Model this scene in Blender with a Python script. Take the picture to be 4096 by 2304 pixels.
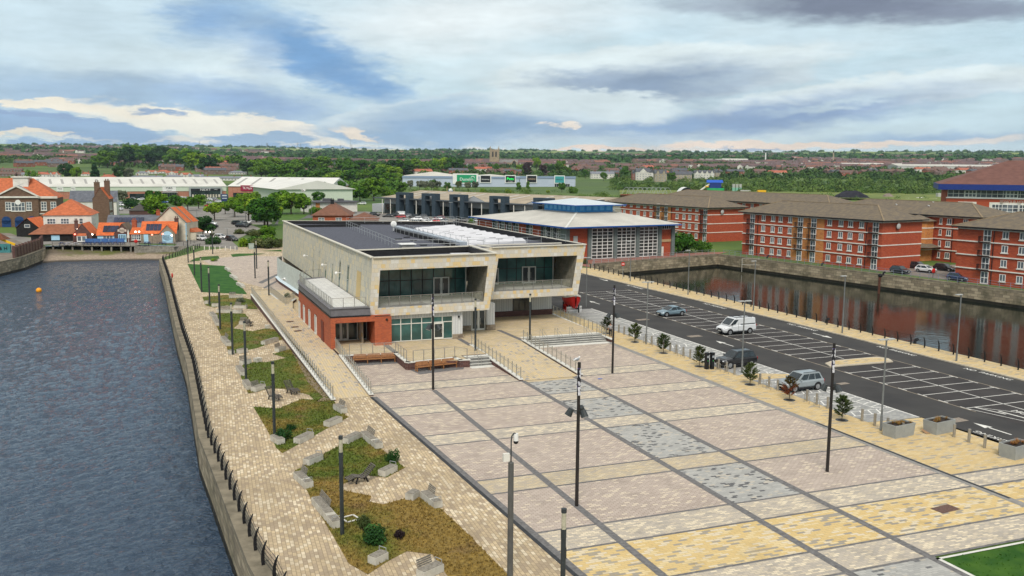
import bpy,math,random
from math import sin,cos,pi,radians,hypot,atan2,sqrt
from mathutils import Vector,Matrix,noise
from mathutils.geometry import tessellate_polygon

RND = random.Random(7)
for o in list(bpy.data.objects):
 bpy.data.objects.remove(o)
SC = bpy.context.scene
COL = SC.collection

# ---- camera
_r,_u,_f = [Vector(v) for v in [[0.931792,-0.362891,0.00865],[0.039858,0.125971,0.991233],[0.360799,0.923278,-0.131843]]]
cam = bpy.data.cameras.new("camera")
cam.lens = 31.9932
cam.sensor_width = 36
cam.clip_end = 30000
co = bpy.data.objects.new("camera", cam)
COL.objects.link(co)
M = Matrix((_r,_u,-_f)).transposed().to_4x4()
M.translation = Vector((0,0,20.388))
co.matrix_world = M
SC.camera = co
SC.view_settings.view_transform = 'Standard'
SC.view_settings.look = 'None'
SC.view_settings.exposure = 0.85
SC.cycles.use_denoising = True
SC.cycles.max_bounces = 6
SC.cycles.diffuse_bounces = 3
SC.cycles.glossy_bounces = 3
SC.cycles.transparent_max_bounces = 12
SC.cycles.caustics_reflective = False
SC.cycles.caustics_refractive = False

# ---- sun and sky
SUN_AZ,SUN_EL = radians(205),radians(48)      # azimuth from +Y towards +X
sl = bpy.data.lights.new("sun", 'SUN')
sl.energy = 1.5
sl.angle = radians(20)
sl.color = (1.0,0.93,0.84)
so = bpy.data.objects.new("sun", sl)
COL.objects.link(so)
so.rotation_euler = Vector((-sin(SUN_AZ)*cos(SUN_EL), -cos(SUN_AZ)*cos(SUN_EL), -sin(SUN_EL))).to_track_quat('-Z', 'Y').to_euler()

W = bpy.data.worlds.new("World")
SC.world = W
W.use_nodes = True
nt = W.node_tree
N,L = nt.nodes,nt.links
N.clear()

def nd(t,kind,**kw):
 n = t.nodes.new(kind)
 for k,v in kw.items():
  setattr(n,k,v)
 return n

def srgb(r,g,b):
 f = lambda c: c/12.92 if c <= .04045 else ((c+.055)/1.055)**2.4
 return (f(r),f(g),f(b),1)

SKYK = 10.0     # the background runs at strength 0.1
out = nd(nt, 'ShaderNodeOutputWorld')
bg = nd(nt, 'ShaderNodeBackground')
bg.inputs['Strength'].default_value = 0.1
L.new(bg.outputs[0],out.inputs[0])
sky = nd(nt, 'ShaderNodeTexSky', sky_type='NISHITA', sun_disc=False)
sky.sun_elevation = SUN_EL
sky.sun_rotation = SUN_AZ
tc = nd(nt, 'ShaderNodeTexCoord')
sx = nd(nt, 'ShaderNodeSeparateXYZ')
L.new(tc.outputs['Generated'], sx.inputs[0])

def mth(op,a,b=None,c=None):
 n = nd(nt, 'ShaderNodeMath', operation=op)
 for i,v in enumerate((a,b,c)):
  if v is None:
   continue
  if isinstance(v,(int,float)):
   n.inputs[i].default_value = v
  else:
   L.new(v,n.inputs[i])
 return n.outputs[0]

az = mth('MULTIPLY', mth('ARCTAN2', sx.outputs[0], sx.outputs[1]), 180/pi)
el = mth('MULTIPLY', mth('ARCSINE', sx.outputs[2]), 180/pi)
sky_co = nd(nt, 'ShaderNodeCombineXYZ')
L.new(az,sky_co.inputs[0])
L.new(el,sky_co.inputs[1])

def sky_noise(sx_,sy_,detail,rough=.55,off=0):
 mp = nd(nt, 'ShaderNodeMapping')
 mp.inputs['Scale'].default_value = (sx_, sy_, 1)
 mp.inputs['Location'].default_value = (off, off*.7, off)
 L.new(sky_co.outputs[0],mp.inputs[0])
 n = nd(nt, 'ShaderNodeTexNoise')
 n.inputs['Scale'].default_value = 1
 n.inputs['Detail'].default_value = detail
 n.inputs['Roughness'].default_value = rough
 L.new(mp.outputs[0], n.inputs['Vector'])
 return n

nz = sky_noise(.16,.55,7,.6)
nz2 = sky_noise(.05,.16,3,.5,5)
wv = nd(nt, 'ShaderNodeVectorMath', operation='SUBTRACT')
L.new(nz.outputs['Color'], wv.inputs[0])
wv.inputs[1].default_value = (.5,.5,.5)
wm = nd(nt, 'ShaderNodeVectorMath', operation='MULTIPLY')
L.new(wv.outputs[0],wm.inputs[0])
wm.inputs[1].default_value = (5,1.2,0)
wa = nd(nt, 'ShaderNodeVectorMath', operation='ADD')
L.new(wm.outputs[0],wa.inputs[0])
L.new(sky_co.outputs[0],wa.inputs[1])
nf = sky_noise(.55,1.9,6,.62,21)
wf = nd(nt, 'ShaderNodeVectorMath', operation='SUBTRACT')
L.new(nf.outputs['Color'], wf.inputs[0])
wf.inputs[1].default_value = (.5,.5,.5)
wg = nd(nt, 'ShaderNodeVectorMath', operation='MULTIPLY')
L.new(wf.outputs[0],wg.inputs[0])
wg.inputs[1].default_value = (4.2,1.15,0)
wh = nd(nt, 'ShaderNodeVectorMath', operation='ADD')
L.new(wg.outputs[0],wh.inputs[0])
L.new(wa.outputs[0],wh.inputs[1])
warp = wh.outputs[0]

def mixc(fac,a,b):
 n = nd(nt, 'ShaderNodeMix', data_type='RGBA')
 if isinstance(fac,(int,float)):
  n.inputs[0].default_value = fac
 else:
  L.new(fac,n.inputs[0])
 for i,v in ((6,a),(7,b)):
  if isinstance(v,tuple):
   n.inputs[i].default_value = v
  else:
   L.new(v,n.inputs[i])
 return n.outputs[2]

def blob(az0,el0,raz,rel,rot,inner=.35,src=None):
 mp = nd(nt, 'ShaderNodeMapping', vector_type='TEXTURE')
 mp.inputs['Location'].default_value = (az0, el0, 0)
 mp.inputs['Rotation'].default_value = (0, 0, radians(rot))
 mp.inputs['Scale'].default_value = (raz, rel, 1)
 L.new(src or warp,mp.inputs[0])
 le = nd(nt, 'ShaderNodeVectorMath', operation='LENGTH')
 L.new(mp.outputs[0],le.inputs[0])
 mr = nd(nt, 'ShaderNodeMapRange', interpolation_type='SMOOTHSTEP')
 mr.inputs['From Min'].default_value = 1.0
 mr.inputs['From Max'].default_value = inner
 L.new(le.outputs['Value'], mr.inputs[0])
 return mr.outputs[0]

def k10(c):
 return (c[0]*SKYK*.555,c[1]*SKYK*.56,c[2]*SKYK*.555,1)

rampn = nd(nt, 'ShaderNodeMapRange')
rampn.inputs['From Min'].default_value = .3
rampn.inputs['From Max'].default_value = .68
L.new(nz2.outputs['Fac'], rampn.inputs[0])
veil = mixc(rampn.outputs[0],k10(srgb(.735,.85,.915)),k10(srgb(.885,.94,.96)))
fine = sky_noise(.10,.42,8,.62,11)
fr = nd(nt, 'ShaderNodeMapRange')
fr.inputs['From Min'].default_value = .42
fr.inputs['From Max'].default_value = .72
L.new(fine.outputs['Fac'], fr.inputs[0])
veil = mixc(mth('MULTIPLY', fr.outputs[0], .55), veil, k10(srgb(.80, .895, .93)))
colr = mixc(.94,sky.outputs[0],veil)
CLOUDS = [
 (19.06,9.05,15.52,2.75,4,srgb(.94,.97,.98),.85,.1),
 (-3.96,7.59,10.51,3.00,3,srgb(.82,.90,.945),.8,.1),
 (-1.70,3.95,17.52,2.13,-2,srgb(.66,.77,.88),.9,.1),
 (-0.70,2.87,10.51,0.70,-3,srgb(.62,.74,.87),.8,.1),
 (5.71,3.73,7.51,1.50,-8,srgb(.60,.72,.88),.8,.1),
 (3.07,8.36,3.75,2.25,14,srgb(.56,.70,.855),.95,.1),
 (9.24,6.73,7.26,2.38,-25,srgb(.50,.67,.85),1.0,.15),
 (11.57,5.05,5.01,1.20,-14,srgb(.51,.675,.855),.95,.1),
 (5.80,6.83,3.00,2.25,-30,srgb(.62,.74,.88),.6,.0),
 (-1.03,4.96,4.76,0.75,0,srgb(.60,.69,.78),.6,.0),
 (-3.25,5.72,6.51,0.85,-8,srgb(.84,.91,.945),.7,.1),
 (3.86,2.23,10.51,0.90,-6,srgb(1.0,.985,.93),1.0,.72),
 (9.39,1.86,5.76,0.60,-9,srgb(1.0,.975,.92),1.0,.65),
 (-4.78,3.11,8.51,0.35,-3,srgb(1.0,.97,.90),1.0,.6),
 (0.31,1.38,8.51,0.25,0,srgb(.98,.95,.90),.8,.4),
 (-6.01,2.10,8.01,0.68,-5,srgb(.62,.74,.875),1.0,.75),
 (-6.57,2.57,4.26,0.20,-4,srgb(.60,.70,.84),.95,.5),
 (0.59,2.95,1.75,0.18,-6,srgb(.62,.72,.85),.95,.4),
 (-1.83,0.98,22.53,0.33,0,srgb(.63,.75,.875),1.0,.6),
 (-6.04,1.56,2.75,0.18,0,srgb(1,.96,.88),.95,.5),
 (5.88,1.47,3.50,0.38,1,srgb(.66,.77,.88),1.0,.7),
 (31.19,6.50,14.02,1.05,1,srgb(.90,.945,.96),.9,.3),
 (29.78,5.69,11.01,1.80,3,srgb(.90,.95,.965),1.0,.8),
 (30.05,4.92,11.76,1.90,5,srgb(.58,.66,.76),1.0,.15),
 (25.44,5.35,5.01,0.95,4,srgb(.62,.70,.80),.8,.0),
 (34.05,5.31,3.75,0.75,10,srgb(.74,.81,.87),.7,.0),
 (20.32,2.92,12.26,1.80,4,srgb(.875,.93,.95),1.0,.85),
 (16.14,3.59,6.26,0.85,6,srgb(.70,.80,.885),.9,.1),
 (18.60,2.37,11.51,1.45,1,srgb(.58,.70,.83),1.0,.2),
 (14.67,1.77,8.76,0.65,-2,srgb(.62,.745,.87),.9,.3),
 (42.59,4.37,10.51,1.10,6,srgb(.90,.95,.965),1.0,.75),
 (37.14,3.14,15.02,1.50,7,srgb(.58,.68,.82),1.0,.15),
 (29.88,2.44,8.26,0.55,2,srgb(.58,.70,.85),.9,.1),
 (40.89,3.88,6.51,0.40,8,srgb(.80,.875,.92),.8,.2),
 (45.87,1.88,8.26,0.60,0,srgb(.64,.75,.87),.9,.1),
 (41.24,9.30,12.01,1.55,-3,srgb(.50,.54,.62),1.0,.2),
 (47.98,8.79,8.26,1.10,-3,srgb(.54,.58,.66),.85,.1),
 (33.42,9.60,5.76,0.90,0,srgb(.68,.73,.79),.7,.1),
 (44.56,6.40,8.51,0.50,4,srgb(.78,.88,.925),.7,.1),
 (38.35,1.46,10.51,0.30,1,srgb(1.0,.92,.85),1.0,.6),
 (26.50,1.07,10.51,0.15,0,srgb(1.0,.90,.82),.9,.4),
 (47.89,1.71,4.00,0.30,2,srgb(.98,.93,.88),.8,.3),
 (24.51,2.64,1.55,0.30,5,srgb(1.0,.95,.89),.95,.5),
 (11.89,1.90,1.75,0.35,-14,srgb(1.0,.94,.86),.95,.5),
 (36.07,1.22,2.25,0.13,0,srgb(.66,.74,.84),.9,.5),
]
for a0,e0,ra,re,ro,c,s,inn in CLOUDS:
 colr = mixc(mth('MULTIPLY', blob(a0, e0, ra, re, ro, inn), s), colr, k10(c))
gr = sky_noise(.22,.85,9,.66,3)
gm = nd(nt, 'ShaderNodeMapRange')
gm.inputs['From Min'].default_value = .3
gm.inputs['From Max'].default_value = .7
gm.inputs['To Min'].default_value = .86
gm.inputs['To Max'].default_value = 1.10
L.new(gr.outputs['Fac'], gm.inputs[0])
vm = nd(nt, 'ShaderNodeVectorMath', operation='SCALE')
L.new(colr,vm.inputs[0])
L.new(gm.outputs[0], vm.inputs['Scale'])
zen = nd(nt, 'ShaderNodeMapRange')
zen.inputs['From Min'].default_value = 14
zen.inputs['From Max'].default_value = 60
zen.inputs['To Min'].default_value = 1.0
zen.inputs['To Max'].default_value = .85
L.new(el,zen.inputs[0])
vz = nd(nt, 'ShaderNodeVectorMath', operation='SCALE')
zn = nd(nt, 'ShaderNodeMapRange')
zn.inputs['From Min'].default_value = 13
zn.inputs['From Max'].default_value = 24
L.new(el,zn.inputs[0])
L.new(mixc(zn.outputs[0],vm.outputs[0],k10((.80,.82,.82,1))),vz.inputs[0])
L.new(zen.outputs[0], vz.inputs['Scale'])
L.new(vz.outputs[0], bg.inputs['Color'])

# ---- mesh builder
class MB:
 def __init__(s):
  s.v,s.f,s.mi = [],[],[]

 def face(s,pts,m=0):
  b = len(s.v)
  s.v += [tuple(p) for p in pts]
  s.f.append(tuple(range(b,b+len(pts))))
  s.mi.append(m)
  return s

 def prism(s,p,z0,z1,m=0,mt=None,bottom=True):
  n = len(p)
  if sum(p[i][0]*p[(i+1) % n][1]-p[(i+1) % n][0]*p[i][1] for i in range(n)) < 0:
   p = p[::-1]
  b = len(s.v)
  s.v += [(x,y,z0) for x,y in p]+[(x,y,z1) for x,y in p]
  for i in range(n):
   j = (i+1) % n
   s.f.append((b+i,b+j,b+n+j,b+n+i))
   s.mi.append(m)
  s.f.append(tuple(range(b+n,b+2*n)))
  s.mi.append(m if mt is None else mt)
  if bottom:
   s.f.append(tuple(range(b+n-1,b-1,-1)))
   s.mi.append(m)
  return s

 def box(s,x0,x1,y0,y1,z0,z1,m=0,mt=None):
  return s.prism([(x0,y0),(x1,y0),(x1,y1),(x0,y1)],z0,z1,m,mt)

 def obox(s,c,lx,ly,z0,z1,a=0,m=0):
  ca,sa = cos(a),sin(a)
  return s.prism([(c[0]+ca*u*lx/2-sa*v*ly/2,c[1]+sa*u*lx/2+ca*v*ly/2) for u,v in ((-1,-1),(1,-1),(1,1),(-1,1))],z0,z1,m)

 def bar(s,p,q,w,h=None,m=0):
  p,q = Vector(p),Vector(q)
  d = (q-p).normalized()
  a = d.cross(Vector((0,0,1)))
  a = a.normalized() if a.length > 1e-4 else Vector((1,0,0))
  c = a.cross(d).normalized()
  h = h or w
  o = [a*w/2*i+c*h/2*j for i,j in ((-1,-1),(1,-1),(1,1),(-1,1))]
  A,B = [p+x for x in o],[q+x for x in o]
  for i in range(4):
   j = (i+1) % 4
   s.face([A[i],A[j],B[j],B[i]],m)
  s.face(A[::-1],m)
  s.face(B,m)
  return s

 def tube(s,p,q,r,n=8,m=0,r2=None):
  p,q = Vector(p),Vector(q)
  r2 = r if r2 is None else r2
  d = (q-p).normalized()
  a = d.orthogonal().normalized()
  c = d.cross(a)
  b = len(s.v)
  for P,rr in ((p,r),(q,r2)):
   for i in range(n):
    t = 2*pi*i/n
    s.v.append(tuple(P+(a*cos(t)+c*sin(t))*rr))
  for i in range(n):
   j = (i+1) % n
   s.f.append((b+i,b+j,b+n+j,b+n+i))
   s.mi.append(m)
  s.f.append(tuple(range(b+n-1,b-1,-1)))
  s.mi.append(m)
  s.f.append(tuple(range(b+n,b+2*n)))
  s.mi.append(m)
  return s

 def ball(s,c,r,m=0,nu=10,nv=7,sc=(1,1,1)):
  b = len(s.v)
  for i in range(nv+1):
   ph = pi*i/nv
   for j in range(nu):
    t = 2*pi*j/nu
    s.v.append((c[0]+r*sc[0]*sin(ph)*cos(t),c[1]+r*sc[1]*sin(ph)*sin(t),c[2]+r*sc[2]*cos(ph)))
  for i in range(nv):
   for j in range(nu):
    k = (j+1) % nu
    s.f.append((b+i*nu+j,b+(i+1)*nu+j,b+(i+1)*nu+k,b+i*nu+k))
    s.mi.append(m)
  return s

 def hip(s,x0,x1,y0,y1,z0,zr,m=0,hipx=None,soffit=True):
  """hipped roof, ridge along the longer side; hipx 0 gives a gable"""
  lx,ly = x1-x0,y1-y0
  if lx >= ly:
   k = ly/2 if hipx is None else hipx
   ym = (y0+y1)/2
   a,b = (x0+k,ym,zr),(x1-k,ym,zr)
   s.face([(x0,y0,z0),(x1,y0,z0),b,a],m).face([(x1,y1,z0),(x0,y1,z0),a,b],m)
   s.face([(x0,y1,z0),(x0,y0,z0),a],m).face([(x1,y0,z0),(x1,y1,z0),b],m)
  else:
   k = lx/2 if hipx is None else hipx
   xm = (x0+x1)/2
   a,b = (xm,y0+k,zr),(xm,y1-k,zr)
   s.face([(x1,y0,z0),(x1,y1,z0),b,a],m).face([(x0,y1,z0),(x0,y0,z0),a,b],m)
   s.face([(x0,y0,z0),(x1,y0,z0),a],m).face([(x1,y1,z0),(x0,y1,z0),b],m)
  if soffit:
   s.face([(x0,y0,z0),(x0,y1,z0),(x1,y1,z0),(x1,y0,z0)],m)
  return s

 def mesh(s,name,mats):
  me = bpy.data.meshes.new(name)
  me.from_pydata(s.v,[],s.f)
  mats = mats if isinstance(mats,(list,tuple)) else [mats]
  for x in mats:
   me.materials.append(x)
  if len(mats) > 1:
   me.polygons.foreach_set('material_index', s.mi)
  me.update()
  return me

 def build(s,name,mats,parent=None,smooth=False,loc=None):
  me = s.mesh(name,mats)
  if smooth:
   me.polygons.foreach_set('use_smooth', [True]*len(me.polygons))
  return obj(name,me,parent,loc)

def obj(name,me,parent=None,loc=None,rz=0,sc=None):
 o = bpy.data.objects.new(name,me)
 COL.objects.link(o)
 if parent is not None:
  o.parent = parent
 if loc is not None:
  o.location = loc
 if rz:
  o.rotation_euler = (0,0,rz)
 if sc is not None:
  o.scale = (sc,sc,sc) if isinstance(sc,(int,float)) else sc
 return o

def tag(o,label=None,cat=None,group=None,kind=None):
 if label:
  o['label'] = label
 if cat:
  o['category'] = cat
 if group:
  o['group'] = group
 if kind:
  o['kind'] = kind
 return o

def thing(name,label,cat,loc=(0,0,0),rz=0,group=None):
 o = bpy.data.objects.new(name,None)
 o.empty_display_size = .2
 COL.objects.link(o)
 o.location = loc if len(loc) == 3 else (loc[0],loc[1],0)
 o.rotation_euler = (0,0,rz)
 return tag(o,label,cat,group)

def copy_tree(o,parent=None):
 c = o.copy()
 COL.objects.link(c)
 if parent is not None:
  c.parent = parent
 for ch in list(o.children):
  copy_tree(ch,c)
 return c

ORD = 'first second third fourth fifth sixth seventh eighth ninth tenth eleventh twelfth thirteenth fourteenth fifteenth sixteenth seventeenth eighteenth nineteenth twentieth'.split()
ORD += ['twenty-'+x for x in ORD[:9]]+['thirtieth']+['thirty-'+x for x in ORD[:9]]+['fortieth']+['forty-'+x for x in ORD[:9]]+['fiftieth']

# ---- materials
def new_mat(name,rough=.8,metal=0,spec=.3):
 m = bpy.data.materials.new(name)
 m.use_nodes = True
 t = m.node_tree
 b = t.nodes['Principled BSDF']
 b.inputs['Roughness'].default_value = rough
 b.inputs['Metallic'].default_value = metal
 b.inputs['Specular IOR Level'].default_value = spec
 return m,t,b

def tx(c):
 return (c[0],c[1],c[2],1)

def tnoise(t,scale,detail=4,vec=None,rough=.55):
 n = nd(t, 'ShaderNodeTexNoise')
 n.inputs['Scale'].default_value = scale
 n.inputs['Detail'].default_value = detail
 n.inputs['Roughness'].default_value = rough
 if vec is None:
  vec = nd(t, 'ShaderNodeNewGeometry').outputs['Position']
 t.links.new(vec, n.inputs['Vector'])
 return n

def tmix(t, fac, a, b, mode='MIX'):
 n = nd(t, 'ShaderNodeMix', data_type='RGBA', blend_type=mode)
 if isinstance(fac,(int,float)):
  n.inputs[0].default_value = fac
 else:
  t.links.new(fac,n.inputs[0])
 for i,v in ((6,a),(7,b)):
  if isinstance(v,tuple):
   n.inputs[i].default_value = v
  else:
   t.links.new(v,n.inputs[i])
 return n.outputs[2]

def trange(t,v,a,b,c=0.,d=1.):
 n = nd(t, 'ShaderNodeMapRange')
 for i,x in zip((1,2,3,4),(a,b,c,d)):
  n.inputs[i].default_value = x
 t.links.new(v,n.inputs[0])
 return n.outputs[0]

def mat(name,col,rough=.8,var=.15,scale=2.,metal=0,spec=.3,col2=None,bump=0,rand=0,lo=.35,hi=.65):
 """colour broken up by two scales of noise; rand adds per-object variation"""
 m,t,b = new_mat(name,rough,metal,spec)
 n = tnoise(t,scale,6)
 c2 = col2 or tuple(min(1,x*(1+var)) for x in col)
 c1 = col if col2 else tuple(x*(1-var) for x in col)
 c = tmix(t, trange(t, n.outputs['Fac'], lo, hi), tx(c1), tx(c2))
 if rand:
  oi = nd(t, 'ShaderNodeObjectInfo')
  hs = nd(t, 'ShaderNodeHueSaturation')
  t.links.new(trange(t, oi.outputs['Random'], 0, 1, 1-rand, 1+rand), hs.inputs['Value'])
  t.links.new(trange(t, oi.outputs['Random'], 0, 1, .5+rand*.06, .5-rand*.06), hs.inputs['Hue'])
  t.links.new(c, hs.inputs['Color'])
  c = hs.outputs[0]
 t.links.new(c, b.inputs['Base Color'])
 if bump:
  bp = nd(t, 'ShaderNodeBump')
  bp.inputs['Strength'].default_value = bump
  bp.inputs['Distance'].default_value = .05
  t.links.new(n.outputs['Fac'], bp.inputs['Height'])
  t.links.new(bp.outputs[0], b.inputs['Normal'])
 return m

def blocks(name,stops,bw,bh,mortar,ms,rot=0,wall=False,dirt=None,dirt_scale=.12,dirt_amt=.5,rough=.85,off=.5,grid_mix=.35,fine=.12):
 """paving or brickwork: every block draws its own colour from the stops"""
 m,t,b = new_mat(name,rough)
 pos = nd(t, 'ShaderNodeNewGeometry').outputs['Position']
 if wall:
  s = nd(t, 'ShaderNodeSeparateXYZ')
  t.links.new(pos,s.inputs[0])
  ad = nd(t, 'ShaderNodeMath', operation='ADD')
  t.links.new(s.outputs[0],ad.inputs[0])
  t.links.new(s.outputs[1],ad.inputs[1])
  cb = nd(t, 'ShaderNodeCombineXYZ')
  t.links.new(ad.outputs[0],cb.inputs[0])
  t.links.new(s.outputs[2],cb.inputs[1])
  vec = cb.outputs[0]
 else:
  vec = pos
 mp = nd(t, 'ShaderNodeMapping')
 mp.inputs['Rotation'].default_value = (0, 0, rot)
 t.links.new(vec,mp.inputs[0])
 br = nd(t, 'ShaderNodeTexBrick', offset=off)
 br.inputs['Color1'].default_value = (0, 0, 0, 1)
 br.inputs['Color2'].default_value = (1, 1, 1, 1)
 br.inputs['Mortar'].default_value = (.5, .5, .5, 1)
 br.inputs['Scale'].default_value = 1
 br.inputs['Brick Width'].default_value = bw
 br.inputs['Row Height'].default_value = bh
 br.inputs['Mortar Size'].default_value = ms
 br.inputs['Mortar Smooth'].default_value = .2
 t.links.new(mp.outputs[0], br.inputs['Vector'])
 cr = nd(t, 'ShaderNodeValToRGB')
 cr.color_ramp.interpolation = 'CONSTANT'
 e = cr.color_ramp.elements
 while len(e) < len(stops):
  e.new(.5)
 for x,(p,c) in zip(e,stops):
  x.position = p
  x.color = tx(c)
 t.links.new(br.outputs['Color'], cr.inputs[0])
 c = cr.outputs[0]
 n2 = tnoise(t,9,4,pos)
 c = tmix(t, 1.0, c, tmix(t, n2.outputs['Fac'], (1-fine, 1-fine, 1-fine, 1), (1+fine, 1+fine, 1+fine, 1)), 'MULTIPLY')
 c = tmix(t, br.outputs['Fac'], c, tx(mortar))
 if dirt:
  n = tnoise(t,dirt_scale,7,pos,.65)
  c = tmix(t, trange(t, n.outputs['Fac'], .45, .7, 0, dirt_amt), c, tx(dirt))
 if not wall:
  sv_ = nd(t, 'ShaderNodeMapping')
  sv_.inputs['Scale'].default_value = (.9, .10, 1) if 'promenade' in name else (.5, .5, .5)
  t.links.new(pos,sv_.inputs[0])
  k1 = tnoise(t,1,6,sv_.outputs[0],.7)
  c = tmix(t, trange(t, k1.outputs['Fac'], .52, .72, 0, .42), c, tx(tuple(x*.45 for x in stops[0][1])))
  k2 = tnoise(t,3.1,3,pos,.6)
  c = tmix(t, trange(t, k2.outputs['Fac'], .66, .72, 0, .5), c, tx(tuple(x*.4 for x in stops[0][1])))
 t.links.new(c, b.inputs['Base Color'])
 return m

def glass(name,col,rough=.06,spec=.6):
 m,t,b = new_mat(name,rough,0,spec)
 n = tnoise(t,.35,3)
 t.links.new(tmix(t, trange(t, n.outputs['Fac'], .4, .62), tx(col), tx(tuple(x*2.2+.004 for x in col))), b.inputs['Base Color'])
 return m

def clear_glass(name,tint,opac):
 m = bpy.data.materials.new(name)
 m.use_nodes = True
 t = m.node_tree
 t.nodes.remove(t.nodes['Principled BSDF'])
 o = t.nodes['Material Output']
 a = nd(t, 'ShaderNodeBsdfTransparent')
 g = nd(t, 'ShaderNodeBsdfPrincipled')
 g.inputs['Base Color'].default_value = tx(tint)
 g.inputs['Roughness'].default_value = .08
 mx = nd(t, 'ShaderNodeMixShader')
 mx.inputs[0].default_value = opac
 t.links.new(a.outputs[0],mx.inputs[1])
 t.links.new(g.outputs[0],mx.inputs[2])
 t.links.new(mx.outputs[0],o.inputs[0])
 return m

def lamp_mat(name,col,strength):
 m,t,b = new_mat(name)
 b.inputs['Base Color'].default_value = tx(col)
 b.inputs['Emission Color'].default_value = tx(col)
 b.inputs['Emission Strength'].default_value = strength
 return m

def leafmat(name,a,b_,rand=.25,scale=.9):
 m,t,b = new_mat(name,.75,0,.15)
 n = tnoise(t,scale,3)
 c = tmix(t, trange(t, n.outputs['Fac'], .36, .64), tx(a), tx(b_))
 oi = nd(t, 'ShaderNodeObjectInfo')
 hs = nd(t, 'ShaderNodeHueSaturation')
 t.links.new(trange(t, oi.outputs['Random'], 0, 1, 1-rand, 1+rand*1.3), hs.inputs['Value'])
 t.links.new(trange(t, oi.outputs['Random'], 0, 1, .515, .475), hs.inputs['Hue'])
 t.links.new(c, hs.inputs['Color'])
 t.links.new(hs.outputs[0], b.inputs['Base Color'])
 return m

WHITE = mat('white_paint', (.78, .78, .76), .5, .06)
OFFWHITE = mat('white_render', (.70, .68, .62), .8, .1, .8)
CREAM = mat('cream_render', (.60, .55, .44), .85, .12, .7)
STEEL = mat('brushed_steel', (.42, .41, .38), .35, .1, 3, metal=.7)
GALV = mat('galvanised_steel', (.40, .42, .43), .5, .1, 3, metal=.4)
BLACKM = mat('black_metal', (.012, .012, .014), .45, .2)
DARKPOST = mat('dark_grey_post', (.035, .042, .045), .45, .15)
GREYPOST = mat('grey_post_paint', (.16, .17, .17), .5, .12)
CONC = mat('pale_concrete', (.50, .48, .43), .85, .18, 1.4, col2=(.34, .31, .26), lo=.45, hi=.8)
CONCD = mat('weathered_concrete', (.30, .28, .24), .9, .25, 2, col2=(.17, .155, .13))
COPING = mat('white_coping', (.66, .65, .60), .7, .08)
TIMBER = mat('grey_timber', (.20, .185, .16), .85, .3, 6)
TIMBERD = mat('dark_timber', (.11, .098, .085), .85, .3, 6)
WOOD = mat('orange_hardwood', (.26, .11, .04), .55, .3, 5, col2=(.36, .17, .07))
ROOFGREY = mat('grey_metal_roof', (.52, .50, .45), .6, .1, .25)
TILEBROWN = mat('mossy_roof_tiles', (.125, .105, .085), .9, .3, 1.1, col2=(.19, .15, .10))
TILERED = mat('red_roof_tiles', (.46, .13, .055), .85, .2, 1.2)
TILEORANGE = mat('orange_pantiles', (.58, .135, .04), .8, .18, 1.5)
SLATE = mat('blue_slate', (.12, .13, .155), .7, .2, 1)
BLUE = mat('bright_blue_paint', (.03, .25, .62), .5, .1)
NAVY = mat('navy_fascia', (.012, .035, .20), .5, .1)
PALEBLUE = mat('pale_blue_paint', (.38, .62, .78), .6, .06)
GREEN_SIGN = mat('green_sign', (.01, .30, .13), .5, .05)
BLACK = mat('black_panel', (.012, .013, .016), .4, .1)
REDP = mat('red_paint', (.55, .02, .015), .4, .08)
YELLOWP = mat('yellow_paint', (.75, .43, .01), .5, .08)
ORANGEP = mat('orange_plastic', (.85, .33, .01), .4, .06)
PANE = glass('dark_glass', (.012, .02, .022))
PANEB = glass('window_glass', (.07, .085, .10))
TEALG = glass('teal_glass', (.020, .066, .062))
CLEAR = clear_glass('balustrade_glass', (.62, .64, .52), .16)
TYRE = mat('tyre_rubber', (.012, .012, .013), .9, .2)
BRICKRED = blocks('red_brick', [(0, (.40, .072, .030)), (.45, (.45, .088, .036)), (.75, (.35, .06, .027))], .45, .15, (.30, .10, .06), .012, wall=True, dirt=(.27, .05, .028), dirt_amt=.3)
BRICKOR = blocks('orange_brick', [(0, (.52, .19, .045)), (.5, (.57, .225, .055)), (.8, (.44, .14, .035))], .45, .15, (.4, .25, .15), .012, wall=True)
BRICKPURP = blocks('dark_plum_brick', [(0, (.10, .045, .038)), (.5, (.125, .06, .05)), (.8, (.08, .04, .036))], .45, .15, (.14, .1, .09), .012, wall=True)
BRICKBROWN = blocks('brown_brick', [(0, (.145, .085, .055)), (.5, (.17, .105, .07)), (.8, (.12, .07, .045))], .5, .16, (.17, .12, .09), .012, wall=True)
BRICKVIVID = blocks('vivid_red_brick', [(0, (.40, .085, .03)), (.45, (.45, .10, .036)), (.75, (.34, .068, .03))], .3, .1, (.3, .14, .09), .01, wall=True)
BANDED = blocks('banded_pink_brick', [(0, (.46, .21, .145)), (.5, (.50, .24, .17))], 3., .6, (.30, .115, .075), .1, wall=True)
GRITSTONE = blocks('rough_stone', [(0, (.22, .17, .12)), (.4, (.30, .245, .18)), (.75, (.17, .13, .10))], .6, .28, (.2, .17, .13), .02, wall=True)
TILES = blocks('cream_cladding', [(0, (.55, .52, .46)), (.36, (.59, .52, .39)), (.68, (.63, .48, .25)), (.82, (.61, .59, .54))], .46, .46, (.40, .37, .31), .010, wall=True, off=.35, fine=.04)
TILESL = blocks('muted_cladding', [(0, (.53, .50, .41)), (.3, (.58, .53, .41)), (.6, (.47, .455, .39)), (.85, (.62, .54, .37))], .5, .62, (.36, .35, .29), .010, wall=True, off=.35, fine=.04)  # fewer yellow tiles; side wall's shade partly put into the olive tone
WHITECLAD = blocks('white_ribbed_cladding', [(0, (.56, .57, .57)), (.5, (.60, .61, .60))], .33, 30, (.30, .31, .32), .02, wall=True, off=0)
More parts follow.
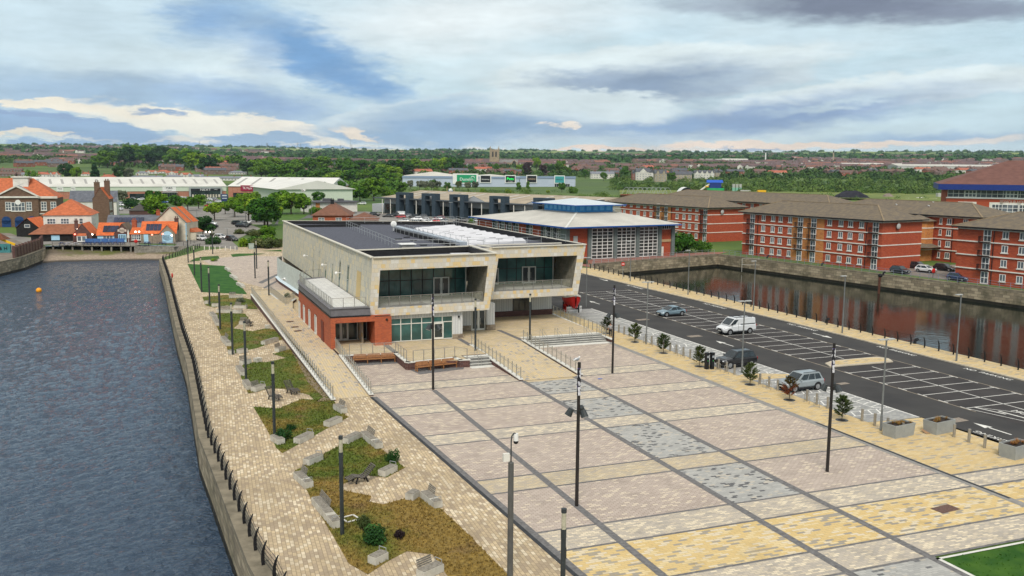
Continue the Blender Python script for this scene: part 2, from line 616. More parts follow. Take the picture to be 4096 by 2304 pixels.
STONEWALL = blocks('quay_stone', [(0, (.34, .28, .19)), (.35, (.43, .36, .25)), (.7, (.26, .215, .15))], 1.1, .5, (.16, .135, .10), .03, wall=True, dirt=(.055, .058, .03), dirt_scale=.35, dirt_amt=.75)
GRITROOF = mat('dark_gravel_roof', (.085, .09, .115), .95, .35, 5)
FELT = mat('black_roof_felt', (.018, .018, .02), .8, .2)
MEMBRANE = mat('white_roof_membrane', (.62, .62, .65), .6, .06, .5)
SOIL = mat('bare_soil', (.22, .17, .11), .95, .3, 2)

PCREAM = blocks('cream_promenade_paving', [(0, (.51, .40, .26)), (.3, (.40, .315, .22)), (.55, (.57, .45, .285)), (.78, (.70, .595, .43))], .42, .22, (.27, .21, .14), .018, dirt=(.27, .21, .14), dirt_scale=.2, dirt_amt=.7, rot=radians(93))
PBUFF = blocks('buff_terrace_paving', [(0, (.52, .42, .26)), (.4, (.57, .46, .30)), (.75, (.50, .415, .30))], .6, .4, (.38, .3, .19), .012, dirt=(.45, .35, .21), dirt_amt=.4)
PRAMP = blocks('buff_ramp_paving', [(0, (.56, .46, .31)), (.5, (.61, .48, .28)), (.78, (.52, .44, .34)), (.93, (.33, .31, .29))], .5, .25, (.36, .29, .2), .014, rot=radians(92))
PPINK = blocks('pink_grey_paving', [(0, (.47, .39, .335)), (.40, (.51, .43, .37)), (.66, (.42, .35, .30)), (.84, (.66, .565, .44))], .42, .18, (.27, .215, .175), .02, dirt=(.54, .46, .39), dirt_scale=.09, dirt_amt=.35)
PPALE = blocks('pale_grey_cream_paving', [(0, (.49, .43, .355)), (.35, (.57, .49, .375)), (.6, (.42, .375, .32)), (.80, (.72, .62, .46))], .40, .16, (.31, .28, .23), .012)
PPALEY = blocks('pale_yellow_mix_paving', [(0, (.47, .40, .30)), (.4, (.55, .45, .30)), (.7, (.43, .37, .30)), (.85, (.60, .51, .36))], .40, .16, (.33, .28, .21), .012)
PYELLOW = blocks('yellow_paving', [(0, (.63, .46, .205)), (.42, (.68, .54, .30)), (.66, (.66, .57, .42)), (.85, (.30, .28, .25))], .55, .2, (.42, .32, .16), .013, dirt=(.6, .47, .25), dirt_amt=.3)
PGREY = blocks('blue_grey_paving', [(0, (.36, .355, .335)), (.42, (.43, .42, .39)), (.76, (.50, .45, .37)), (.86, (.10, .10, .105))], .40, .2, (.27, .27, .26), .012, dirt=(.45, .45, .43), dirt_scale=.3, dirt_amt=.4)
PBAND = mat('dark_band_paving', (.155, .15, .15), .85, .25, 4)
PDIS = blocks('grey_bay_paving', [(0, (.33, .33, .32)), (.5, (.38, .38, .36)), (.8, (.28, .28, .285))], .4, .2, (.25, .25, .24), .012)
PREDB = blocks('red_block_paving', [(0, (.30, .12, .09)), (.5, (.34, .15, .11)), (.8, (.26, .10, .08))], .3, .15, (.24, .13, .1), .012)
ASPHALT = mat('asphalt', (.036, .035, .036), .9, .25, .22, col2=(.066, .063, .060), lo=.3, hi=.75)
ASPHALTD = mat('bay_asphalt', (.030, .027, .028), .9, .3, .3, col2=(.062, .056, .054), lo=.3, hi=.75)
CARPARK = mat('worn_tarmac', (.23, .215, .195), .95, .2, .15)
MARK = mat('road_paint', (.70, .69, .65), .8, .15, 3)
KERB = mat('kerb_stone', (.52, .46, .36), .85, .12, 1)

# ---- terrain
PROF = [(0,0),(450,0),(900,1),(1200,8),(1600,18),(2200,30),(3000,48),(4000,72),(5000,100),(6000,125),(7000,133),(9000,140)]

def prof(d):
 for (a,za),(b,zb) in zip(PROF,PROF[1:]):
  if d <= b:
   return za+(zb-za)*(d-a)/(b-a)
 return PROF[-1][1]

def terr(x,y):
 d = hypot(x,y)
 if d < 450:
  return 0.
 k = min(1,(d-450)/2500)
 return prof(d)+k*(9*noise.noise((x/900,y/900,2.3))+4*noise.noise((x/260,y/260,7.1)))*min(1,d/4000)

def sheet(name, m, polys, z, kind='structure', parent=None):
 b = MB()
 for p in polys:
  if sum(p[i][0]*p[(i+1) % len(p)][1]-p[(i+1) % len(p)][0]*p[i][1] for i in range(len(p))) < 0:
   p = p[::-1]
  if len(p) > 4:
   v = [Vector((q[0],q[1],0)) for q in p]
   for t in tessellate_polygon([v]):
    q = [p[i] for i in t]
    if (q[1][0]-q[0][0])*(q[2][1]-q[0][1])-(q[2][0]-q[0][0])*(q[1][1]-q[0][1]) < 0:
     q = q[::-1]
    b.face([(x,y,z) for x,y in q])
  else:
   b.face([(x,y,z) for x,y in p])
 o = b.build(name,m,parent)
 if parent is None:
  tag(o,kind=kind)
 return o

def rect(x0,x1,y0,y1):
 return [(x0,y0),(x1,y0),(x1,y1),(x0,y1)]

QFENCE = [(9.2,-24.),(7.0,9.),(5.0,40.),(4.29,46.38),(3.76,55.76),(3.35,63.24),(2.92,70.55),(2.90,98.39),(2.36,117.52),(1.99,141.78),(1.54,174.64),(0.82,206.27)]
QEDGE = [(x-.62,y) for x,y in QFENCE[:-1]]+[(QFENCE[-1][0]-.7,QFENCE[-1][1]+3.)]
SHORE_E = (4.5,228.)
BASIN_L = QEDGE+[SHORE_E,(7.5,241.),(-5.,250.),(-26.,252.),(-25.2,243.),(-27.4,224.),(-33.,205.),(-60.,130.),(-75.,-24.)]
RW = [(125.6,185.4),(129.8,160.),(133.2,140.),(136.2,123.),(138.4,109.),(147.,55.),(160.,-24.)]
BASIN_R = [(83.3,-24.),(83.3,150.),(83.0,166.),(86.0,173.4),(96.6,176.9)]+RW
gb = MB()
NS = 72
ring = [(450*cos(2*pi*i/NS),450*sin(2*pi*i/NS)) for i in range(NS)]
polys = [[Vector((x,y,0)) for x,y in p] for p in (ring,BASIN_L[::-1],BASIN_R[::-1])]
flat = [v for p in polys for v in p]
for t in tessellate_polygon(polys):
 q = [flat[i] for i in t]
 if (q[1]-q[0]).cross(q[2]-q[0]).z < 0:
  q = q[::-1]
 gb.face([(v.x,v.y,-.03) for v in q])
RADII = [450,520,600,700,800,900,1000,1150,1300,1450,1600,1800,2000,2200,2500,2800,3100,3500,3900,4300,4700,5100,5500,5800,6000,6200,6500,7000,7800,9000]
base = len(gb.v)
NR = NS*4
for r_ in RADII:
 for i in range(NR):
  a = 2*pi*i/NR
  x,y = r_*cos(a),r_*sin(a)
  if r_ == 450:          # stay on the straight edges of the inner disc
   k,fr_ = divmod(i,4)
   p,q = ring[k],ring[(k+1) % NS]
   x,y = p[0]+(q[0]-p[0])*fr_/4,p[1]+(q[1]-p[1])*fr_/4
  gb.v.append((x,y,terr(x,y)-.03))
for j in range(len(RADII)-1):
 for i in range(NR):
  k = (i+1) % NR
  gb.f.append((base+j*NR+i,base+(j+1)*NR+i,base+(j+1)*NR+k,base+j*NR+k))
  gb.mi.append(0)
gm_, gt, gbs = new_mat('countryside', .95)
n1 = tnoise(gt,.012,6)
n2 = tnoise(gt,.0035,3)
c = tmix(gt, trange(gt, n1.outputs['Fac'], .4, .6), (.045, .095, .018, 1), (.11, .17, .03, 1))
c = tmix(gt, trange(gt, n2.outputs['Fac'], .5, .62), c, (.075, .12, .035, 1))
vo = nd(gt, 'ShaderNodeTexVoronoi')
vo.inputs['Scale'].default_value = .0035
gt.links.new(nd(gt, 'ShaderNodeNewGeometry').outputs['Position'], vo.inputs['Vector'])
sp_ = nd(gt, 'ShaderNodeSeparateColor')
gt.links.new(vo.outputs['Color'], sp_.inputs[0])
fld = tmix(gt,sp_.outputs[0],(.06,.13,.025,1),(.22,.28,.05,1))
ps_ = nd(gt, 'ShaderNodeSeparateXYZ')
gt.links.new(nd(gt, 'ShaderNodeNewGeometry').outputs['Position'], ps_.inputs[0])
c = tmix(gt,trange(gt,ps_.outputs[2],75,95),c,fld)      # fields on the high ground
gt.links.new(c, gbs.inputs['Base Color'])
tag(gb.build('ground', gm_), kind='structure')

# ---- water
def water_mat(name,col,amp,s1,s2,mask=None,rough=.05):
 m,t,b = new_mat(name,rough,0,1.0 if amp > .05 else .6)
 b.inputs['IOR'].default_value = 1.33
 b.inputs['Base Color'].default_value = tx(col)
 pos = nd(t, 'ShaderNodeNewGeometry').outputs['Position']
 mp = nd(t, 'ShaderNodeMapping')
 mp.inputs['Rotation'].default_value = (0, 0, radians(35))
 mp.inputs['Scale'].default_value = (1, 1.35, 1)
 t.links.new(pos,mp.inputs[0])
 a = tnoise(t,s1,5,mp.outputs[0],.62)
 g = tnoise(t,s2,3,mp.outputs[0],.5)
 ad = nd(t, 'ShaderNodeMath', operation='MULTIPLY_ADD')
 t.links.new(g.outputs['Fac'], ad.inputs[0])
 ad.inputs[1].default_value = 1.6
 t.links.new(a.outputs['Fac'], ad.inputs[2])
 bp = nd(t, 'ShaderNodeBump')
 bp.inputs['Strength'].default_value = 1
 bp.inputs['Distance'].default_value = amp
 t.links.new(ad.outputs[0], bp.inputs['Height'])
 if mask:
  k = tnoise(t,mask[0],2,pos)
  mm = trange(t, k.outputs['Fac'], mask[1], mask[2], amp*.08, amp)
  t.links.new(mm, bp.inputs['Distance'])
 t.links.new(bp.outputs[0], b.inputs['Normal'])
 return m

WZ = -3.0
WL_ = water_mat('dock_water', (.020, .046, .088), .20, 4.5, 2.4)
WR_ = water_mat('calm_dock_water', (.008, .013, .009), .012, 1.2, .5, None, .03)
def waves(name,m,x0,x1,ys,dx,amp,seed):
 nx = int((x1-x0)/dx)
 b = MB()
 for y in ys:
  f = min(1,30/max(30,y))**.6
  for i in range(nx+1):
   x = x0+dx*i
   u,v = x*.82+y*.57,-x*.57+y*.82
   h = noise.noise((u*.7,v*1.35,seed))+.6*noise.noise((u*1.5+7,v*2.9,seed+3))+.6*noise.noise((u*.2,v*.3,seed+5))
   b.v.append((x,y,WZ+amp*f*h))
 for j in range(len(ys)-1):
  for i in range(nx):
   k = j*(nx+1)+i
   b.f.append((k,k+1,k+nx+2,k+nx+1))
   b.mi.append(0)
 o = b.build(name,m,None,True)
 return tag(o, kind='structure')

YS = [20.]
while YS[-1] < 262:
 YS.append(YS[-1]+.20*max(1,YS[-1]/55)**1.25)
waves('water', WL_, -36, 8, YS, .17, .15, 1.5)
sheet('water', WL_, [rect(-130, -36, -30, 262), rect(-36, 14, -30, 20), rect(8, 14, 20, 262)], WZ)
sheet('water', WR_, [rect(80, 168, -30, 192)], WZ)

# ---- quay walls
def wall_strip(mb,pts,z0,z1,th,m=0,mt=None):
 for a,b in zip(pts,pts[1:]):
  d = Vector((b[0]-a[0],b[1]-a[1]))
  nn = Vector((-d.y,d.x)).normalized()*th
  mb.prism([a,b,(b[0]+nn.x,b[1]+nn.y),(a[0]+nn.x,a[1]+nn.y)],z0,z1,m,mt)

DARKWET = mat('wet_dark_stone', (.020, .018, .012), .6, .4, 1.2)
COPST = mat('weathered_quay_coping', (.25, .215, .155), .9, .25, .8, col2=(.12, .105, .075), lo=.4, hi=.7)

def quay(name,label,pts,z1,th,flip=False):
 t = thing('quay_wall', label, 'quay wall', (pts[0][0], pts[0][1], 0))
 o = Vector(pts[0])
 loc = [(p[0]-o.x,p[1]-o.y) for p in pts]
 s = -1 if flip else 1
 b = MB()
 wall_strip(b,loc,WZ-1.5,z1-.36,th*s)
 b.build('wall', STONEWALL, t)
 b = MB()
 wall_strip(b,loc,z1-.36,z1,(th+.06)*s)
 b.build('coping', COPST, t)
 b = MB()
 off = -.05*s
 pts2 = []
 for i,p in enumerate(loc):
  a = loc[max(0,i-1)]
  c_ = loc[min(len(loc)-1,i+1)]
  d = Vector((c_[0]-a[0],c_[1]-a[1])).normalized()
  pts2.append((p[0]-d.y*off,p[1]+d.x*off))
 wall_strip(b,pts2,WZ-1.4,WZ+.55,.4*s)
 b.build('tide_band', DARKWET, t)
 return t

quay('q', 'long stone quay wall with worn coping beside the cream promenade', QEDGE, .03, 1.0, True)
quay('q', 'stained stone dock wall below the red brick apartment blocks', RW, .03, .8)
quay('q', 'stone dock wall in front of the blue-lanterned hall', [(83.0, 166.), (86.0, 173.4), (96.6, 176.9), (125.6, 185.4)], .03, .8)
quay('q', 'near side dock wall under the black curved railing', [(83.3, -24.), (83.3, 150.), (83.0, 166.)], .03, .5)
quay('q', 'low stained dock wall below the brown brick yard wall', [(-26., 252.), (-25.2, 243.), (-27.4, 224.), (-33., 205.), (-60., 130.)], .03, .8, True)
BEACHM, bt_, bb_ = new_mat('shingle_beach', .95)
q1 = tnoise(bt_,2.2,6)
q2 = tnoise(bt_,.22,5)
sz = nd(bt_, 'ShaderNodeSeparateXYZ')
bt_.links.new(nd(bt_, 'ShaderNodeNewGeometry').outputs['Position'], sz.inputs[0])
cb_ = tmix(bt_, trange(bt_, q1.outputs['Fac'], .35, .65), (.36, .29, .22, 1), (.24, .185, .14, 1))
wd_ = tmix(bt_, trange(bt_, q2.outputs['Fac'], .42, .6), (.15, .12, .085, 1), (.12, .13, .035, 1))
zz = nd(bt_, 'ShaderNodeMath', operation='MULTIPLY_ADD')
bt_.links.new(q2.outputs['Fac'], zz.inputs[0])
zz.inputs[1].default_value = 1.2
bt_.links.new(sz.outputs[2],zz.inputs[2])
cb_ = tmix(bt_,trange(bt_,zz.outputs[0],-1.35,-1.0),cb_,wd_)
cb_ = tmix(bt_,trange(bt_,sz.outputs[2],-2.55,-2.85),cb_,(.06,.05,.04,1))
bt_.links.new(cb_, bb_.inputs['Base Color'])
b = MB()
shore = [(-30,234),(-22,239.5),(-12,239),(-4,238),(1,236.5),(4.0,227)]
mid = [(-30,243),(-22,245),(-12,244),(-3,242.5),(3,240),(7.5,231)]
top = [(-32,257),(-24,256),(-12,254.5),(-3,252.5),(7,246),(12.5,236)]
for i in range(5):
 for A,B,za,zb in ((shore,mid,WZ-.35,-1.75),(mid,top,-1.75,-.45)):
  for u in range(6):
   u0,u1 = u/6,(u+1)/6
   P = lambda s,k,z: (s[i][0]+(s[i+1][0]-s[i][0])*k,s[i][1]+(s[i+1][1]-s[i][1])*k,z)
   b.face([P(A,u0,za),P(A,u1,za),P(B,u1,zb),P(B,u0,zb)])
tag(b.build('beach', BEACHM), kind='structure')

# ---- paved ground
def xl(y):                       # left drain of the plaza
 return 17.2+(78.2-y)*.0472

A1,A2,A3,A4 = 23.1,32.2,37.65,49.1
QF = [(x-.2,y) for x,y in QFENCE]
PROM = QF+[(3.6,213),(10,229),(20,236),(34,232),(34,150),(17.2,150),(17.2,78.2),(xl(20),20),(xl(-24),-24)]
sheet('promenade', PCREAM, [PROM], 0.0)
sheet('hub_apron', PBUFF, [[(12, 78), (53.3, 78), (53.3, 172), (12, 172)]], -.012)
rows_pink = [(73.7,79.2),(65.0,71.1),(54.2,62.4),(45.0,51.6)]
rows_pale = [(71.1,73.7),(62.4,65.0),(42.3,45.0),(34.9,37.6)]
sheet('plaza_pavement', PPINK, [[(xl(a), a), (A2, a), (A2, b_), (xl(b_), b_)] for a, b_ in rows_pink]+[rect(A3, A4, a, b_) for a, b_ in rows_pink]+[[(17.2, 82), (32, 82), (32, 96), (17.2, 96)], rect(A3, A4, 82, 97)], 0.0)
sheet('pale_pavement', PPALE, [[(xl(a), a), (A4, a), (A4, b_), (xl(b_), b_)] for a, b_ in rows_pale]+[rect(17.2, 32, 79.2, 82), rect(A3, A4, 79.2, 82), [(xl(34.9), 34.9), (A2, 34.9), (A2, -20), (xl(-20), -20)], rect(A4, 61, 42.1, 44.4), rect(A4, 61, 34.6, 37.5)], 0.0)
sheet('sand_pavement', PPALEY, [[(xl(51.6), 51.6), (A4, 51.6), (A4, 54.2), (xl(54.2), 54.2)]], 0.0)
sheet('yellow_pavement', PYELLOW, [[(xl(37.6), 37.6), (A4, 37.6), (A4, 42.3), (xl(42.3), 42.3)], rect(A4, 61, 37.5, 42.1)], 0.0)
sheet('grey_pavement', PGREY, [rect(A2, A3, a, b_) for a, b_ in ((73.7, 78.6), (65.0, 71.1), (54.2, 62.4), (45.0, 51.6))]+[rect(A2, A3, -20, 34.9)], 0.0)
PYBUFF = blocks('buff_yellow_pavement', [(0, (.58, .43, .21)), (.45, (.62, .48, .26)), (.72, (.55, .45, .29)), (.9, (.36, .32, .26))], .6, .2, (.42, .33, .19), .013)
sheet('pavement', PYBUFF, [[(A4, 44.4), (59.4, 44.4), (58.75, 56.2), (53.4, 56.6), (53.4, 98), (53.4, 118), (49.2, 118)]], 0.0)
bands = [[(xl(y)+.1,y-.1),(A4,y-.1),(A4,y+.1),(xl(y)+.1,y+.1)] for y in (73.7,71.1,65.0,62.4,54.2,51.6,45.0,42.3,37.6,34.9)]
bands += [rect(17.2,32,79.1,79.35),rect(17.2,32,81.9,82.1),rect(A3,A4,79.1,79.35),rect(A3,A4,81.9,82.1)]
bands += [rect(A4+.3,61,y-.13,y+.13) for y in (44.4,42.1,37.5,34.6)]
sheet('paving_band', PBAND, bands, .004)
sheet('paving_band', PBAND, [rect(A1-.24, A1+.24, -20, 78.6), rect(A2-.25, A2+.25, -20, 79.4), rect(A3-.25, A3+.25, -20, 79.4)], .008)
sheet('paving_band', mat('mid_grey_band', (.26, .25, .235), .8, .15, 2), [[(A4-.32, -20), (A4+.36, -20), (A4+.36, 95), (A4-.32, 95)]], .008)
DRAIN = mat('drain_channel', (.03, .032, .036), .6, .3, 3)
sheet('drain_channel', DRAIN, [[(xl(-20)-.2, -20), (xl(-20)+.06, -20), (17.26, 78), (17.0, 78)], [(A4+.06, 39.8), (A4+.32, 39.8), (A4+.32, 58), (A4+.06, 58)]], .012)
sheet('paving_band', PBAND, [[(xl(-20)+.06, -20), (xl(-20)+.5, -20), (17.65, 78), (17.26, 78)]], .012)
sheet('north_pavement', PPINK, [[(8.6, 207), (17, 212), (34, 206), (34, 150), (17.2, 152), (12.6, 168)]], .004)
sheet('paving_band', PBAND, [[(16.01,162.90), (21.77,177.58), (21.51,175.09), (16.55,161.20)], [(16.16,155.88), (20.67,168.38), (20.39,165.82), (16.27,154.43)]], .008)

# ---- road,bays,far footway
sheet('road', ASPHALT, [[(58.7, -20), (78.8, -20), (78.8, 158), (76.6, 170), (56., 170), (58.65, 120), (58.65, 56.2)], [(56., 170), (76.6, 170), (71, 215), (50, 240)], [(53.4, 118), (58.65, 118), (57.2, 170), (51.5, 170), (51.5, 118)]], 0.0)
sheet('parking_bay', ASPHALTD, [rect(64.65, 73.6, 76.6, 136), rect(64.65, 73.6, 20, 74.2)], .004)
sheet('disabled_bay', PDIS, [[(53.4, 56.6), (58.6, 56.3), (58.6, 118), (53.4, 118)]], .004)
b = MB()
b.prism([(78.8,-20),(82.9,-20),(82.9,150),(82.4,166),(76.7,170),(76.65,158.4),(78.8,100)],-.03,.10,0)
tag(b.build('far_pavement', PYBUFF), kind='structure')
b = MB()
for (x0,y0),(x1,y1) in (((78.8,-20),(78.8,100)),((78.8,100),(76.65,158.4))):
 b.prism([(x0-.16,y0),(x0+.02,y0),(x1+.02,y1),(x1-.16,y1)],-.03,.115)
tag(b.build('kerb', KERB), kind='structure')
b = MB()
b.prism([(64.65,74.3),(65.3,75.9),(67,76.7),(73.0,76.75),(73.6,75.6),(72.9,74.2),(67,74.3)],0,.11)
tag(b.build('parking_island', KERB), kind='structure')
sheet('island_pavement', PYBUFF, [[(65.9, 74.6), (72.6, 74.5), (73.0, 75.5), (72.6, 76.4), (67, 76.4), (66, 75.6)]], .114)
ml = []
for i in range(-20,4):
 y = 85.96-2.4*i
 ml += [rect(64.75,73.5,y-.055,y+.055),rect(64.6,64.72,y-.55,y+.55),rect(73.52,73.64,y-.55,y+.55)]
for i in range(0,7):
 y = 71.65-2.4*i
 ml += [rect(64.75,73.5,y-.055,y+.055),rect(64.6,64.72,y-.55,y+.55),rect(73.52,73.64,y-.55,y+.55)]
ml += [rect(69.05,69.17,77.4,134),rect(69.05,69.17,50,73.2),[(64.6,57.3),(64.7,57.3),(66.2,51.6),(66.1,51.6)],[(66.1,51.6),(66.2,51.7),(69.1,50.1),(69.1,50.0)]]
ml += [[(65.6,57.2),(65.75,57.2),(66.4,54.6),(66.2,54.6)],[(66.5,55.6),(66.7,55.6),(67.0,52.),(66.8,51.9)],[(65.7,57.2),(65.8,57.2),(69.1,53.2),(69.0,53.1)]]
sheet('bay_marking', MARK, ml, .008)
sheet('edge_line', mat('tan_edge_line', (.27, .23, .18), .9, .25, 1), [rect(64.42, 64.56, 56, 136), rect(73.68, 73.82, 50, 136)], .012)
ml = [[(58.5,56.4),(58.66,56.4),(58.66,118),(58.5,118)],rect(57.1,57.2,60,110)]
y = 58.4
while y < 97:
 ml += [rect(53.5,57.2,y,y+.1),rect(53.5,57.2,y+1.2,y+1.3)]
 for k in range(4):
  ml.append([(53.7+k*.9,y+.1),(53.86+k*.9,y+.1),(54.4+k*.9,y+1.2),(54.24+k*.9,y+1.2)])
 for k in range(4):
  yy = y+k*.95
  ml.append([(57.2,yy),(57.2,yy+.12),(58.5,yy+.62),(58.5,yy+.5)])
  if k % 2:
   ml.append([(57.2,yy+.75),(57.2,yy+.87),(58.5,yy+.3),(58.5,yy+.18)])
 cx,cy = 55.3,y+2.45
 for k in range(14):
  a0,a1 = radians(40+k*20),radians(60+k*20)
  ml.append([(cx+.62*cos(a0),cy+.5*sin(a0)),(cx+.5*cos(a0),cy+.38*sin(a0)),(cx+.5*cos(a1),cy+.38*sin(a1)),(cx+.62*cos(a1),cy+.5*sin(a1))])
 ml += [[(cx-.1,cy),(cx+.9,cy-.06),(cx+.9,cy+.06),(cx,cy+.12)],[(cx+.95,cy-.1),(cx+1.15,cy-.1),(cx+1.15,cy+.1),(cx+.95,cy+.1)]]
 y += 3.8
for k in range(8):
 ml.append(rect(53.5,57.2,98.5+k*2.4,98.6+k*2.4))
for k in range(16):
 ml += [[(57.2,97.5+k*1.2),(57.2,97.62+k*1.2),(58.5,98.2+k*1.2),(58.5,98.08+k*1.2)]]
sheet('bay_marking', MARK, ml, .008)
sheet('buildout_pavement', PYBUFF, [[(53.4, 72.2), (58.5, 71.9), (58.5, 73.2), (56, 74.4), (53.4, 74.6)]], .012)

def arrow(x,y,s,L=3.6):
 """road arrow; s=+1 points away along Y"""
 return [[(x-.09,y),(x+.09,y),(x+.09,y+s*L*.62),(x-.09,y+s*L*.62)],[(x-.42,y+s*L*.58),(x+.42,y+s*L*.58),(x,y+s*L)]]

AR = []
for x,y,s in ((61.7,87.2,1),(76.3,91.2,-1),(61.7,121.5,1),(76.,150.,-1),(61.5,50.,1)):
 AR += arrow(x,y,s)
sheet('road_arrow', MARK, AR, .008)

def text_mesh(name,s,width,height,m,depth=.01):
 cu = bpy.data.curves.new('txt', 'FONT')
 cu.body = s
 cu.align_x = 'CENTER'
 cu.extrude = .02
 to = bpy.data.objects.new('txt', cu)
 COL.objects.link(to)
 bpy.context.view_layer.update()
 me = bpy.data.meshes.new_from_object(to)
 bpy.data.objects.remove(to)
 me.name = name
 xs = [v.co.x for v in me.vertices]
 ys = [v.co.y for v in me.vertices]
 x0,x1,y0,y1 = min(xs),max(xs),min(ys),max(ys)
 for v in me.vertices:
  v.co.x = (v.co.x-(x0+x1)/2)/(x1-x0)*width
  v.co.y = (v.co.y-(y0+y1)/2)/(y1-y0)*height
  v.co.z = v.co.z/.02*depth/2
 me.materials.clear()
 me.materials.append(m)
 return me

NP = text_mesh('road_lettering', 'NO  PARKING', 5.6, .62, MARK, .006)
for i,y in enumerate((66.6,78.9,95.2,114.5,137.5,160.)):
 x = 77.9 if y < 100 else 77.9-(y-100)*.036
 o = tag(obj('road_lettering', NP, None, (x, y, .006), -pi/2), kind='structure')
o = tag(obj('road_lettering', text_mesh('road_lettering', 'PARKING', 3.6, .6, MARK, .006), None, (59.6, 49.9, .006), pi/2), kind='structure')
o = tag(obj('road_lettering', text_mesh('road_lettering', 'MC', 1.3, .75, MARK, .006), None, (68.0, 54.6, .012), -pi/2), kind='structure')

sheet('pub_yard', mat('pub_yard_paving', (.20, .17, .14), .95, .25, .5), [[(-29, 222), (-27, 243), (-27, 256), (-40, 300), (-80, 320), (-110, 200), (-61, 131), (-34, 205)]], .006)
# ---- lawns and planted beds
LAWNM = leafmat('mown_lawn', (.013, .075, .006), (.042, .125, .012), 0, .55)
BEDM, be_t, be_b = new_mat('rough_grass', .95)
e1 = tnoise(be_t,.16,6,rough=.62)
e2 = tnoise(be_t,3.2,6,rough=.7)
e3 = tnoise(be_t,.33,5)
ey = nd(be_t, 'ShaderNodeSeparateXYZ')
be_t.links.new(nd(be_t, 'ShaderNodeNewGeometry').outputs['Position'], ey.inputs[0])
em = nd(be_t, 'ShaderNodeMath', operation='MULTIPLY_ADD')
be_t.links.new(trange(be_t,ey.outputs[1],46,62,.10,-.07),em.inputs[0])
em.inputs[1].default_value = 1
be_t.links.new(e1.outputs['Fac'], em.inputs[2])
cc = tmix(be_t,trange(be_t,em.outputs[0],.40,.56),(.085,.115,.014,1),(.23,.155,.04,1))
cc = tmix(be_t, trange(be_t, e3.outputs['Fac'], .58, .72), cc, (.16, .10, .045, 1))
cc = tmix(be_t, 1.0, cc, tmix(be_t, trange(be_t, e2.outputs['Fac'], .3, .7), (.45, .45, .45, 1), (1.5, 1.5, 1.45, 1)), 'MULTIPLY')
be_t.links.new(cc, be_b.inputs['Base Color'])

def bed(name,m,pts,soilpts=None,tufts=0,tcol=None,h=.12):
 o = sheet(name, m, [pts], .02, kind='stuff')
 if tufts:
  mb = MB()
  xs = [p[0] for p in pts]
  ys = [p[1] for p in pts]
  n = 0
  while n < tufts:
   x,y = RND.uniform(min(xs),max(xs)),RND.uniform(min(ys),max(ys))
   ins = False
   for i in range(len(pts)):
    (xa,ya),(xb,yb) = pts[i],pts[i-1]
    if (ya > y) != (yb > y) and x < (xb-xa)*(y-ya)/(yb-ya)+xa:
     ins = not ins
   if not ins:
    continue
   n += 1
   a = RND.uniform(0,pi)
   w,hh = RND.uniform(.03,.07),h*RND.uniform(.5,1.4)
   lx,ly = RND.uniform(-.08,.08),RND.uniform(-.08,.08)
   mb.face([(x-cos(a)*w,y-sin(a)*w,.02),(x+cos(a)*w,y+sin(a)*w,.02),(x+lx,y+ly,.02+hh)])
  tag(mb.build('grass', m), kind='stuff')
 return o

bed('lawn', LAWNM, [(5.53,198.16), (12.46,191.83), (12.67,181.86), (12.90,148.41), (6.21,153.14)])
bed('lawn', LAWNM, [(5.98,202.46), (7.67,210.20), (9.36,212.95), (12.59,213.79), (12.44,207.11)])
bed('lawn', LAWNM, [(15.42,216.37), (17.31,217.96), (23.15,216.56), (20.97,213.97), (15.42,210.17)])
bed('lawn', LAWNM, [(22.63,223.14), (27.91,225.14), (27.34,220.65)])
bed('lawn', LAWNM, [(38.0, 34.4), (56, 34.2), (56, 8), (38.0, 8)], tufts=5000, h=.05)
sheet('lawn_edging', COPING, [rect(37.75, 37.98, 8, 34.6), rect(37.75, 56, 34.42, 34.6)], .024)
BEDS = [
 [(6.11,147.46),(9.84,148.75),(12.96,142.24),(12.93,132.33),(11.36,133.15),(9.03,137.30),(7.17,135.77),(6.13,138.24)],
 [(6.49,130.93),(10.83,128.82),(10.95,124.74),(9.40,120.85),(8.41,117.47),(10.47,114.65),(12.17,116.21),(13.37,114.77),(13.24,108.09),(9.88,103.72),(8.15,102.42),(6.74,100.79),(6.74,108.08),(6.54,119.30)],
 [(6.97,89.79),(7.72,96.07),(9.12,96.24),(10.05,95.81),(12.26,97.31),(11.17,99.87),(13.29,101.92),(13.73,77.87),(12.27,77.69),(12.08,80.59),(10.23,83.67),(8.86,84.15),(7.82,83.24),(7.04,82.89)],
 [(7.00,78.13),(8.95,76.74),(11.25,79.37),(13.81,77.67),(13.54,73.98),(14.01,72.24),(12.00,69.80),(7.68,64.38),(7.45,65.66),(7.31,70.94),(7.13,75.45)],
 [(7.93,60.13),(10.51,63.36),(12.03,64.94),(13.72,66.60),(14.51,63.13),(15.07,58.35),(13.45,56.86),(12.20,57.81),(10.61,56.65),(10.03,55.68),(11.74,53.91),(11.45,52.92),(12.11,52.21),(13.60,52.68),(14.66,52.63),(15.21,50.28),(15.47,47.04),(15.79,40.51),(15.2,33.),(12.8,33.6),(12.91,44.24),(11.75,45.11),(10.49,44.25),(9.18,43.07),(8.54,44.66),(8.40,48.71),(8.18,54.10),(8.16,56.35)],
]
for i,p in enumerate(BEDS):
 bed('grass', BEDM, p, tufts=(500, 1500, 2500, 3500, 9000)[i])
sheet('bare_soil', SOIL, [[(13.25,100.06), (12.98,91.18), (12.71,85.92), (13.10,79.35), (12.30,77.87), (13.73,77.87), (13.51,90.48), (13.50,100.60)]], .03, kind='stuff')

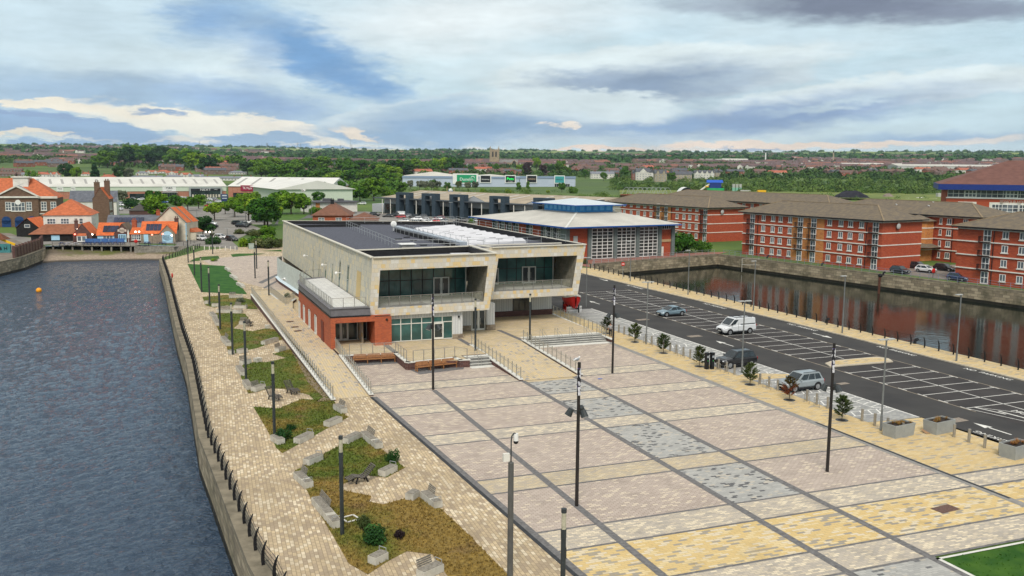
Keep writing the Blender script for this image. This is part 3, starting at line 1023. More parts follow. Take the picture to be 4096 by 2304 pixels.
# ---- leisure hub
def wb(mb,name,mats,parent,smooth=False):
 """link a mesh given in site coordinates under a thing (rotation 0)"""
 o = parent
 off = Vector((0,0,0))
 while o is not None:
  off += o.location
  o = o.parent
 mb.v = [(x-off.x,y-off.y,z-off.z) for x,y,z in mb.v]
 return mb.build(name,mats,parent,smooth)

def islands(mb):
 par = list(range(len(mb.v)))

 def find(i):
  while par[i] != i:
   par[i] = par[par[i]]
   i = par[i]
  return i
 key = {}
 for i,v in enumerate(mb.v):
  q = tuple(round(c*200) for c in v)
  if q in key:
   par[find(i)] = find(key[q])
  key[q] = i
 for f in mb.f:
  for i in f[1:]:
   par[find(i)] = find(f[0])
 g = {}
 for f,m in zip(mb.f,mb.mi):
  g.setdefault(find(f[0]),[]).append((f,m))
 for fs in g.values():
  n = MB()
  for f,m in fs:
   n.face([mb.v[i] for i in f],m)
  yield n

def wbs(mb,name,mats,parent):
 for n in islands(mb):
  wb(n,name,mats,parent)

def ringface(mb,outer,inner,m=0):
 n = len(outer)
 for i in range(n):
  j = (i+1) % n
  mb.face([outer[i],outer[j],inner[j],inner[i]],m)

ZT = .72
hub = thing('leisure_centre', 'two-storey leisure centre clad in cream and yellow panels with two leaning framed balconies', 'leisure centre', (21.5, 98., 0))
YB,ZR = 166.,10.35

def front_box(nm,Y,OUT,INN,yback,depth,floor_z):
 """leaning picture-frame front; OUT / INN = TL TR BR BL as (x, z)"""
 mb = MB()
 o3 = [(x,Y,z) for x,z in OUT]
 i3 = [(x,Y,z) for x,z in INN]
 ringface(mb,o3[::-1],i3[::-1])
 ib = [(x,Y+depth,z) for x,z in INN]
 for k in (0,1,2,3):
  j = (k+1) % 4
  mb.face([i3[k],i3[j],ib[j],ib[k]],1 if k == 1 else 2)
 return mb

DARKREV = blocks('shaded_olive_panels', [(0, (.20, .19, .15)), (.4, (.17, .16, .12)), (.75, (.23, .21, .16))], .46, .46, (.12, .11, .09), .012, wall=True, off=.35)  # darker copy of the cladding, shade of the recess put into its colours
L_OUT = [(21.85,10.38),(36.35,10.5),(35.5,3.98),(21.4,3.82)]
L_INN = [(22.7,8.98),(35.3,9.08),(34.78,4.95),(22.4,4.78)]
R_OUT = [(38.5,10.48),(51.3,10.58),(50.25,4.08),(38.28,4.02)]
R_INN = [(39.3,9.14),(50.1,9.2),(49.45,5.02),(38.72,4.98)]
mb = front_box('l', 98., L_OUT, L_INN, 0, 6.4, 4.9)
mb2 = front_box('r', 105.3, R_OUT, R_INN, 0, 6.2, 5.0)
b0 = len(mb.v)
mb.v += mb2.v
mb.f += [tuple(i+b0 for i in f) for f in mb2.f]
mb.mi += mb2.mi
YL = 168.5
mb.face([(21.4,98,3.82),(21.85,98,10.38),(21.3,YL,10.35),(21.0,YL,3.9)],3)
mb.face([(36.35,98,10.5),(35.5,98,3.98),(36.2,105.3,3.98),(36.9,105.3,10.45)])
mb.face([(36.4,105.3,10.45),(38.5,105.3,10.48),(38.28,105.3,4.02),(36.2,105.3,3.98)])
mb.face([(51.3,105.3,10.58),(50.25,105.3,4.08),(49.4,YB-8,4.0),(50.4,YB-8,10.4)])
mb.face([(21.3,YL,10.35),(50.4,YB-8,10.4),(49.4,YB-8,0),(21.0,YL,0)])
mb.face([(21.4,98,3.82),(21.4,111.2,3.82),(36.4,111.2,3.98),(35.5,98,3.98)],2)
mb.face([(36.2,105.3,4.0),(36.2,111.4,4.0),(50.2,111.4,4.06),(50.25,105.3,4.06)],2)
mb.face([(20.9,124,.0),(20.9,124,3.9),(20.9,98.8,3.9),(20.9,98.8,.0)])
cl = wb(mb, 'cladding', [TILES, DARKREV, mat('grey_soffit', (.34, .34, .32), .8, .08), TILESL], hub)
rf = MB()
rf.face([(21.7,107.6,9.85),(51.,108.8,9.95),(50.3,YB-8,9.9),(21.3,YL-.3,9.85)])
rf.face([(21.9,98.2,9.6),(36.4,98.2,9.7),(36.6,108.2,9.7),(21.8,107.4,9.6)])
rf.face([(38.4,105.4,9.95),(51.2,105.4,9.95),(51,109,9.95),(38,109,9.95)])
roof = wb(rf, 'roof', GRITROOF, hub)
cp = MB()

def coping(p,q,w=.42,h=.12):
 cp.bar(p,q,w,h)

for p,q in (((21.9,97.98,10.42),(36.4,97.98,10.54)),((21.85,98.2,10.42),(21.3,YL,10.40)),((36.25,98.2,10.54),(36.7,108.6,10.52)),((22.0,107.4,10.40),(37.3,108.9,10.44)),
             ((38.45,105.3,10.52),(51.3,105.3,10.62)),((51.2,105.5,10.6),(50.35,YB-8,10.46)),((38.5,105.5,10.5),(38.0,109.5,10.48)),((37.9,109.3,10.44),(49.8,109.7,10.46)),((21.4,YL-.2,10.4),(50.3,YB-8.2,10.44))):
 coping(p,q)
wb(cp, 'coping', mat('stone_coping', (.60, .57, .49), .7, .08), roof)
fl = MB()
for p,q in (((22.2,98.4,9.9),(36.2,98.4,10.0)),((22.2,107.1,9.9),(36.8,108.5,9.98)),((36.,98.5,10.),(36.4,108.4,10.)),((22.1,107.8,10.1),(37.2,109.3,10.15)),
             ((38.8,105.7,10.2),(50.9,105.7,10.3)),((50.85,106,10.2),(50.1,YB-8.5,10.15)),((22.,YL-.7,10.1),(50,YB-8.7,10.15)),((22.05,108,10.1),(21.65,YL-1,10.1))):
 fl.bar(p,q,.28,.62 if p[1] > 107 else .8)
fl.bar((21.9,YL-10.2,10.0),(33,YL-11.2,10.05),.5,.5)
wb(fl, 'upstand', FELT, roof)
pt = MB()
pt.face([(22.2,98.6,9.66),(25.5,98.6,9.66),(23.6,101.2,9.66),(22.2,101.2,9.66)])
pt.face([(32.6,99.5,9.76),(35.7,99.5,9.76),(36.1,107.2,9.76),(33.6,107.4,9.76)])
wbs(pt, 'paved_strip', MEMBRANE, roof)
wr = MB()
P00,P10,P11,P01 = Vector((37.3,112.2,10.05)),Vector((47.6,116.5,10.05)),Vector((47.4,150.,10.05)),Vector((38.9,143.8,10.05))
nr,ncol = 22,6
gv = [[None]*(ncol+1) for _ in range(nr+1)]
for i in range(nr+1):
 for j in range(ncol+1):
  v = P00.lerp(P01,i/nr).lerp(P10.lerp(P11,i/nr),j/ncol)
  gv[i][j] = (v.x,v.y,v.z+(.5 if i % 2 else .18)+(.06 if j % 2 else 0))
for i in range(nr):
 for j in range(ncol):
  wr.face([gv[i][j],gv[i][j+1],gv[i+1][j+1],gv[i+1][j]])
for j in range(ncol):
 for i,s_ in ((0,1),(nr,-1)):
  a,b_ = gv[i][j],gv[i][j+1]
  wr.face([(a[0],a[1],9.9),(b_[0],b_[1],9.9),b_,a])
for i in range(nr):
 for j in (0,ncol):
  a,b_ = gv[i][j],gv[i+1][j]
  wr.face([(a[0],a[1],9.9),(b_[0],b_[1],9.9),b_,a])
folded = wb(wr, 'folded_roof', MEMBRANE, hub)
sv = MB()
for k in range(9):
 i = 2+k*2
 for j in (2,4):
  if (k+j) % 3:
   a = gv[i][j]
   sv.bar((a[0]-.5,a[1]-.2,a[2]+.2),(a[0]+.5,a[1]+.1,a[2]+.2),.16,.1)
wbs(sv, 'roof_vent', mat('dark_vent', (.10, .10, .11), .7, .1), folded)
dk = MB()
dk.bar((36.2,144.5,10.5),(36.7,111.2,10.5),1.0,.5,0)
dk.bar((35.7,143.,10.2),(36.2,113,10.2),.25,.6,1)
wb(dk, 'duct', [mat('zinc_duct', (.50, .54, .60), .35, .08, .5, metal=.5), FELT], roof)
vt = MB()
vt.box(28.4,30.2,110.8,112.4,9.85,10.15,1)
vt.box(28.5,30.1,110.9,112.2,10.15,10.6,2)
vt.box(28.3,30.3,110.7,112.4,10.6,10.72,0)
for x,y in ((31.3,121),(32.6,117),(33.4,125),(34.,131),(32,128),(33.6,113.5)):
 vt.box(x,x+.9,y,y+.45,9.86,10.02,1)
wbs(vt, 'roof_cowl', [WHITE, BLACK, mat('louvre_grey', (.3, .29, .27), .6, .1)], roof)
dish = MB()
dish.tube((35.6,143.9,10.),(35.6,143.9,11.2),.05)
dish.ball((35.6,143.8,11.1),.5,0,12,8,(1,.25,1))
wb(dish, 'satellite_dish', WHITE, roof)
rl = MB()

def rail_run(mb,pts,h=1.1,sp=2.4,r=.028,rails=(1.0,.55)):
 for a,b_ in zip(pts,pts[1:]):
  a,b_ = Vector(a),Vector(b_)
  n = max(1,round((b_-a).length/sp))
  for i in range(n+1):
   p = a.lerp(b_,i/n)
   mb.tube(p,p+Vector((0,0,h)),r,5)
  for k in rails:
   mb.tube(a+Vector((0,0,h*k)),b_+Vector((0,0,h*k)),r*.8,5)

rail_run(rl,[(30.4,156.5,9.9),(28.3,113.5,9.9),(37.4,111.2,9.95),(48.6,113.6,9.95)])
rail_run(rl,[(35.3,143.5,9.9),(35.9,112,9.9)])
rail_run(rl,[(37.4,143.5,9.9),(38.1,130,9.9),(40.5,129.5,9.9)])
rail_run(rl,[(38.0,126,9.9),(38.5,115,9.9),(40.8,114.5,9.9)])
rail_run(rl,[(50.6,110,10.5),(50.1,YB-10,10.5)],1.0,3)
rail_run(rl,[(31,YL-9,10.3),(50.2,YB-8.4,10.4)],1.0,3)
rail_run(rl,[(47.4,152.5,9.9),(49.6,153,9.9),(49.6,157,9.9),(47.4,156.5,9.9),(47.4,152.5,9.9)],1.4,1.2)
wb(rl, 'guard_rail', GALV, roof)
lw = [(135.2,8.0,4.9,.35),(130.2,8.2,4.75,.4),(124.9,7.15,5.2,.55),(120.2,7.4,5.2,.6),(115.3,8.25,4.8,.7),(110.2,8.25,5.1,.8)]

def lx(y,z):
 return 21.4+.45*(z-3.8)/6.55-(y-98)*.0065

for y,z1,z0,w in lw:
 f = MB()
 for dz0,dz1,dy0,dy1,m_,pr in ((0,1,0,1,1,.03),(-.04,.03,-.08,1.08,0,.07),(.97,1.04,-.08,1.08,0,.07),(.45,.49,0,1,0,.07),(0,1,-.1,0,0,.07),(0,1,1,1.1,0,.07)):
  za,zb = z0+(z1-z0)*dz0,z0+(z1-z0)*dz1
  ya,yb = y-w/2+w*dy0,y-w/2+w*dy1
  f.face([(lx(ya,za)-pr,ya,za),(lx(ya,zb)-pr,ya,zb),(lx(yb,zb)-pr,yb,zb),(lx(yb,za)-pr,yb,za)],m_)
 wb(f, 'slot_window', [mat('grey_green_frame', (.30, .32, .28), .5, .05), TEALG], cl)
f = MB()
f.face([(lx(103,5)-.03,103,4.9),(lx(103,8.25)-.03,103,8.25),(lx(105.3,8.25)-.03,105.3,8.25),(lx(105.3,5)-.03,105.3,4.9)])
wb(f, 'tan_panel', mat('tan_panel_face', (.56, .42, .20), .7, .05), cl)
for y,z in ((124.5,6.9),(114.6,6.9),(140,6.7)):
 f = MB()
 f.bar((lx(y,z)-.02,y,z),(lx(y,z)-.5,y,z+.05),.06)
 f.ball((lx(y,z)-.6,y,z),.2,0,8,6)
 wb(f, 'floodlight', WHITE, cl)

def glazing(mb,x0,x1,z0,z1,y,nx,zs,fr=.07,proud=.05,mf=0,mg=1):
 """glass sheet with a grid of bars in a plane of constant y facing -y"""
 mb.face([(x0,y,z0),(x1,y,z0),(x1,y,z1),(x0,y,z1)],mg)
 for i in range(nx+1):
  x = x0+(x1-x0)*i/nx
  mb.box(x-fr/2,x+fr/2,y-proud,y+.02,z0,z1,mf)
 for k,z in enumerate([z0,z1]+list(zs)):
  mb.box(x0-fr/2,x1+fr/2,y-proud*.8,y+.015,z-fr/2,z+fr/2,mf)

def doors(parent, x0, x1, z0, z1, y, n=2, name='door'):
 f = MB()
 f.face([(x0,y,z0),(x1,y,z0),(x1,y,z1),(x0,y,z1)],1)
 w = (x1-x0)/n
 for i in range(n):
  a,c_ = x0+i*w,x0+(i+1)*w
  for q in ((a,a+.14,z0,z1),(c_-.14,c_,z0,z1),(a+.14,c_-.14,z0,z0+.2),(a+.14,c_-.14,z1-.14,z1)):
   f.box(q[0],q[1],y-.07,y+.02,q[2],q[3],0)
  hx = c_-.24 if i == 0 else a+.24
  f.box(hx-.02,hx+.02,y-.14,y-.1,z0+.7,z0+1.5,2)
 return wb(f,name,[COPING,PANE,STEEL],parent)

ROOMS = mat('dim_room_back', (.05, .055, .05), .8, .3, .6)
g = MB()
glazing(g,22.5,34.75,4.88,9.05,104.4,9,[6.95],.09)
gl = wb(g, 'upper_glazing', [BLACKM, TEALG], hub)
doors(gl,30.6,32.6,4.95,7.2,104.3)
g = MB()
glazing(g,38.8,49.5,5.0,9.2,111.45,8,[7.1],.09)
gl = wb(g, 'upper_glazing', [BLACKM, TEALG], hub)
doors(gl,40.2,41.6,5.05,7.2,111.35,1)
doors(gl,44.9,46.9,5.05,7.3,111.35)
st = MB()
for x0,y in ((34.76,104.35),(49.46,111.4)):
 st.box(x0-.12,x0,y-.12,y,4.95,9.05)
wbs(st, 'end_mullion', COPING, hub)
fl = MB()
fl.box(22.42,34.76,98.1,104.4,4.7,4.86)
fl.box(38.74,49.44,105.4,111.4,4.85,4.99)
wb(fl, 'balcony_floor', mat('balcony_slab', (.26, .26, .25), .85, .15), hub)

def balustrade_parts(parent, pts, h=1.1, sp=1.25, glassy=True, low=None, nm='balustrade_panel', handrail=False):
 """steel posts each a part, glass panels and rails"""
 gm = MB()
 rm = MB()
 for a,b_ in zip(pts,pts[1:]):
  a,b_ = Vector(a),Vector(b_)
  n = max(1,round((b_-a).length/sp))
  d = (b_-a)/n
  for i in range(n+1):
   if i == n and b_ != Vector(pts[-1]):
    continue
   p = a+d*i
   m_ = MB()
   m_.box(p.x-.035,p.x+.035,p.y-.035,p.y+.035,p.z,p.z+h)
   m_.box(p.x-.07,p.x+.07,p.y-.07,p.y+.07,p.z,p.z+.02)
   wb(m_, 'post', STEEL, parent)
  for i in range(n):
   p,q = a+d*i+d*.07,a+d*(i+1)-d*.07
   gm.face([(p.x,p.y,p.z+.12),(q.x,q.y,q.z+.12),(q.x,q.y,q.z+h*.94),(p.x,p.y,p.z+h*.94)])
  if handrail:
   nn = Vector((-d.y,d.x,0)).normalized()*.12
   rm.tube(a+nn+Vector((0,0,h*.82)),b_+nn+Vector((0,0,h*.82)),.024,6)
  else:
   rm.tube(a+Vector((0,0,h)),b_+Vector((0,0,h)),.026,6)
 wb(gm, 'glass_panel', CLEAR, parent)
 wb(rm, 'handrail', STEEL, parent)

def balustrade(label,pts,**k):
 t = thing('glass_balustrade', label, 'balustrade', pts[0])
 balustrade_parts(t,pts,**k)
 return t

balustrade('steel and glass balustrade along the left leaning balcony of the leisure centre', [(22.5, 98.25, 4.88), (34.7, 98.25, 4.98)])
balustrade('steel and glass balustrade along the right leaning balcony of the leisure centre', [(38.85, 105.55, 5.0), (49.4, 105.55, 5.05)])
wing = MB()
rp = [(17.05,97.3)]
side = [(17.0,118.),(17.05,121.),(17.5,123.6),(18.6,125.4),(20.9,126.2)]
z0,z1 = .0,4.05
mbw = MB()
pts = [(17.05,97.3)]+side
for a,c_ in zip(pts,pts[1:]):
 mbw.face([(a[0],a[1],z0),(a[0],a[1],z1),(c_[0],c_[1],z1),(c_[0],c_[1],z0)])
for x0,x1,za,zb in ((17.05,17.55,z0,z1),(21.87,23.75,z0,3.95),(17.55,21.87,3.45,z1)):
 mbw.face([(x0,97.3,za),(x1,97.3,za),(x1,97.3,zb),(x0,97.3,zb)])
mbw.face([(17.55,97.3,z0),(17.55,101.5,z0),(17.55,101.5,3.45),(17.55,97.3,3.45)])
mbw.face([(21.87,97.3,z0),(21.87,97.3,3.45),(21.87,101.5,3.45),(21.87,101.5,z0)])
mbw.face([(23.75,97.3,z0),(23.75,99,z0),(23.75,99,3.9),(23.75,97.3,3.9)])
mbw.face([(17.55,97.3,3.45),(17.55,101.5,3.45),(21.87,101.5,3.45),(21.87,97.3,3.45)])
mbw.face([(17.05,97.3,z1),(23.75,97.3,z1),(23.75,98,z1),(17.05,98,z1)])
bw = wb(mbw, 'brick_wing', BRICKVIVID, hub)
bd = MB()
for a,c_ in zip(pts,pts[1:]):
 for dz0,dz1,pr,m_ in ((4.05,4.2,-.06,1),(4.2,5.0,.02,0)):
  bd.face([(a[0]+pr,a[1],dz0),(a[0]+pr,a[1],dz1),(c_[0]+pr,c_[1],dz1),(c_[0]+pr,c_[1],dz0)],m_)
bd.face([(16.99,97.27,4.05),(21.4,97.27,4.05),(21.4,97.27,4.2),(16.99,97.27,4.2)],1)
bd.face([(17.05,97.33,4.2),(21.4,97.33,4.2),(21.4,97.33,5.0),(17.05,97.33,5.0)],0)
bd.prism([(16.95,97.2)]+[(x-.1,y) for x,y in side]+[(21.3,126.2),(21.3,97.2)],5.0,5.06,0)
wb(bd, 'terrace_fascia', [mat('slate_grey_fascia', (.15, .145, .16), .5, .1), BLACKM], bw)
tp = MB()
tp.prism([(17.6,98.1),(17.5,118),(18.3,123.2),(21.2,125),(21.2,98.1)],5.06,5.09)
wb(tp, 'terrace_paving', blocks('pale_terrace_slabs', [(0, (.62, .62, .60)), (.5, (.66, .66, .64)), (.8, (.58, .58, .57))], .6, .6, (.45, .45, .44), .02, off=0), bw)
for ya,yb,zt_,zb_ in ((119.2,120.8,2.74,.6),(114.9,117.1,2.78,.65),(110.6,112.7,2.86,.7),(105.9,108.2,2.9,.72)):
 f = MB()
 yc = (ya+yb)/2
 for y0,y1,za,zb,m_,p in ((yc-.55,yc+.55,zb_,zt_,1,.02),(yc-.62,yc-.5,zb_,zt_,0,.06),(yc+.5,yc+.62,zb_,zt_,0,.06),(yc-.62,yc+.62,zb_-.08,zb_+.04,0,.1),(yc-.62,yc+.62,zt_-.1,zt_,0,.06),(yc-.04,yc+.04,zb_,zt_,0,.05)):
  f.box(17.0-p,17.03,y0,y1,za,zb,m_)
 wb(f, 'wing_window', [COPING, PANEB], bw)
f = MB()
f.box(16.96,17.02,101.6,103.2,.5,2.95)
wb(f, 'wing_door', mat('dark_brick_door', (.16, .035, .02), .7, .1), bw)  # one flat dark brick-red colour
balustrade('glass balustrade round the white roof terrace on the brick wing', [(20.9, 97.45, 5.06), (17.25, 97.45, 5.06), (17.2, 118., 5.06), (17.25, 121, 5.06), (17.75, 123.4, 5.06), (18.7, 125., 5.06), (20.8, 125.8, 5.06)], sp=1.1)
g = MB()
glazing(g,17.6,21.85,.75,3.45,101.48,4,[],.1)
gg = wb(g, 'entrance_glazing', [COPING, PANE], bw)
doors(gg,18.1,19.7,.75,3.2,101.4)
g = MB()
glazing(g,23.9,31.2,.8,3.4,98.6,6,[2.75],.09)
gg = wb(g, 'cafe_glazing', [COPING, TEALG], hub)
doors(gg,28.9,30.1,.8,2.7,98.5,1)
g = MB()
g.box(23.75,31.25,98.55,98.75,3.42,3.95)
g.box(31.25,32.4,98.5,98.8,1.25,3.95)
g.box(32.38,34.85,102.65,102.85,1.4,3.95)
g.box(34.85,36.75,102.6,102.8,3.3,3.95)
g.box(36.75,37.8,102.4,111.2,1.4,4.0)
g.box(37.8,49.2,111.15,111.4,1.45,4.03)
g.face([(32.4,98.5,1.25),(32.4,102.7,1.25),(32.4,102.7,3.95),(32.4,98.5,3.95)])
g.face([(49.2,111.15,.9),(49.2,YB-10,.9),(49.2,YB-10,4.03),(49.2,111.15,4.03)])
wcl = wb(g, 'ribbed_cladding', WHITECLAD, hub)
g = MB()
g.box(31.2,32.5,98.4,98.9,.5,1.25)
g.box(32.5,34.85,102.55,102.9,.5,1.4)
g.box(36.72,37.9,102.3,102.9,.5,1.4)
g.face([(32.5,98.4,.5),(32.5,102.6,.5),(32.5,102.6,1.25),(32.5,98.4,1.25)])
wbs(g, 'stone_plinth', GRITSTONE, hub)
g = MB()
g.box(37.9,49.3,111.05,111.4,.5,1.45)
wb(g, 'brick_plinth', BRICKPURP, hub)
doors(wcl,34.9,36.7,.75,3.25,102.72)
g = MB()
glazing(g,43.6,46.15,1.4,3.0,111.1,3,[],.08)
wb(g, 'strip_window', [BLACKM, PANE], wcl)
g = MB()
glazing(g,46.17,46.2,1.4,3.0,111.08,1,[],.06)
for x,z in ((31.9,3.3),(23.2,3.6)):
 g.ball((x,98.3 if x > 30 else 97.2,z),.14,0,8,6)
wbs(g, 'wall_lamp', [BLACKM, BLACKM], hub)
g = MB()
cv = [(20.95,126),(20.7,140),(20.2,152),(19.8,160),(19.9,166),(20.9,YL-.2)]
for a,c_ in zip(cv,cv[1:]):
 g.face([(a[0],a[1],.7),(a[0],a[1],4.0),(c_[0],c_[1],4.0),(c_[0],c_[1],.7)])
 n = int(hypot(c_[0]-a[0],c_[1]-a[1])/.8)
 for i in range(n):
  k = i/n
  x,y = a[0]+(c_[0]-a[0])*k,a[1]+(c_[1]-a[1])*k
  g.box(x-.16,x,y,y+.08,.7,4.0)
wb(g, 'finned_wall', mat('pale_fins', (.44, .48, .46), .5, .08), hub)
g = MB()
for a,c_ in zip(cv[1:],cv[2:]):
 g.face([(a[0]-.5,a[1],-.0),(a[0]-.5,a[1],.55),(c_[0]-.5,c_[1],.55),(c_[0]-.5,c_[1],.0)],0)
 g.face([(a[0]-.6,a[1],.55),(a[0],a[1],.75),(c_[0],c_[1],.75),(c_[0]-.6,c_[1],.55)],1)
wb(g, 'curved_plinth', [BRICKPURP, mat('pale_blue_sill', (.58, .68, .74), .5, .05)], hub)

# ---- terrace,ramps and stairs
tr = MB()
tr.prism([(17.35,93.0),(23.0,92.6),(23.0,87.85),(29.2,86.9),(29.2,89.3),(32.0,89.3),(32.0,94.3),(38.15,94.3),(39.2,96.4),(49.0,96.6),(49.2,111.3),(17.2,111.3)],0,ZT,1,0)
tag(tr.build('terrace', [PBUFF, BRICKPURP]), kind='structure')
rm = MB()
rm.face([(32.1,79.3,.02),(38.1,79.3,.02),(38.15,94.3,ZT),(32.0,94.3,ZT)])
rm.face([(38.1,79.3,.0),(38.15,94.3,0),(38.15,94.3,ZT),(38.1,79.3,.02)])
tag(rm.build('ramp', PRAMP), kind='structure')
LW0,LW1 = (13.73,77.87),(13.07,142.56)
rm = MB()
rm.face([(LW0[0]+.3,78.3,.02),(17.2,78.3,.02),(17.2,95,.62),(LW0[0]+.3+(95-78)*(LW1[0]-LW0[0])/(LW1[1]-LW0[1]),95,.62)])
rm.face([(LW0[0]+.3+(95-78)*(LW1[0]-LW0[0])/(LW1[1]-LW0[1]),95,.62),(17.2,95,.62),(17.2,128,.62),(LW1[0]+.3,128,.62)])
rm.face([(LW1[0]+.3,128,.62),(17.2,128,.62),(20.5,152,.02),(LW1[0]+.3,152,.02)])
tag(rm.build('ramp', PRAMP), kind='structure')
sheet('paving_band', PBAND, [[(A1-.3, 92.6), (A1+.3, 92.6), (A1+.3, 98), (A1-.3, 98)], [(31.6, 94), (32.2, 94), (32.2, 98.3), (31.6, 98.3)], [(38.2, 94.4), (38.75, 95.6), (38.5, 102), (37.9, 102.2)]], ZT+.006)
sheet('paving_band', PBAND, [[(18.3, 91.), (22.9, 90.9), (22.95, 92.5), (18.3, 92.9)], [(23.6, 85.2), (28.4, 86.0), (28.8, 87.0), (23.1, 87.8)]], .014)

def retwall(label,pts,h0,h1,th=.34,copw=.42):
 """plum brick retaining wall with a white coping, height h0 to h1 along pts"""
 t = thing('retaining_wall', label, 'wall', (pts[0][0], pts[0][1], 0))
 L_ = [0]
 for a,c_ in zip(pts,pts[1:]):
  L_.append(L_[-1]+hypot(c_[0]-a[0],c_[1]-a[1]))
 w,cpg = MB(),MB()
 for i,(a,c_) in enumerate(zip(pts,pts[1:])):
  ha,hb = h0+(h1-h0)*L_[i]/L_[-1],h0+(h1-h0)*L_[i+1]/L_[-1]
  d = Vector((c_[0]-a[0],c_[1]-a[1])).normalized()
  n = Vector((-d.y,d.x))
  for mbx,wd,za,zb,zc,zd in ((w,th,0,0,ha,hb),(cpg,copw,ha,hb,ha+.09,hb+.09)):
   o = n*wd/2
   e = d*(wd/2 if mbx is cpg else wd/2-.03)
   A0,A1_,B0,B1 = (a[0]+o.x-e.x,a[1]+o.y-e.y),(a[0]-o.x-e.x,a[1]-o.y-e.y),(c_[0]+o.x+e.x,c_[1]+o.y+e.y),(c_[0]-o.x+e.x,c_[1]-o.y+e.y)
   mbx.face([(*A1_,za),(*B1,zb),(*B1,zd),(*A1_,zc)])
   mbx.face([(*B0,zb),(*A0,za),(*A0,zc),(*B0,zd)])
   mbx.face([(*A0,za),(*A1_,za),(*A1_,zc),(*A0,zc)])
   mbx.face([(*B1,zb),(*B0,zb),(*B0,zd),(*B1,zd)])
   mbx.face([(*A1_,zc),(*B1,zd),(*B0,zd),(*A0,zc)])
 wb(w, 'brickwork', BRICKPURP, t)
 wb(cpg, 'coping', COPING, t)
 return [(p[0],p[1],h0+(h1-h0)*s/L_[-1]+.09) for p,s in zip(pts,L_)]

W1 = retwall('long plum brick wall between the rough grass beds and the buff side ramp', [LW0, (LW0[0]+(LW1[0]-LW0[0])*.45, LW0[1]+(LW1[1]-LW0[1])*.45), LW1], .12, .75)
balustrade('long glass balustrade above the rough grass beds beside the side ramp', [W1[0], W1[-1]], sp=1.15, h=1.15, handrail=True)
W2 = retwall('sloping plum brick wall between the side ramp and the pink plaza', [(17.22, 78.5), (17.35, 93.3)], .12, ZT)
balustrade('glass balustrade between the side ramp and the pink plaza', [W2[0], W2[-1], (17.5, 97.0, .82)], sp=1.0, h=1.15, handrail=True)
W3 = retwall('plum brick wall behind the left hardwood bench', [(17.6, 93.0), (23.0, 92.5), (23.0, 87.75), (23.1, 87.6)], ZT, ZT)
balustrade('glass balustrade above the left hardwood bench', [(18.2, 93., .81), (23.0, 92.5, .81), (23.0, 88.0, .81)])
W4 = retwall('plum brick wall behind the right hardwood bench', [(23.2, 87.6), (28.2, 88.3), (28.4, 87.0), (29.2, 86.9)], ZT, ZT)
balustrade('glass balustrade above the right hardwood bench', [(23.6, 87.65, .81), (28.2, 88.3, .81), (29.1, 86.95, .81)])
W5 = retwall('plum brick wall on the left of the central ramp', [(32.05, 79.5), (32.05, 94.2)], .12, ZT)
balustrade('glass balustrade on the left of the central ramp', [W5[0], W5[1]], sp=1.15, h=1.15, handrail=True)
W6 = retwall('plum brick wall on the right of the central ramp', [(38.4, 79.5), (38.6, 95.0)], .12, ZT)
balustrade('glass balustrade on the right of the central ramp', [W6[0], W6[1]], sp=1.15, h=1.15, handrail=True)
W7 = retwall('plum brick wall along the accessible bays on the right of the terrace', [(49.5, 94.2), (49.35, 97.), (49.5, 116.)], .3, .75)
balustrade('glass balustrade on the right edge of the terrace by the red boat', [(49.4, 95.5, .55), (49.5, 116., .85)], sp=1.2)
W8 = retwall('short plum brick wall at the side lot behind the brick wing', [(16.32,146.67), (16.81,132.62), (19.00,138.54)], .2, .35)
balustrade('glass balustrade of the small side stair behind the brick wing', W8, sp=.8)

def steps(label,x0,x1,y0,n,tread,dirn=1):
 t = thing('steps', label, 'steps', ((x0+x1)/2, y0, 0))
 r = ZT/n
 s = MB()
 for i in range(n):
  s.box(x0,x1,y0+i*tread,y0+n*tread+.3,i*r,(i+1)*r)
 wb(s, 'treads', mat('dark_step_stone', (.20, .20, .19), .85, .15), t)
 nb = MB()
 for i in range(n):
  nb.box(x0+.01,x1-.01,y0+i*tread-.012,y0+i*tread+.1,(i+1)*r-.03,(i+1)*r+.012)
 nb.box(x0,x1,y0-1.0,y0-.06,.0,.02)
 nb.box(x0,x1,y0+n*tread+.1,y0+n*tread+.8,ZT,ZT+.016)
 wb(nb, 'nosing', COPING, t)
 return t

s1 = steps('wide dark flight of steps with white nosings right of the central ramp', 38.9, 49.0, 94.6, 4, .38)
s2 = steps('short flight of steps between the bench wall and central ramp', 29.3, 31.8, 87.0, 3, .38)

def stair_rail(x,y0,y1,z0,z1,label,group):
 t = thing('stair_handrail', label, 'handrail', (x, y0, z0), 0, group)
 for dx in (-.16,.16):
  m_ = MB()
  m_.tube((x+dx,y0,z0),(x+dx,y0,z0+.95),.022,6)
  m_.tube((x+dx,y1,z1),(x+dx,y1,z1+.95),.022,6)
  m_.tube((x+dx,y0-.25,z0+.9),(x+dx,y0,z0+.95),.022,6)
  m_.tube((x+dx,y0,z0+.95),(x+dx,y1,z1+.95),.022,6)
  wb(m_, 'rail', STEEL, t)

for i,x in enumerate((41.3,43.2,45.1,47.0,48.7)):
 stair_rail(x, 94.6, 96.2, .0, ZT, '%s steel handrail from the left on the wide dark steps' % ORD[i], 'handrails on the wide steps')
stair_rail(30.5, 87., 88.3, 0, ZT, 'steel handrail in the middle of the short steps beside the central ramp', None)

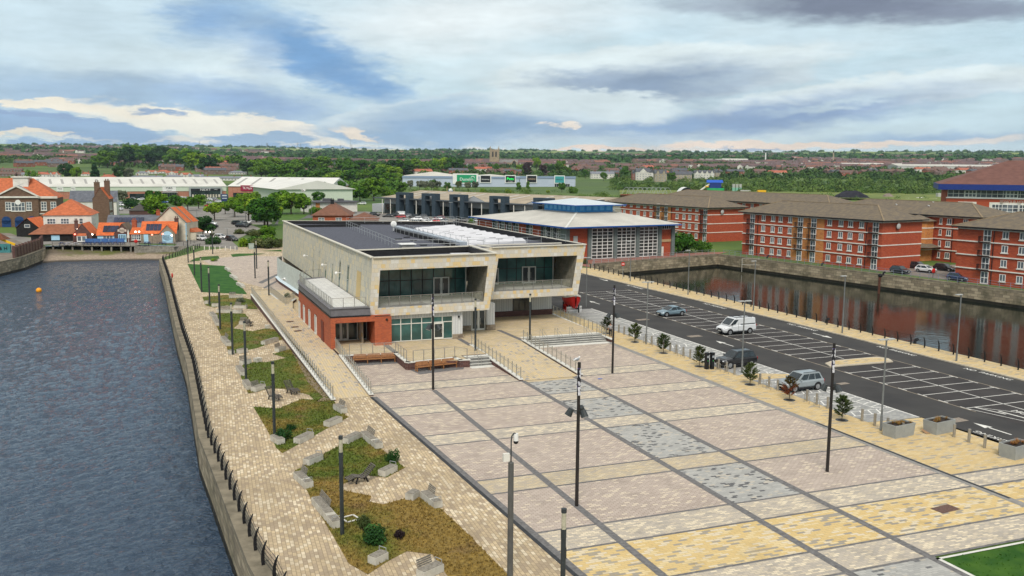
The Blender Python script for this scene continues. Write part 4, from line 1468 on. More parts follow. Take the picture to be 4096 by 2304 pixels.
def long_bench(label,a,c_):
 L_ = hypot(c_[0]-a[0],c_[1]-a[1])
 t = thing('wooden_bench', label, 'bench', (*a, 0), atan2(c_[1]-a[1], c_[0]-a[0]))
 for k in range(3):
  x0,x1 = L_*k/3+.04,L_*(k+1)/3-.04
  m_ = MB()
  for j in range(3):
   m_.box(x0,x1,-.45+j*.16,-.32+j*.16,.42,.47)
  m_.build('seat', WOOD, t)
  m_ = MB()
  n = 12
  for j in range(n):
   xa = x0+(x1-x0)*j/n
   m_.face([(xa+.01,-.02,.52),(xa+(x1-x0)/n-.02,-.02,.52),(xa+(x1-x0)/n-.02,.12,.92),(xa+.01,.12,.92)])
   m_.face([(xa+.01,.02,.52),(xa+.01,.16,.92),(xa+(x1-x0)/n-.02,.16,.92),(xa+(x1-x0)/n-.02,.02,.52)])
  m_.box(x0,x1,.1,.17,.88,.93)
  m_.build('backrest', WOOD, t)
 for k in range(4):
  m_ = MB()
  x = L_*k/3
  m_.box(x-.04,x+.04,-.46,-.36,0,.6)
  m_.box(x-.04,x+.04,-.02,.06,0,.7)
  m_.box(x-.035,x+.035,-.46,.06,.36,.42)
  if k in (0,3):
   m_.box(x-.05,x+.05,-.5,.1,.6,.66)
  m_.build('leg', WOOD, t)

long_bench('long hardwood bench in the left recess under the glass balustrade', (18.45, 92.3), (22.7, 91.9))
long_bench('long hardwood bench in front of the right recess near the short steps', (23.6, 86.75), (27.9, 87.35))

# ---- windows shared by many buildings
_wc = {}

def window(parent, x, z, w, h, kind='plain', y=0, sill=True, frame=WHITE, pane=PANEB, nx=2, nz=1, name='window', sm=None):
 """a framed window facing -y on a local facade: frame, pane and sill"""
 k = (round(w, 2), round(h, 2), frame.name, pane.name, nx, nz, sill, sm.name if sm else '')
 if k not in _wc:
  f = MB()
  t_ = .13 if h > 2 else .10
  for i in range(nx+1):
   xx = -w/2+w*i/nx
   f.box(xx-t_/2,xx+t_/2,-.06,.0,0,h)
  for i in range(nz+1):
   zz = h*i/nz
   f.box(-w/2-t_/2,w/2+t_/2,-.055,-.001,zz-t_/2,zz+t_/2)
  p = MB()
  p.face([(-w/2,-.02,0),(w/2,-.02,0),(w/2,-.02,h),(-w/2,-.02,h)])
  s = MB()
  s.box(-w/2-.18,w/2+.18,-.16,0,-.22,-.06)
  _wc[k] = (f.mesh('window', frame), p.mesh('pane', pane), s.mesh('sill', sm or OFFWHITE) if sill else None)
 f,p,s = _wc[k]
 o = obj(name,f,parent,(x,y,z))
 obj('pane', p, o)
 if s:
  obj('sill', s, o)
 return o

_bal = None

def balcony(parent,x,z,y=0):
 """french door with a black railed balcony"""
 global _bal
 if _bal is None:
  b = MB()
  b.box(-1.25,.75,-.8,0,-.12,0)
  for i in range(15):
   xx = -1.22+i*.1386
   b.box(xx,xx+.03,-.8,-.77,0,.95)
  for yy in (-.8,-.04):
   for i in range(5):
    b.box(-1.25,-1.22,-.8+i*.18,-.77+i*.18,0,.95)
    b.box(.72,.75,-.8+i*.18,-.77+i*.18,0,.95)
  b.box(-1.25,.75,-.82,-.76,.93,1.0)
  b.box(-1.27,-1.2,-.8,0,.93,1.0)
  b.box(.7,.77,-.8,0,.93,1.0)
  _bal = b.mesh('balcony', BLACKM)
 window(parent, x, z, 1.35, 2.1, sill=False, nx=2, nz=2, name='balcony_door', y=y)
 if z > 1:
  obj('balcony', _bal, parent, (x, y, z-.1))

def apartments(label,P,length,depth,z_eave,cols,bays=(),pipes=(),ridge=2.9,over=.9,rz=None,stone=None,dish=True,low=0):
 """four-storey block; cols = [(s, kind)] along the facade, s from the far end"""
 t = thing('apartment_block', label, 'apartment block', (*P, 0), rz if rz is not None else atan2(-.9876, .157))
 b = MB()
 b.box(0,length,0,depth,-.05,z_eave)
 for s0,s1 in bays:
  b.box(s0,s1,-.12,.5,-.05,z_eave-.35,1)
 if stone:
  b.box(stone[0],stone[1],-.1,.5,-.05,z_eave-.1,2)
 b.build('wall', [BRICKRED, BRICKOR, mat('pale_stone_cladding', (.42, .38, .32), .85, .12)], t)
 c_ = MB()
 for z in (2.62,5.1,7.6,z_eave-.28):
  c_.box(-.06,length+.06,-.2,-.0,z-.1,z+.1)
  c_.box(length,length+.07,-.1,depth+.02,z-.1,z+.1)
  c_.box(-.07,0,-.1,depth+.02,z-.1,z+.1)
 c_.build('string_course', OFFWHITE, t)
 r = MB()
 r.hip(-over,length+over,-over,depth+over,z_eave+.12,z_eave+ridge,0)
 rr = r.build('roof', TILEBROWN, t)
 g = MB()
 g.box(-over,length+over,-over-.06,-over+.05,z_eave-.08,z_eave+.14)
 g.box(length+over-.05,length+over+.06,-over,depth+over,z_eave-.08,z_eave+.14)
 g.box(-over-.06,-over+.05,-over,depth+over,z_eave-.08,z_eave+.14)
 g.build('gutter', BLACKM, rr)
 h = MB()
 k = (depth+2*over)/2
 ym = depth/2
 h.bar((length+over,-over,z_eave+.15),(length+over-k,ym,z_eave+ridge+.03),.3,.12)
 h.bar((length+over-k,ym,z_eave+ridge+.03),(-over+k,ym,z_eave+ridge+.03),.25,.1)
 h.bar((-over,-over,z_eave+.15),(-over+k,ym,z_eave+ridge+.03),.3,.12)
 h.build('ridge_tiles', mat('buff_ridge_tiles', (.25, .19, .12), .9, .2), rr)
 for s in pipes:
  d = MB()
  d.tube((s,-.12,0),(s,-.12,z_eave),.07,6)
  d.build('downpipe', BLACKM, t)
 for s,kind in cols:
  for fl,z in enumerate((.85,3.45,6.0,8.5)):
   if z < low:
    continue
   if kind == 'b':
    balcony(t,s,z-.75 if fl else .1,-.14 if any(p < s < q for p,q in bays) or (stone and s < stone[1]) else 0)
   elif kind == 'w':
    window(t,s,z,1.05,1.2,y=-.12 if any(p < s < q for p,q in bays) or (stone and s < stone[1]) else 0)
   elif kind == 'n':
    window(t,s,z,.55,1.2,nx=1)
 if dish:
  d = MB()
  d.ball((length+.45,depth*.35,z_eave-1.1),.62,0,12,8,(.3,1,1))
  d.bar((length,depth*.35,z_eave-1.1),(length+.4,depth*.35,z_eave-1.1),.06)
  d.build('satellite_dish', mat('dish_grey', (.45, .44, .43), .5, .05), t)
 return t

RZA = atan2(-.9876,.157)
A0 = (131.55,184.1)
apartments('red brick apartment block with a paired orange balcony bay facing the dock', A0, 39.3, 12.6, 10.1,
           [(3.1, 'b'), (6.6, 'w'), (9.6, 'w'), (11.9, 'w'), (14.8, 'w'), (17.9, 'b'), (21.7, 'b'), (25.9, 'w'), (28.9, 'w'), (31.4, 'w'), (34.2, 'w'), (37.7, 'b')], [(15.4, 24.5)], (4.9, 20.3, 35.5))
C0 = (139.15,127.8)
apartments('red brick apartment block cut off by the right edge of the photo', C0, 40, 14.2, 10.15,
           [(5.8, 'b'), (9.2, 'w'), (12.3, 'w'), (15.2, 'w'), (18.2, 'w'), (22, 'b')], (), (7.1,), dish=False)
dB = Vector((.157,-.9876))
B0 = (167.3-dB.x*44,145-dB.y*44)
tB = apartments('red brick apartment block set back behind the parking court with an orange stair tower', B0, 41.5, 13.5, 10.3,
    [(44-19.2, 'n'), (44-12, 'n'), (44-9.9, 'w'), (44-6, 'w'), (4, 'w'), (8, 'w'), (12, 'w'), (16, 'w')], (), (44-8.9,))
tw = MB()
oct_ = [(44-16.3+3.3*cos(pi/8+k*pi/4),-2.0+3.3*sin(pi/8+k*pi/4)) for k in range(8)]
tw.prism(oct_,0,9.0)
for z in (2.6,5.1,7.5):
 tw.prism([(44-16.3+3.4*cos(pi/8+k*pi/4),-2.0+3.4*sin(pi/8+k*pi/4)) for k in range(8)],z-.1,z+.1,1)
tower = tw.build('stair_tower', [BRICKOR, OFFWHITE], tB)
tr_ = MB()
for k in range(8):
 p = [(44-16.3+4.0*cos(pi/8+j*pi/4),-2.0+4.0*sin(pi/8+j*pi/4),9.05) for j in (k,k+1)]
 tr_.face([p[0],p[1],(44-16.3,-2.0,10.4)])
 q = [(44-16.3+5.4*cos(pi/8+j*pi/4),-2.4+5.4*sin(pi/8+j*pi/4),3.2) for j in (k,k+1)]
 tr_.face([q[0],q[1],(44-16.3+2.6*cos(pi/8+(k+1)*pi/4),-2.4+2.6*sin(pi/8+(k+1)*pi/4),4.2),(44-16.3+2.6*cos(pi/8+k*pi/4),-2.4+2.6*sin(pi/8+k*pi/4),4.2)])
for n_ in islands(tr_):
 n_.build('tower_roof', TILEBROWN, tower)
for x in (44-17.6,):
 for z in (5.6,7.9,3.4):
  window(tower,x-.2,z-.4,.8,1.0,y=-2-3.06,nx=1)
dZ = Vector((.157,-.9876))
Z0 = (143.3-dZ.x*47,217-dZ.y*47)
apartments('red brick apartment block partly hidden behind the blue-lanterned hall', Z0, 47, 14, 9.5,
           [(.6+1, 'b'), (3.4, 'w'), (6.8, 'w'), (8.8, 'w'), (12.3, 'w'), (13.5+2, 'w'), (16, 'w'), (19, 'w'), (22, 'w'), (25.5, 'b'), (29.2, 'b'), (34, 'w'), (37, 'w'), (39.5, 'w'), (42.4, 'w'), (45.9, 'b')], [(23.8, 31.2)], (31.5, 44), stone=(0, 6.8), low=0)
Y0 = (176-dZ.x*70,212-dZ.y*70)
apartments('red brick apartment block furthest back behind the two dockside blocks', Y0, 75, 14, 10.2,
           [(k*3.6+2, 'w') for k in range(20)], (), (20, 40, 60))

# ---- office house with the navy eaves
S0,S1 = (213.7,201.3),(212.0,177.)
sa = atan2(S1[1]-S0[1]-14,S1[0]-S0[0]+17.5)
t = thing('office_building', 'brick office building with navy eaves, a white ribbon window and red hipped roof', 'office building', (213.7, 201.3, 0), atan2(-10.9-6, 17.5))
b = MB()
b.box(0,60,0,34,0,15.0)
b.build('wall', BRICKRED, t)
g = MB()
glazing(g,.3,60,12.9,14.95,-.06,42,[13.9],.12,.08)
for x in (6.2,16.7,27.5,39,49):
 g.box(x-1.6,x+1.6,-.16,-.06,12.8,15.,0)
 for i in range(3):
  for j in range(2):
   g.box(x-1.3+i*.95,x-.6+i*.95,-.19,-.16,13.1+j*.95,13.8+j*.95,1)
g.box(-.1,60,-.2,0,12.55,12.85,0)
g.build('ribbon_window', [WHITE, PANEB], t)
for x,w in ((5.5,3.4),(13.2,2.6),(16.5,4.0),(20,2.4),(29.4,4.2),(42,4)):
 o = window(t,x,8.0,w,3.0,nx=3,nz=3,y=-.12)
 f = MB()
 f.box(-w/2-.7,w/2+.7,.0,.1,-.7,3.6)
 f.build('stone_surround', OFFWHITE, o)
for x in (5.5,16.5,29.4,42):
 window(t,x,3.6,3.6,2.6,nx=3,nz=3,y=-.08)
f = MB()
f.box(-2.4,62,-2.4,36,15.0,16.6)
f.build('fascia', NAVY, t)
r = MB()
r.hip(-2.2,62,-2.2,36,16.62,23.6,0)
r.build('roof', mat('maroon_roof_tiles', (.155, .072, .058), .85, .15, .6), t)
s_ = obj('lettering', text_mesh('lettering', 'SEYMOUR HOUSE', 7.2, .8, mat('pale_letter', (.5, .42, .36), .6, .05), .06), t, (17.4, -.1, 11.8))
s_.rotation_euler = (pi/2,0,0)

# ---- hall with the blue lantern roof
t = thing('exhibition_hall', 'brick and glass hall with wide pale hipped roof and bright blue lantern', 'hall', (82.4, 179.2, 0), radians(8))
U,V,ze = 32.,47.,7.4
b = MB()
b.box(1.6,31.2,2.2,45,-.05,ze)
b.build('wall', BRICKRED, t)
r = MB()
q0,q1 = [(0,0,ze),(U,0,ze),(U,V,ze),(0,V,ze)],[(12,14,9.9),(22.5,14,9.9),(22.5,29,9.9),(12,29,9.9)]
ringface(r,q0,q1)
r.face([(0,0,ze-.05),(0,V,ze-.05),(U,V,ze-.05),(U,0,ze-.05)])
rr = r.build('roof', ROOFGREY, t)
g = MB()
for p,q in (((0,0),(U,0)),((U,0),(U,V)),((0,V),(0,0)),((U,V),(0,V))):
 g.bar((*p,ze-.02),(*q,ze-.02),.22,.3)
g.build('gutter', mat('deep_blue_trim', (.02, .09, .33), .5, .08), rr)
h = MB()
for a,c_ in zip(q0,q1):
 h.bar((a[0],a[1],a[2]+.05),(c_[0],c_[1],c_[2]+.05),.45,.12)
h.build('hip_capping', mat('pale_capping', (.66, .66, .62), .6, .05), rr)
ln = MB()
ln.box(12.1,22.4,14.1,28.9,9.6,11.6)
lt = ln.build('lantern', BLUE, t)
lg = MB()
for k in range(7):
 lg.box(11.98,12.08,14.9+k*2,16.2+k*2,10.3,11.3)
for k in range(5):
 lg.box(12.9+k*1.9,14.1+k*1.9,13.98,14.08,10.3,11.3)
LVM = mat('sky_blue_louvre', (.10, .38, .72), .5, .1)
for n_ in islands(lg):
 n_.build('lantern_louvre', LVM, lt)
lr = MB()
lr.hip(9.9,24.6,11.6,31.2,11.6,12.9)
lrr = lr.build('lantern_roof', mat('pale_blue_white_roof', (.56, .62, .66), .5, .06), lt)
le_ = MB()
for p,q in (((9.9,11.6),(24.6,11.6)),((24.6,11.6),(24.6,31.2)),((9.9,31.2),(9.9,11.6))):
 le_.bar((*p,11.58),(*q,11.58),.2,.22)
le_.build('lantern_gutter', mat('deep_blue_trim', (.02, .09, .33), .5, .08), lrr)
PIER = mat('sage_grey_pier', (.14, .17, .165), .7, .12)
pm = MB()
for u in (7.6,14.6,20.9,27.3,31.2):
 pm.box(u-.45,u+.45,1.75,2.3,0,ze-.1)
pm.box(1.3,2.2,1.7,4.2,0,ze-.1)
for n_ in islands(pm):
 n_.build('pier', PIER, t)
for u0,u1 in ((8.3,14.0),(15.2,20.3),(21.5,26.7)):
 g = MB()
 glazing(g,u0,u1,.15,6.9,2.12,4,[.9+k*.75 for k in range(8)],.13,.1)
 g.build('glazed_bay', [WHITE, glass('hall_glass', (.03, .032, .032))], t)
g = MB()
glazing(g,28,30.6,6.3,7.1,2.12,4,[],.1,.08)
g.build('clerestory_window', [WHITE, PANE], t)
g = MB()
g.box(27.8,30.8,2.05,2.25,3.3,3.9)
g.build('buff_band', mat('buff_band_stone', (.48, .32, .17), .8, .08), t)
g = MB()
g.box(27.9,28.6,2.05,2.25,0,2.2)
g.build('door', OFFWHITE, t)
g = MB()
g.box(3.4,4.5,2.05,2.25,3.5,5.4)
g.build('loft_door', mat('grey_door', (.45, .46, .45), .6, .05), t)
g = MB()
g.box(3.2,5.8,1.0,2.2,3.0,3.1)
for k in range(13):
 g.box(3.2+k*.2,3.24+k*.2,1.0,1.04,3.1,4.1)
g.build('escape_balcony', BLACKM, t)
for v in (5.2,8.,10.8,17.5,24,27.5,31,34.5):
 f = MB()
 f.face([(1.55,v-.75,3.4),(1.55,v-.75,6.9),(1.55,v+.75,6.9),(1.55,v+.75,3.4)],1)
 for k in range(3):
  f.box(1.47,1.6,v-.8+k*.75,v-.7+k*.75,3.4,6.9)
 for k in range(6):
  f.box(1.48,1.6,v-.75,v+.75,3.35+k*.7,3.44+k*.7)
 f.build('side_window', [WHITE, PANE], t)
 d_ = MB()
 d_.box(1.2,1.62,v+.9,v+1.7,0,7.2)
 d_.build('side_pier', mat('dark_pier', (.05, .055, .055), .7, .2), t)
sheet('forecourt', PREDB, [[(83.2, 166.2), (86.2, 173.4), (96.6, 176.9), (125.6, 185.4), (132, 190), (114, 190), (80, 186)]], .012)

def simple_rail(name,label,pts,h=1.1,sp=2.2,m=GALV,rails=(1.,.6,.25),r=.035):
 t = thing(name, label, 'railing', pts[0])
 rb = MB()
 for a,b_ in zip(pts,pts[1:]):
  a,b_ = Vector(a if len(a) == 3 else (*a,0)),Vector(b_ if len(b_) == 3 else (*b_,0))
  n = max(1,round((b_-a).length/sp))
  for i in range(n if b_[:2] != tuple(pts[-1])[:2] else n+1):
   p = a.lerp(b_,i/n)
   pb = MB()
   pb.tube(p,p+Vector((0,0,h)),r*1.2,6)
   wb(pb, 'post', m, t)
  for k in rails:
   rb.tube(a+Vector((0,0,h*k)),b_+Vector((0,0,h*k)),r*.8,5)
 wb(rb, 'rail', m, t)
 return t

simple_rail('railing', 'grey tube railing along the quay in front of the blue-lanterned hall', [(84.2, 169.5), (87., 174.2), (97., 177.5), (125., 186)])
BLUERAIL = mat('grey_blue_rail', (.20, .23, .30), .5, .1)
simple_rail('railing', 'long blue-grey railing on the dock wall below the apartment blocks', [(126.6, 184.5), (130.6, 160.), (134.0, 140.), (137.0, 123.), (139.2, 109.), (144., 75.)], sp=1.9, m=BLUERAIL)

# ---- retail and restaurant buildings further back
DARKP = mat('dark_slate_portal', (.035, .055, .075), .6, .12)
GREYCLAD = mat('light_grey_cladding', (.40, .42, .44), .6, .08)
t = thing('retail_terrace', 'long dark fronted row of retail units with raised square portal frames', 'shops', (96.4, 375.4, 0), atan2(-.9075, .42))
b = MB()
b.box(-15,128,2.5,44,0,6.2)
b.build('wall', GREYCLAD, t)
b = MB()
glazing(b,-14.5,127,0,4.2,2.4,60,[3.1],.12,.08)
b.build('shopfront', [BLACKM, PANE], t)
r = MB()
r.face([(-16,1.2,6.9),(129,1.2,6.9),(129,24,9.6),(-16,24,9.6)])
r.face([(129,46,6.6),(-16,46,6.6),(-16,24,9.6),(129,24,9.6)])
r.face([(-16,1.2,6.9),(-16,24,9.6),(-16,46,6.6)])
r.face([(129,1.2,6.9),(129,46,6.6),(129,24,9.6)])
rr = r.build('roof', mat('weathered_tan_roof', (.36, .30, .22), .85, .15, .2), t)
s = MB()
for k in range(22):
 x = -8+k*6.2
 if k % 4 != 3:
  s.face([(x,8,7.76),(x+.9,8,7.76),(x+.9,21,9.3),(x,21,9.3)])
s.build('rooflights', mat('white_rooflight', (.62, .62, .60), .5, .05), rr)
for xa in (9,36,70,105):
 g = MB()
 g.face([(xa,1.5,6.9),(xa+13,1.5,6.9),(xa+6.5,1.5,9.0)],0)
 g.face([(xa,1.4,6.9),(xa+6.5,1.4,9.05),(xa+6.5,20,9.3),(xa,8,7.7)],1)
 g.face([(xa+6.5,1.4,9.05),(xa+13,1.4,6.9),(xa+13,8,7.7),(xa+6.5,20,9.3)],1)
 g.build('gable', [GREYCLAD, mat('tan_gable_roof', (.36, .31, .24), .85, .12, .3)], rr)
f = MB()
f.box(-17,130,-2.2,2.6,6.55,6.95)
f.build('canopy', mat('dark_grey_canopy', (.055, .065, .075), .6, .1), t)
for x0,x1 in ((-.8,7.7),(15.7,24.2),(32.5,40.8),(54.9,63.1),(77.4,85.6),(100,108)):
 p = MB()
 p.box(x0,x0+2.2,-2.4,.2,0,9.5)
 p.box(x1-2.2,x1,-2.4,.2,0,9.5)
 p.box(x0+2.2,x1-2.2,-2.4,.2,8.5,9.5)
 p.build('portal', DARKP, t)
for x in (-10.5,-5,11.8,28.4,44.8,50.3,67.3,72.9,92):
 p = MB()
 p.tube((x,-1.9,0),(x,-1.9,6.5),.16,8)
 p.build('column', OFFWHITE, t)
p = MB()
p.box(-28,-14,6,18,0,3.6)
p.build('side_store', GREYCLAD, t)

MINT = mat('pale_mint_fascia', (.56, .63, .52), .6, .05)

def sign(parent,name,x,y,z,w,h,bm,txt,tm,tw,th,tz=0,d=.12):
 b = MB()
 b.box(x-w/2,x+w/2,y-d,y,z-h/2,z+h/2)
 o = b.build(name,bm,parent)
 if txt:
  l = obj('lettering', text_mesh('lettering', txt, tw, th, tm, .08), o, (x, y-d-.03, z+tz))
  l.rotation_euler = (pi/2,0,0)
 return o

WTXT = mat('white_lettering', (.8, .8, .8), .5, .02)
DTXT = mat('dark_lettering', (.02, .02, .03), .5, .02)
t = thing('retail_shed', 'long white roofed retail shed with pale mint fascia over banded brick', 'shops', (-56.6, 569., 0), atan2(14.6, 96.5))
b = MB()
b.box(-8,97.8,0,42,0,7.1)
b.build('wall', BANDED, t)
b = MB()
b.box(-8.1,98,-.25,0,4.4,7.1)
b.build('fascia', MINT, t)
r = MB()
r.hip(-8.6,98.4,-.6,42.6,7.12,12.4,0,0)
rr = r.build('roof', mat('white_sheet_roof', (.66, .65, .60), .6, .1, .12, col2=(.55, .54, .49)), t)
s = MB()
for k in range(17):
 x = -4+k*6.1
 s.face([(x,6,8.78),(x+1.3,6,8.78),(x+1.3,16,11.22),(x,16,11.22)])
s.build('rooflights', mat('grey_rooflight', (.34, .33, .31), .6, .1), rr)
b = MB()
b.box(76,95.2,-1.2,.2,0,6.6,0)
b.box(77,94.2,-1.3,-1.18,0,5.9,1)
b.box(77,94.2,-1.4,-1.29,4.4,5.9,2)
for k in range(10):
 b.box(77.6+k*1.7,78.6+k*1.7,-1.36,-1.29,.6,2.4,3)
o = b.build('shopfront', [GALV, PANE, BLACK, mat('warm_display', (.55, .50, .42), .6, .3, 1)], t)
l = obj('lettering', text_mesh('lettering', 'NEXT', 6.2, 1.15, WTXT, .1), o, (85.5, -1.46, 5.2))
l.rotation_euler = (pi/2,0,0)
l = obj('lettering', text_mesh('lettering', 'HOME', 2., .4, WTXT, .1), o, (91.5, -1.46, 5.3))
l.rotation_euler = (pi/2,0,0)
o = sign(t, 'sign', 64.9, -.3, 5.9, 7.6, 3.2, WHITE, 'M&S', DTXT, 3.6, 1.1, .4)
l = obj('lettering', text_mesh('lettering', 'FOODHALL', 3.0, .36, DTXT, .06), o, (64.9, -.46, 5.0))
l.rotation_euler = (pi/2,0,0)
b = MB()
glazing(b,61,69,0,3.6,-.1,6,[2.6],.12)
b.box(60.5,69.5,-2,0,3.5,3.8,0)
b.build('entrance', [GALV, PANE], t)
b = MB()
b.box(35.5,39,-.15,0,0,3.2)
b.build('entrance', mat('dark_red_door', (.16, .01, .012), .5, .1), t)
b = MB()
glazing(b,43,60,0,3.,-.1,10,[],.12)
b.build('shopfront', [BLACKM, PANE], t)
sign(t, 'sign', 6.8, -.3, 6.1, 3.4, 2.9, WHITE, 'Pets', DTXT, 2, .7)
sign(t, 'sign', 13.5, -.3, 6.1, 2.4, 2.9, WHITE, 'Pets', DTXT, 1.6, .6)

t = thing('retail_shed', 'white roofed retail shed with a maroon sign at the end of the long shed', 'shops', (41.5, 584., 0), radians(-22))
b = MB()
b.box(0,62,0,60,0,7.2)
b.build('wall', BANDED, t)
r = MB()
r.face([(-.5,-.6,7.22),(62.5,-.6,7.22),(62.5,30,12.6),(-.5,30,12.6)])
r.face([(62.5,61,7.22),(-.5,61,7.22),(-.5,30,12.6),(62.5,30,12.6)])
r.face([(-.5,-.6,7.22),(-.5,30,12.6),(-.5,61,7.22)])
r.face([(62.5,-.6,7.22),(62.5,61,7.22),(62.5,30,12.6)])
rr = r.build('roof', mat('white_sheet_roof', (.68, .67, .63), .6, .06, .12), t)
s = MB()
for k in range(5):
 s.face([(3+k*9,5,8.24),(4.6+k*9,5,8.24),(4.6+k*9,26,11.95),(3+k*9,26,11.95)])
s.build('rooflights', mat('grey_rooflight', (.34, .33, .31), .6, .1), rr)
sign(t, 'sign', 11.8, -.3, 6.2, 8.2, 3.4, mat('maroon_sign', (.30, .012, .05), .5, .05), 'TK Maxx', WTXT, 5.6, 1.5)
sign(t, 'sign', 20.5, -.3, 5.6, 5, 4.4, mat('purple_panel', (.10, .05, .19), .5, .05), 'N', WTXT, 1.4, 1.5)
sign(t, 'sign', 27, -.3, 5.6, 6.5, 4.0, GREYCLAD, 'U', WTXT, 1, 1.5)
sign(t, 'sign', 33, -.3, 5.6, 3.5, 4.0, mat('cherry_panel', (.45, .02, .03), .5, .05), 'H', WTXT, 1, 1.5)
sign(t, 'sign', 42, -.3, 5.6, 4.5, 4.0, mat('ink_panel', (.02, .03, .08), .5, .05), 'J', WTXT, 1, 1.5)
b = MB()
glazing(b,3,56,0,3.2,-.1,26,[],.14)
b.build('shopfront', [BLACKM, PANE], t)
t = thing('retail_shed', 'big white curved roof shed with pale green wall among the carpark trees', 'shops', (60., 500., 0), radians(6))
b = MB()
b.box(2,42,0,70,0,7.4)
b.build('wall', MINT, t)
r = MB()
r.hip(0,44,-1,71,7.42,12.2,0,0)
r.build('roof', mat('white_sheet_roof', (.68, .67, .63), .6, .06, .12), t)
b = MB()
glazing(b,6,13,.2,5.2,-.1,4,[3.],.15)
b.build('shopfront', [BLACKM, PANE], t)

LBLUE = blocks('pale_blue_cladding', [(0, (.44, .50, .60)), (.5, (.47, .53, .63))], 6, 1.0, (.38, .44, .54), .03, wall=True, off=0)
MBLUE = mat('mid_blue_band', (.24, .31, .44), .6, .06)
t = thing('retail_park', 'pale blue retail park building with a row of coloured shop signs', 'shops', (236., 862., 0), radians(-14))
b = MB()
b.box(-13,101,0,60,0,10.4)
b.build('wall', LBLUE, t)
b = MB()
b.box(-13.3,101.3,-.5,0,9.0,11.0)
b.build('parapet', MBLUE, t)
r = MB()
r.hip(-13,50,0,60,10.6,15,0)
r.hip(50,101,4,60,10.6,13,0)
r.build('roof', mat('pale_sheet_roof', (.55, .53, .47), .7, .1, .1), t)
for xa, w, h, bm, tx_, tm, tw, th in ((48, 25, 10., WHITE, '', WTXT, 1, 1), (49, 19, 7.6, GREEN_SIGN, 'Dunelm', WTXT, 13, 2.9), (67.5, 11.4, 7.8, WHITE, '', WTXT, 1, 1), (67.5, 9.4, 6.2, BLACK, 'Homesense', WTXT, 7.6, 1.3), (92, 10.6, 7.8, WHITE, '', WTXT, 1, 1), (92, 9, 6.2, BLACK, '', WTXT, 1, 1)):
 o = sign(t, 'sign', xa, -.6-.2*(h < 9 and bm is not WHITE), 8.6, w, h, bm, tx_, tm, tw, th, -.4)
NEON = lamp_mat('green_neon_lettering', (.02, .75, .12), .7)
o = obj('lettering', text_mesh('lettering', 'Pets', 6.6, 2.4, NEON, .1), t, (92, -.98, 8.9))
o.rotation_euler = (pi/2,0,0)
o = obj('lettering', text_mesh('lettering', 'at Home', 4.4, .9, WTXT, .1), t, (92, -.98, 6.6))
o.rotation_euler = (pi/2,0,0)
roofline = MB()
for p,q in (((53.2,9.6),(53.2,11.)),((53.2,11.),(55.,12.3)),((55.,12.3),(56.9,11.)),((56.9,11.),(56.9,7.6))):
 roofline.bar((p[0],-.95,p[1]-1),(q[0],-.95,q[1]-1),.1,.5)
roofline.build('house_emblem', WTXT, t)
t = thing('retail_park', 'set back end of the pale blue retail park with two dark shop signs', 'shops', (343., 838., 0), radians(-6))
b = MB()
b.box(-8,50,0,55,0,11.0)
b.build('wall', LBLUE, t)
b = MB()
b.box(-8.3,50.3,-.5,0,9.4,11.6)
b.build('parapet', MBLUE, t)
sign(t, 'sign', 4, -.6, 8.7, 11, 8., WHITE, '', WTXT, 1, 1)
sign(t, 'sign', 4, -.8, 8.7, 9.4, 6.4, BLACK, 'WRENS', mat('tan_lettering', (.5, .36, .25), .5, .05), 7.6, 1.6)
sign(t, 'sign', 33, -.6, 8.4, 11, 8., WHITE, '', WTXT, 1, 1)
sign(t, 'sign', 33, -.8, 8.4, 9.4, 6.4, mat('teal_sign', (.05, .33, .34), .5, .05), 'MAGIC', DTXT, 7.4, 1.6)
b = MB()
glazing(b,28,44,0,4.2,-.1,8,[],.2)
b.build('shopfront', [WHITE, PANE], t)

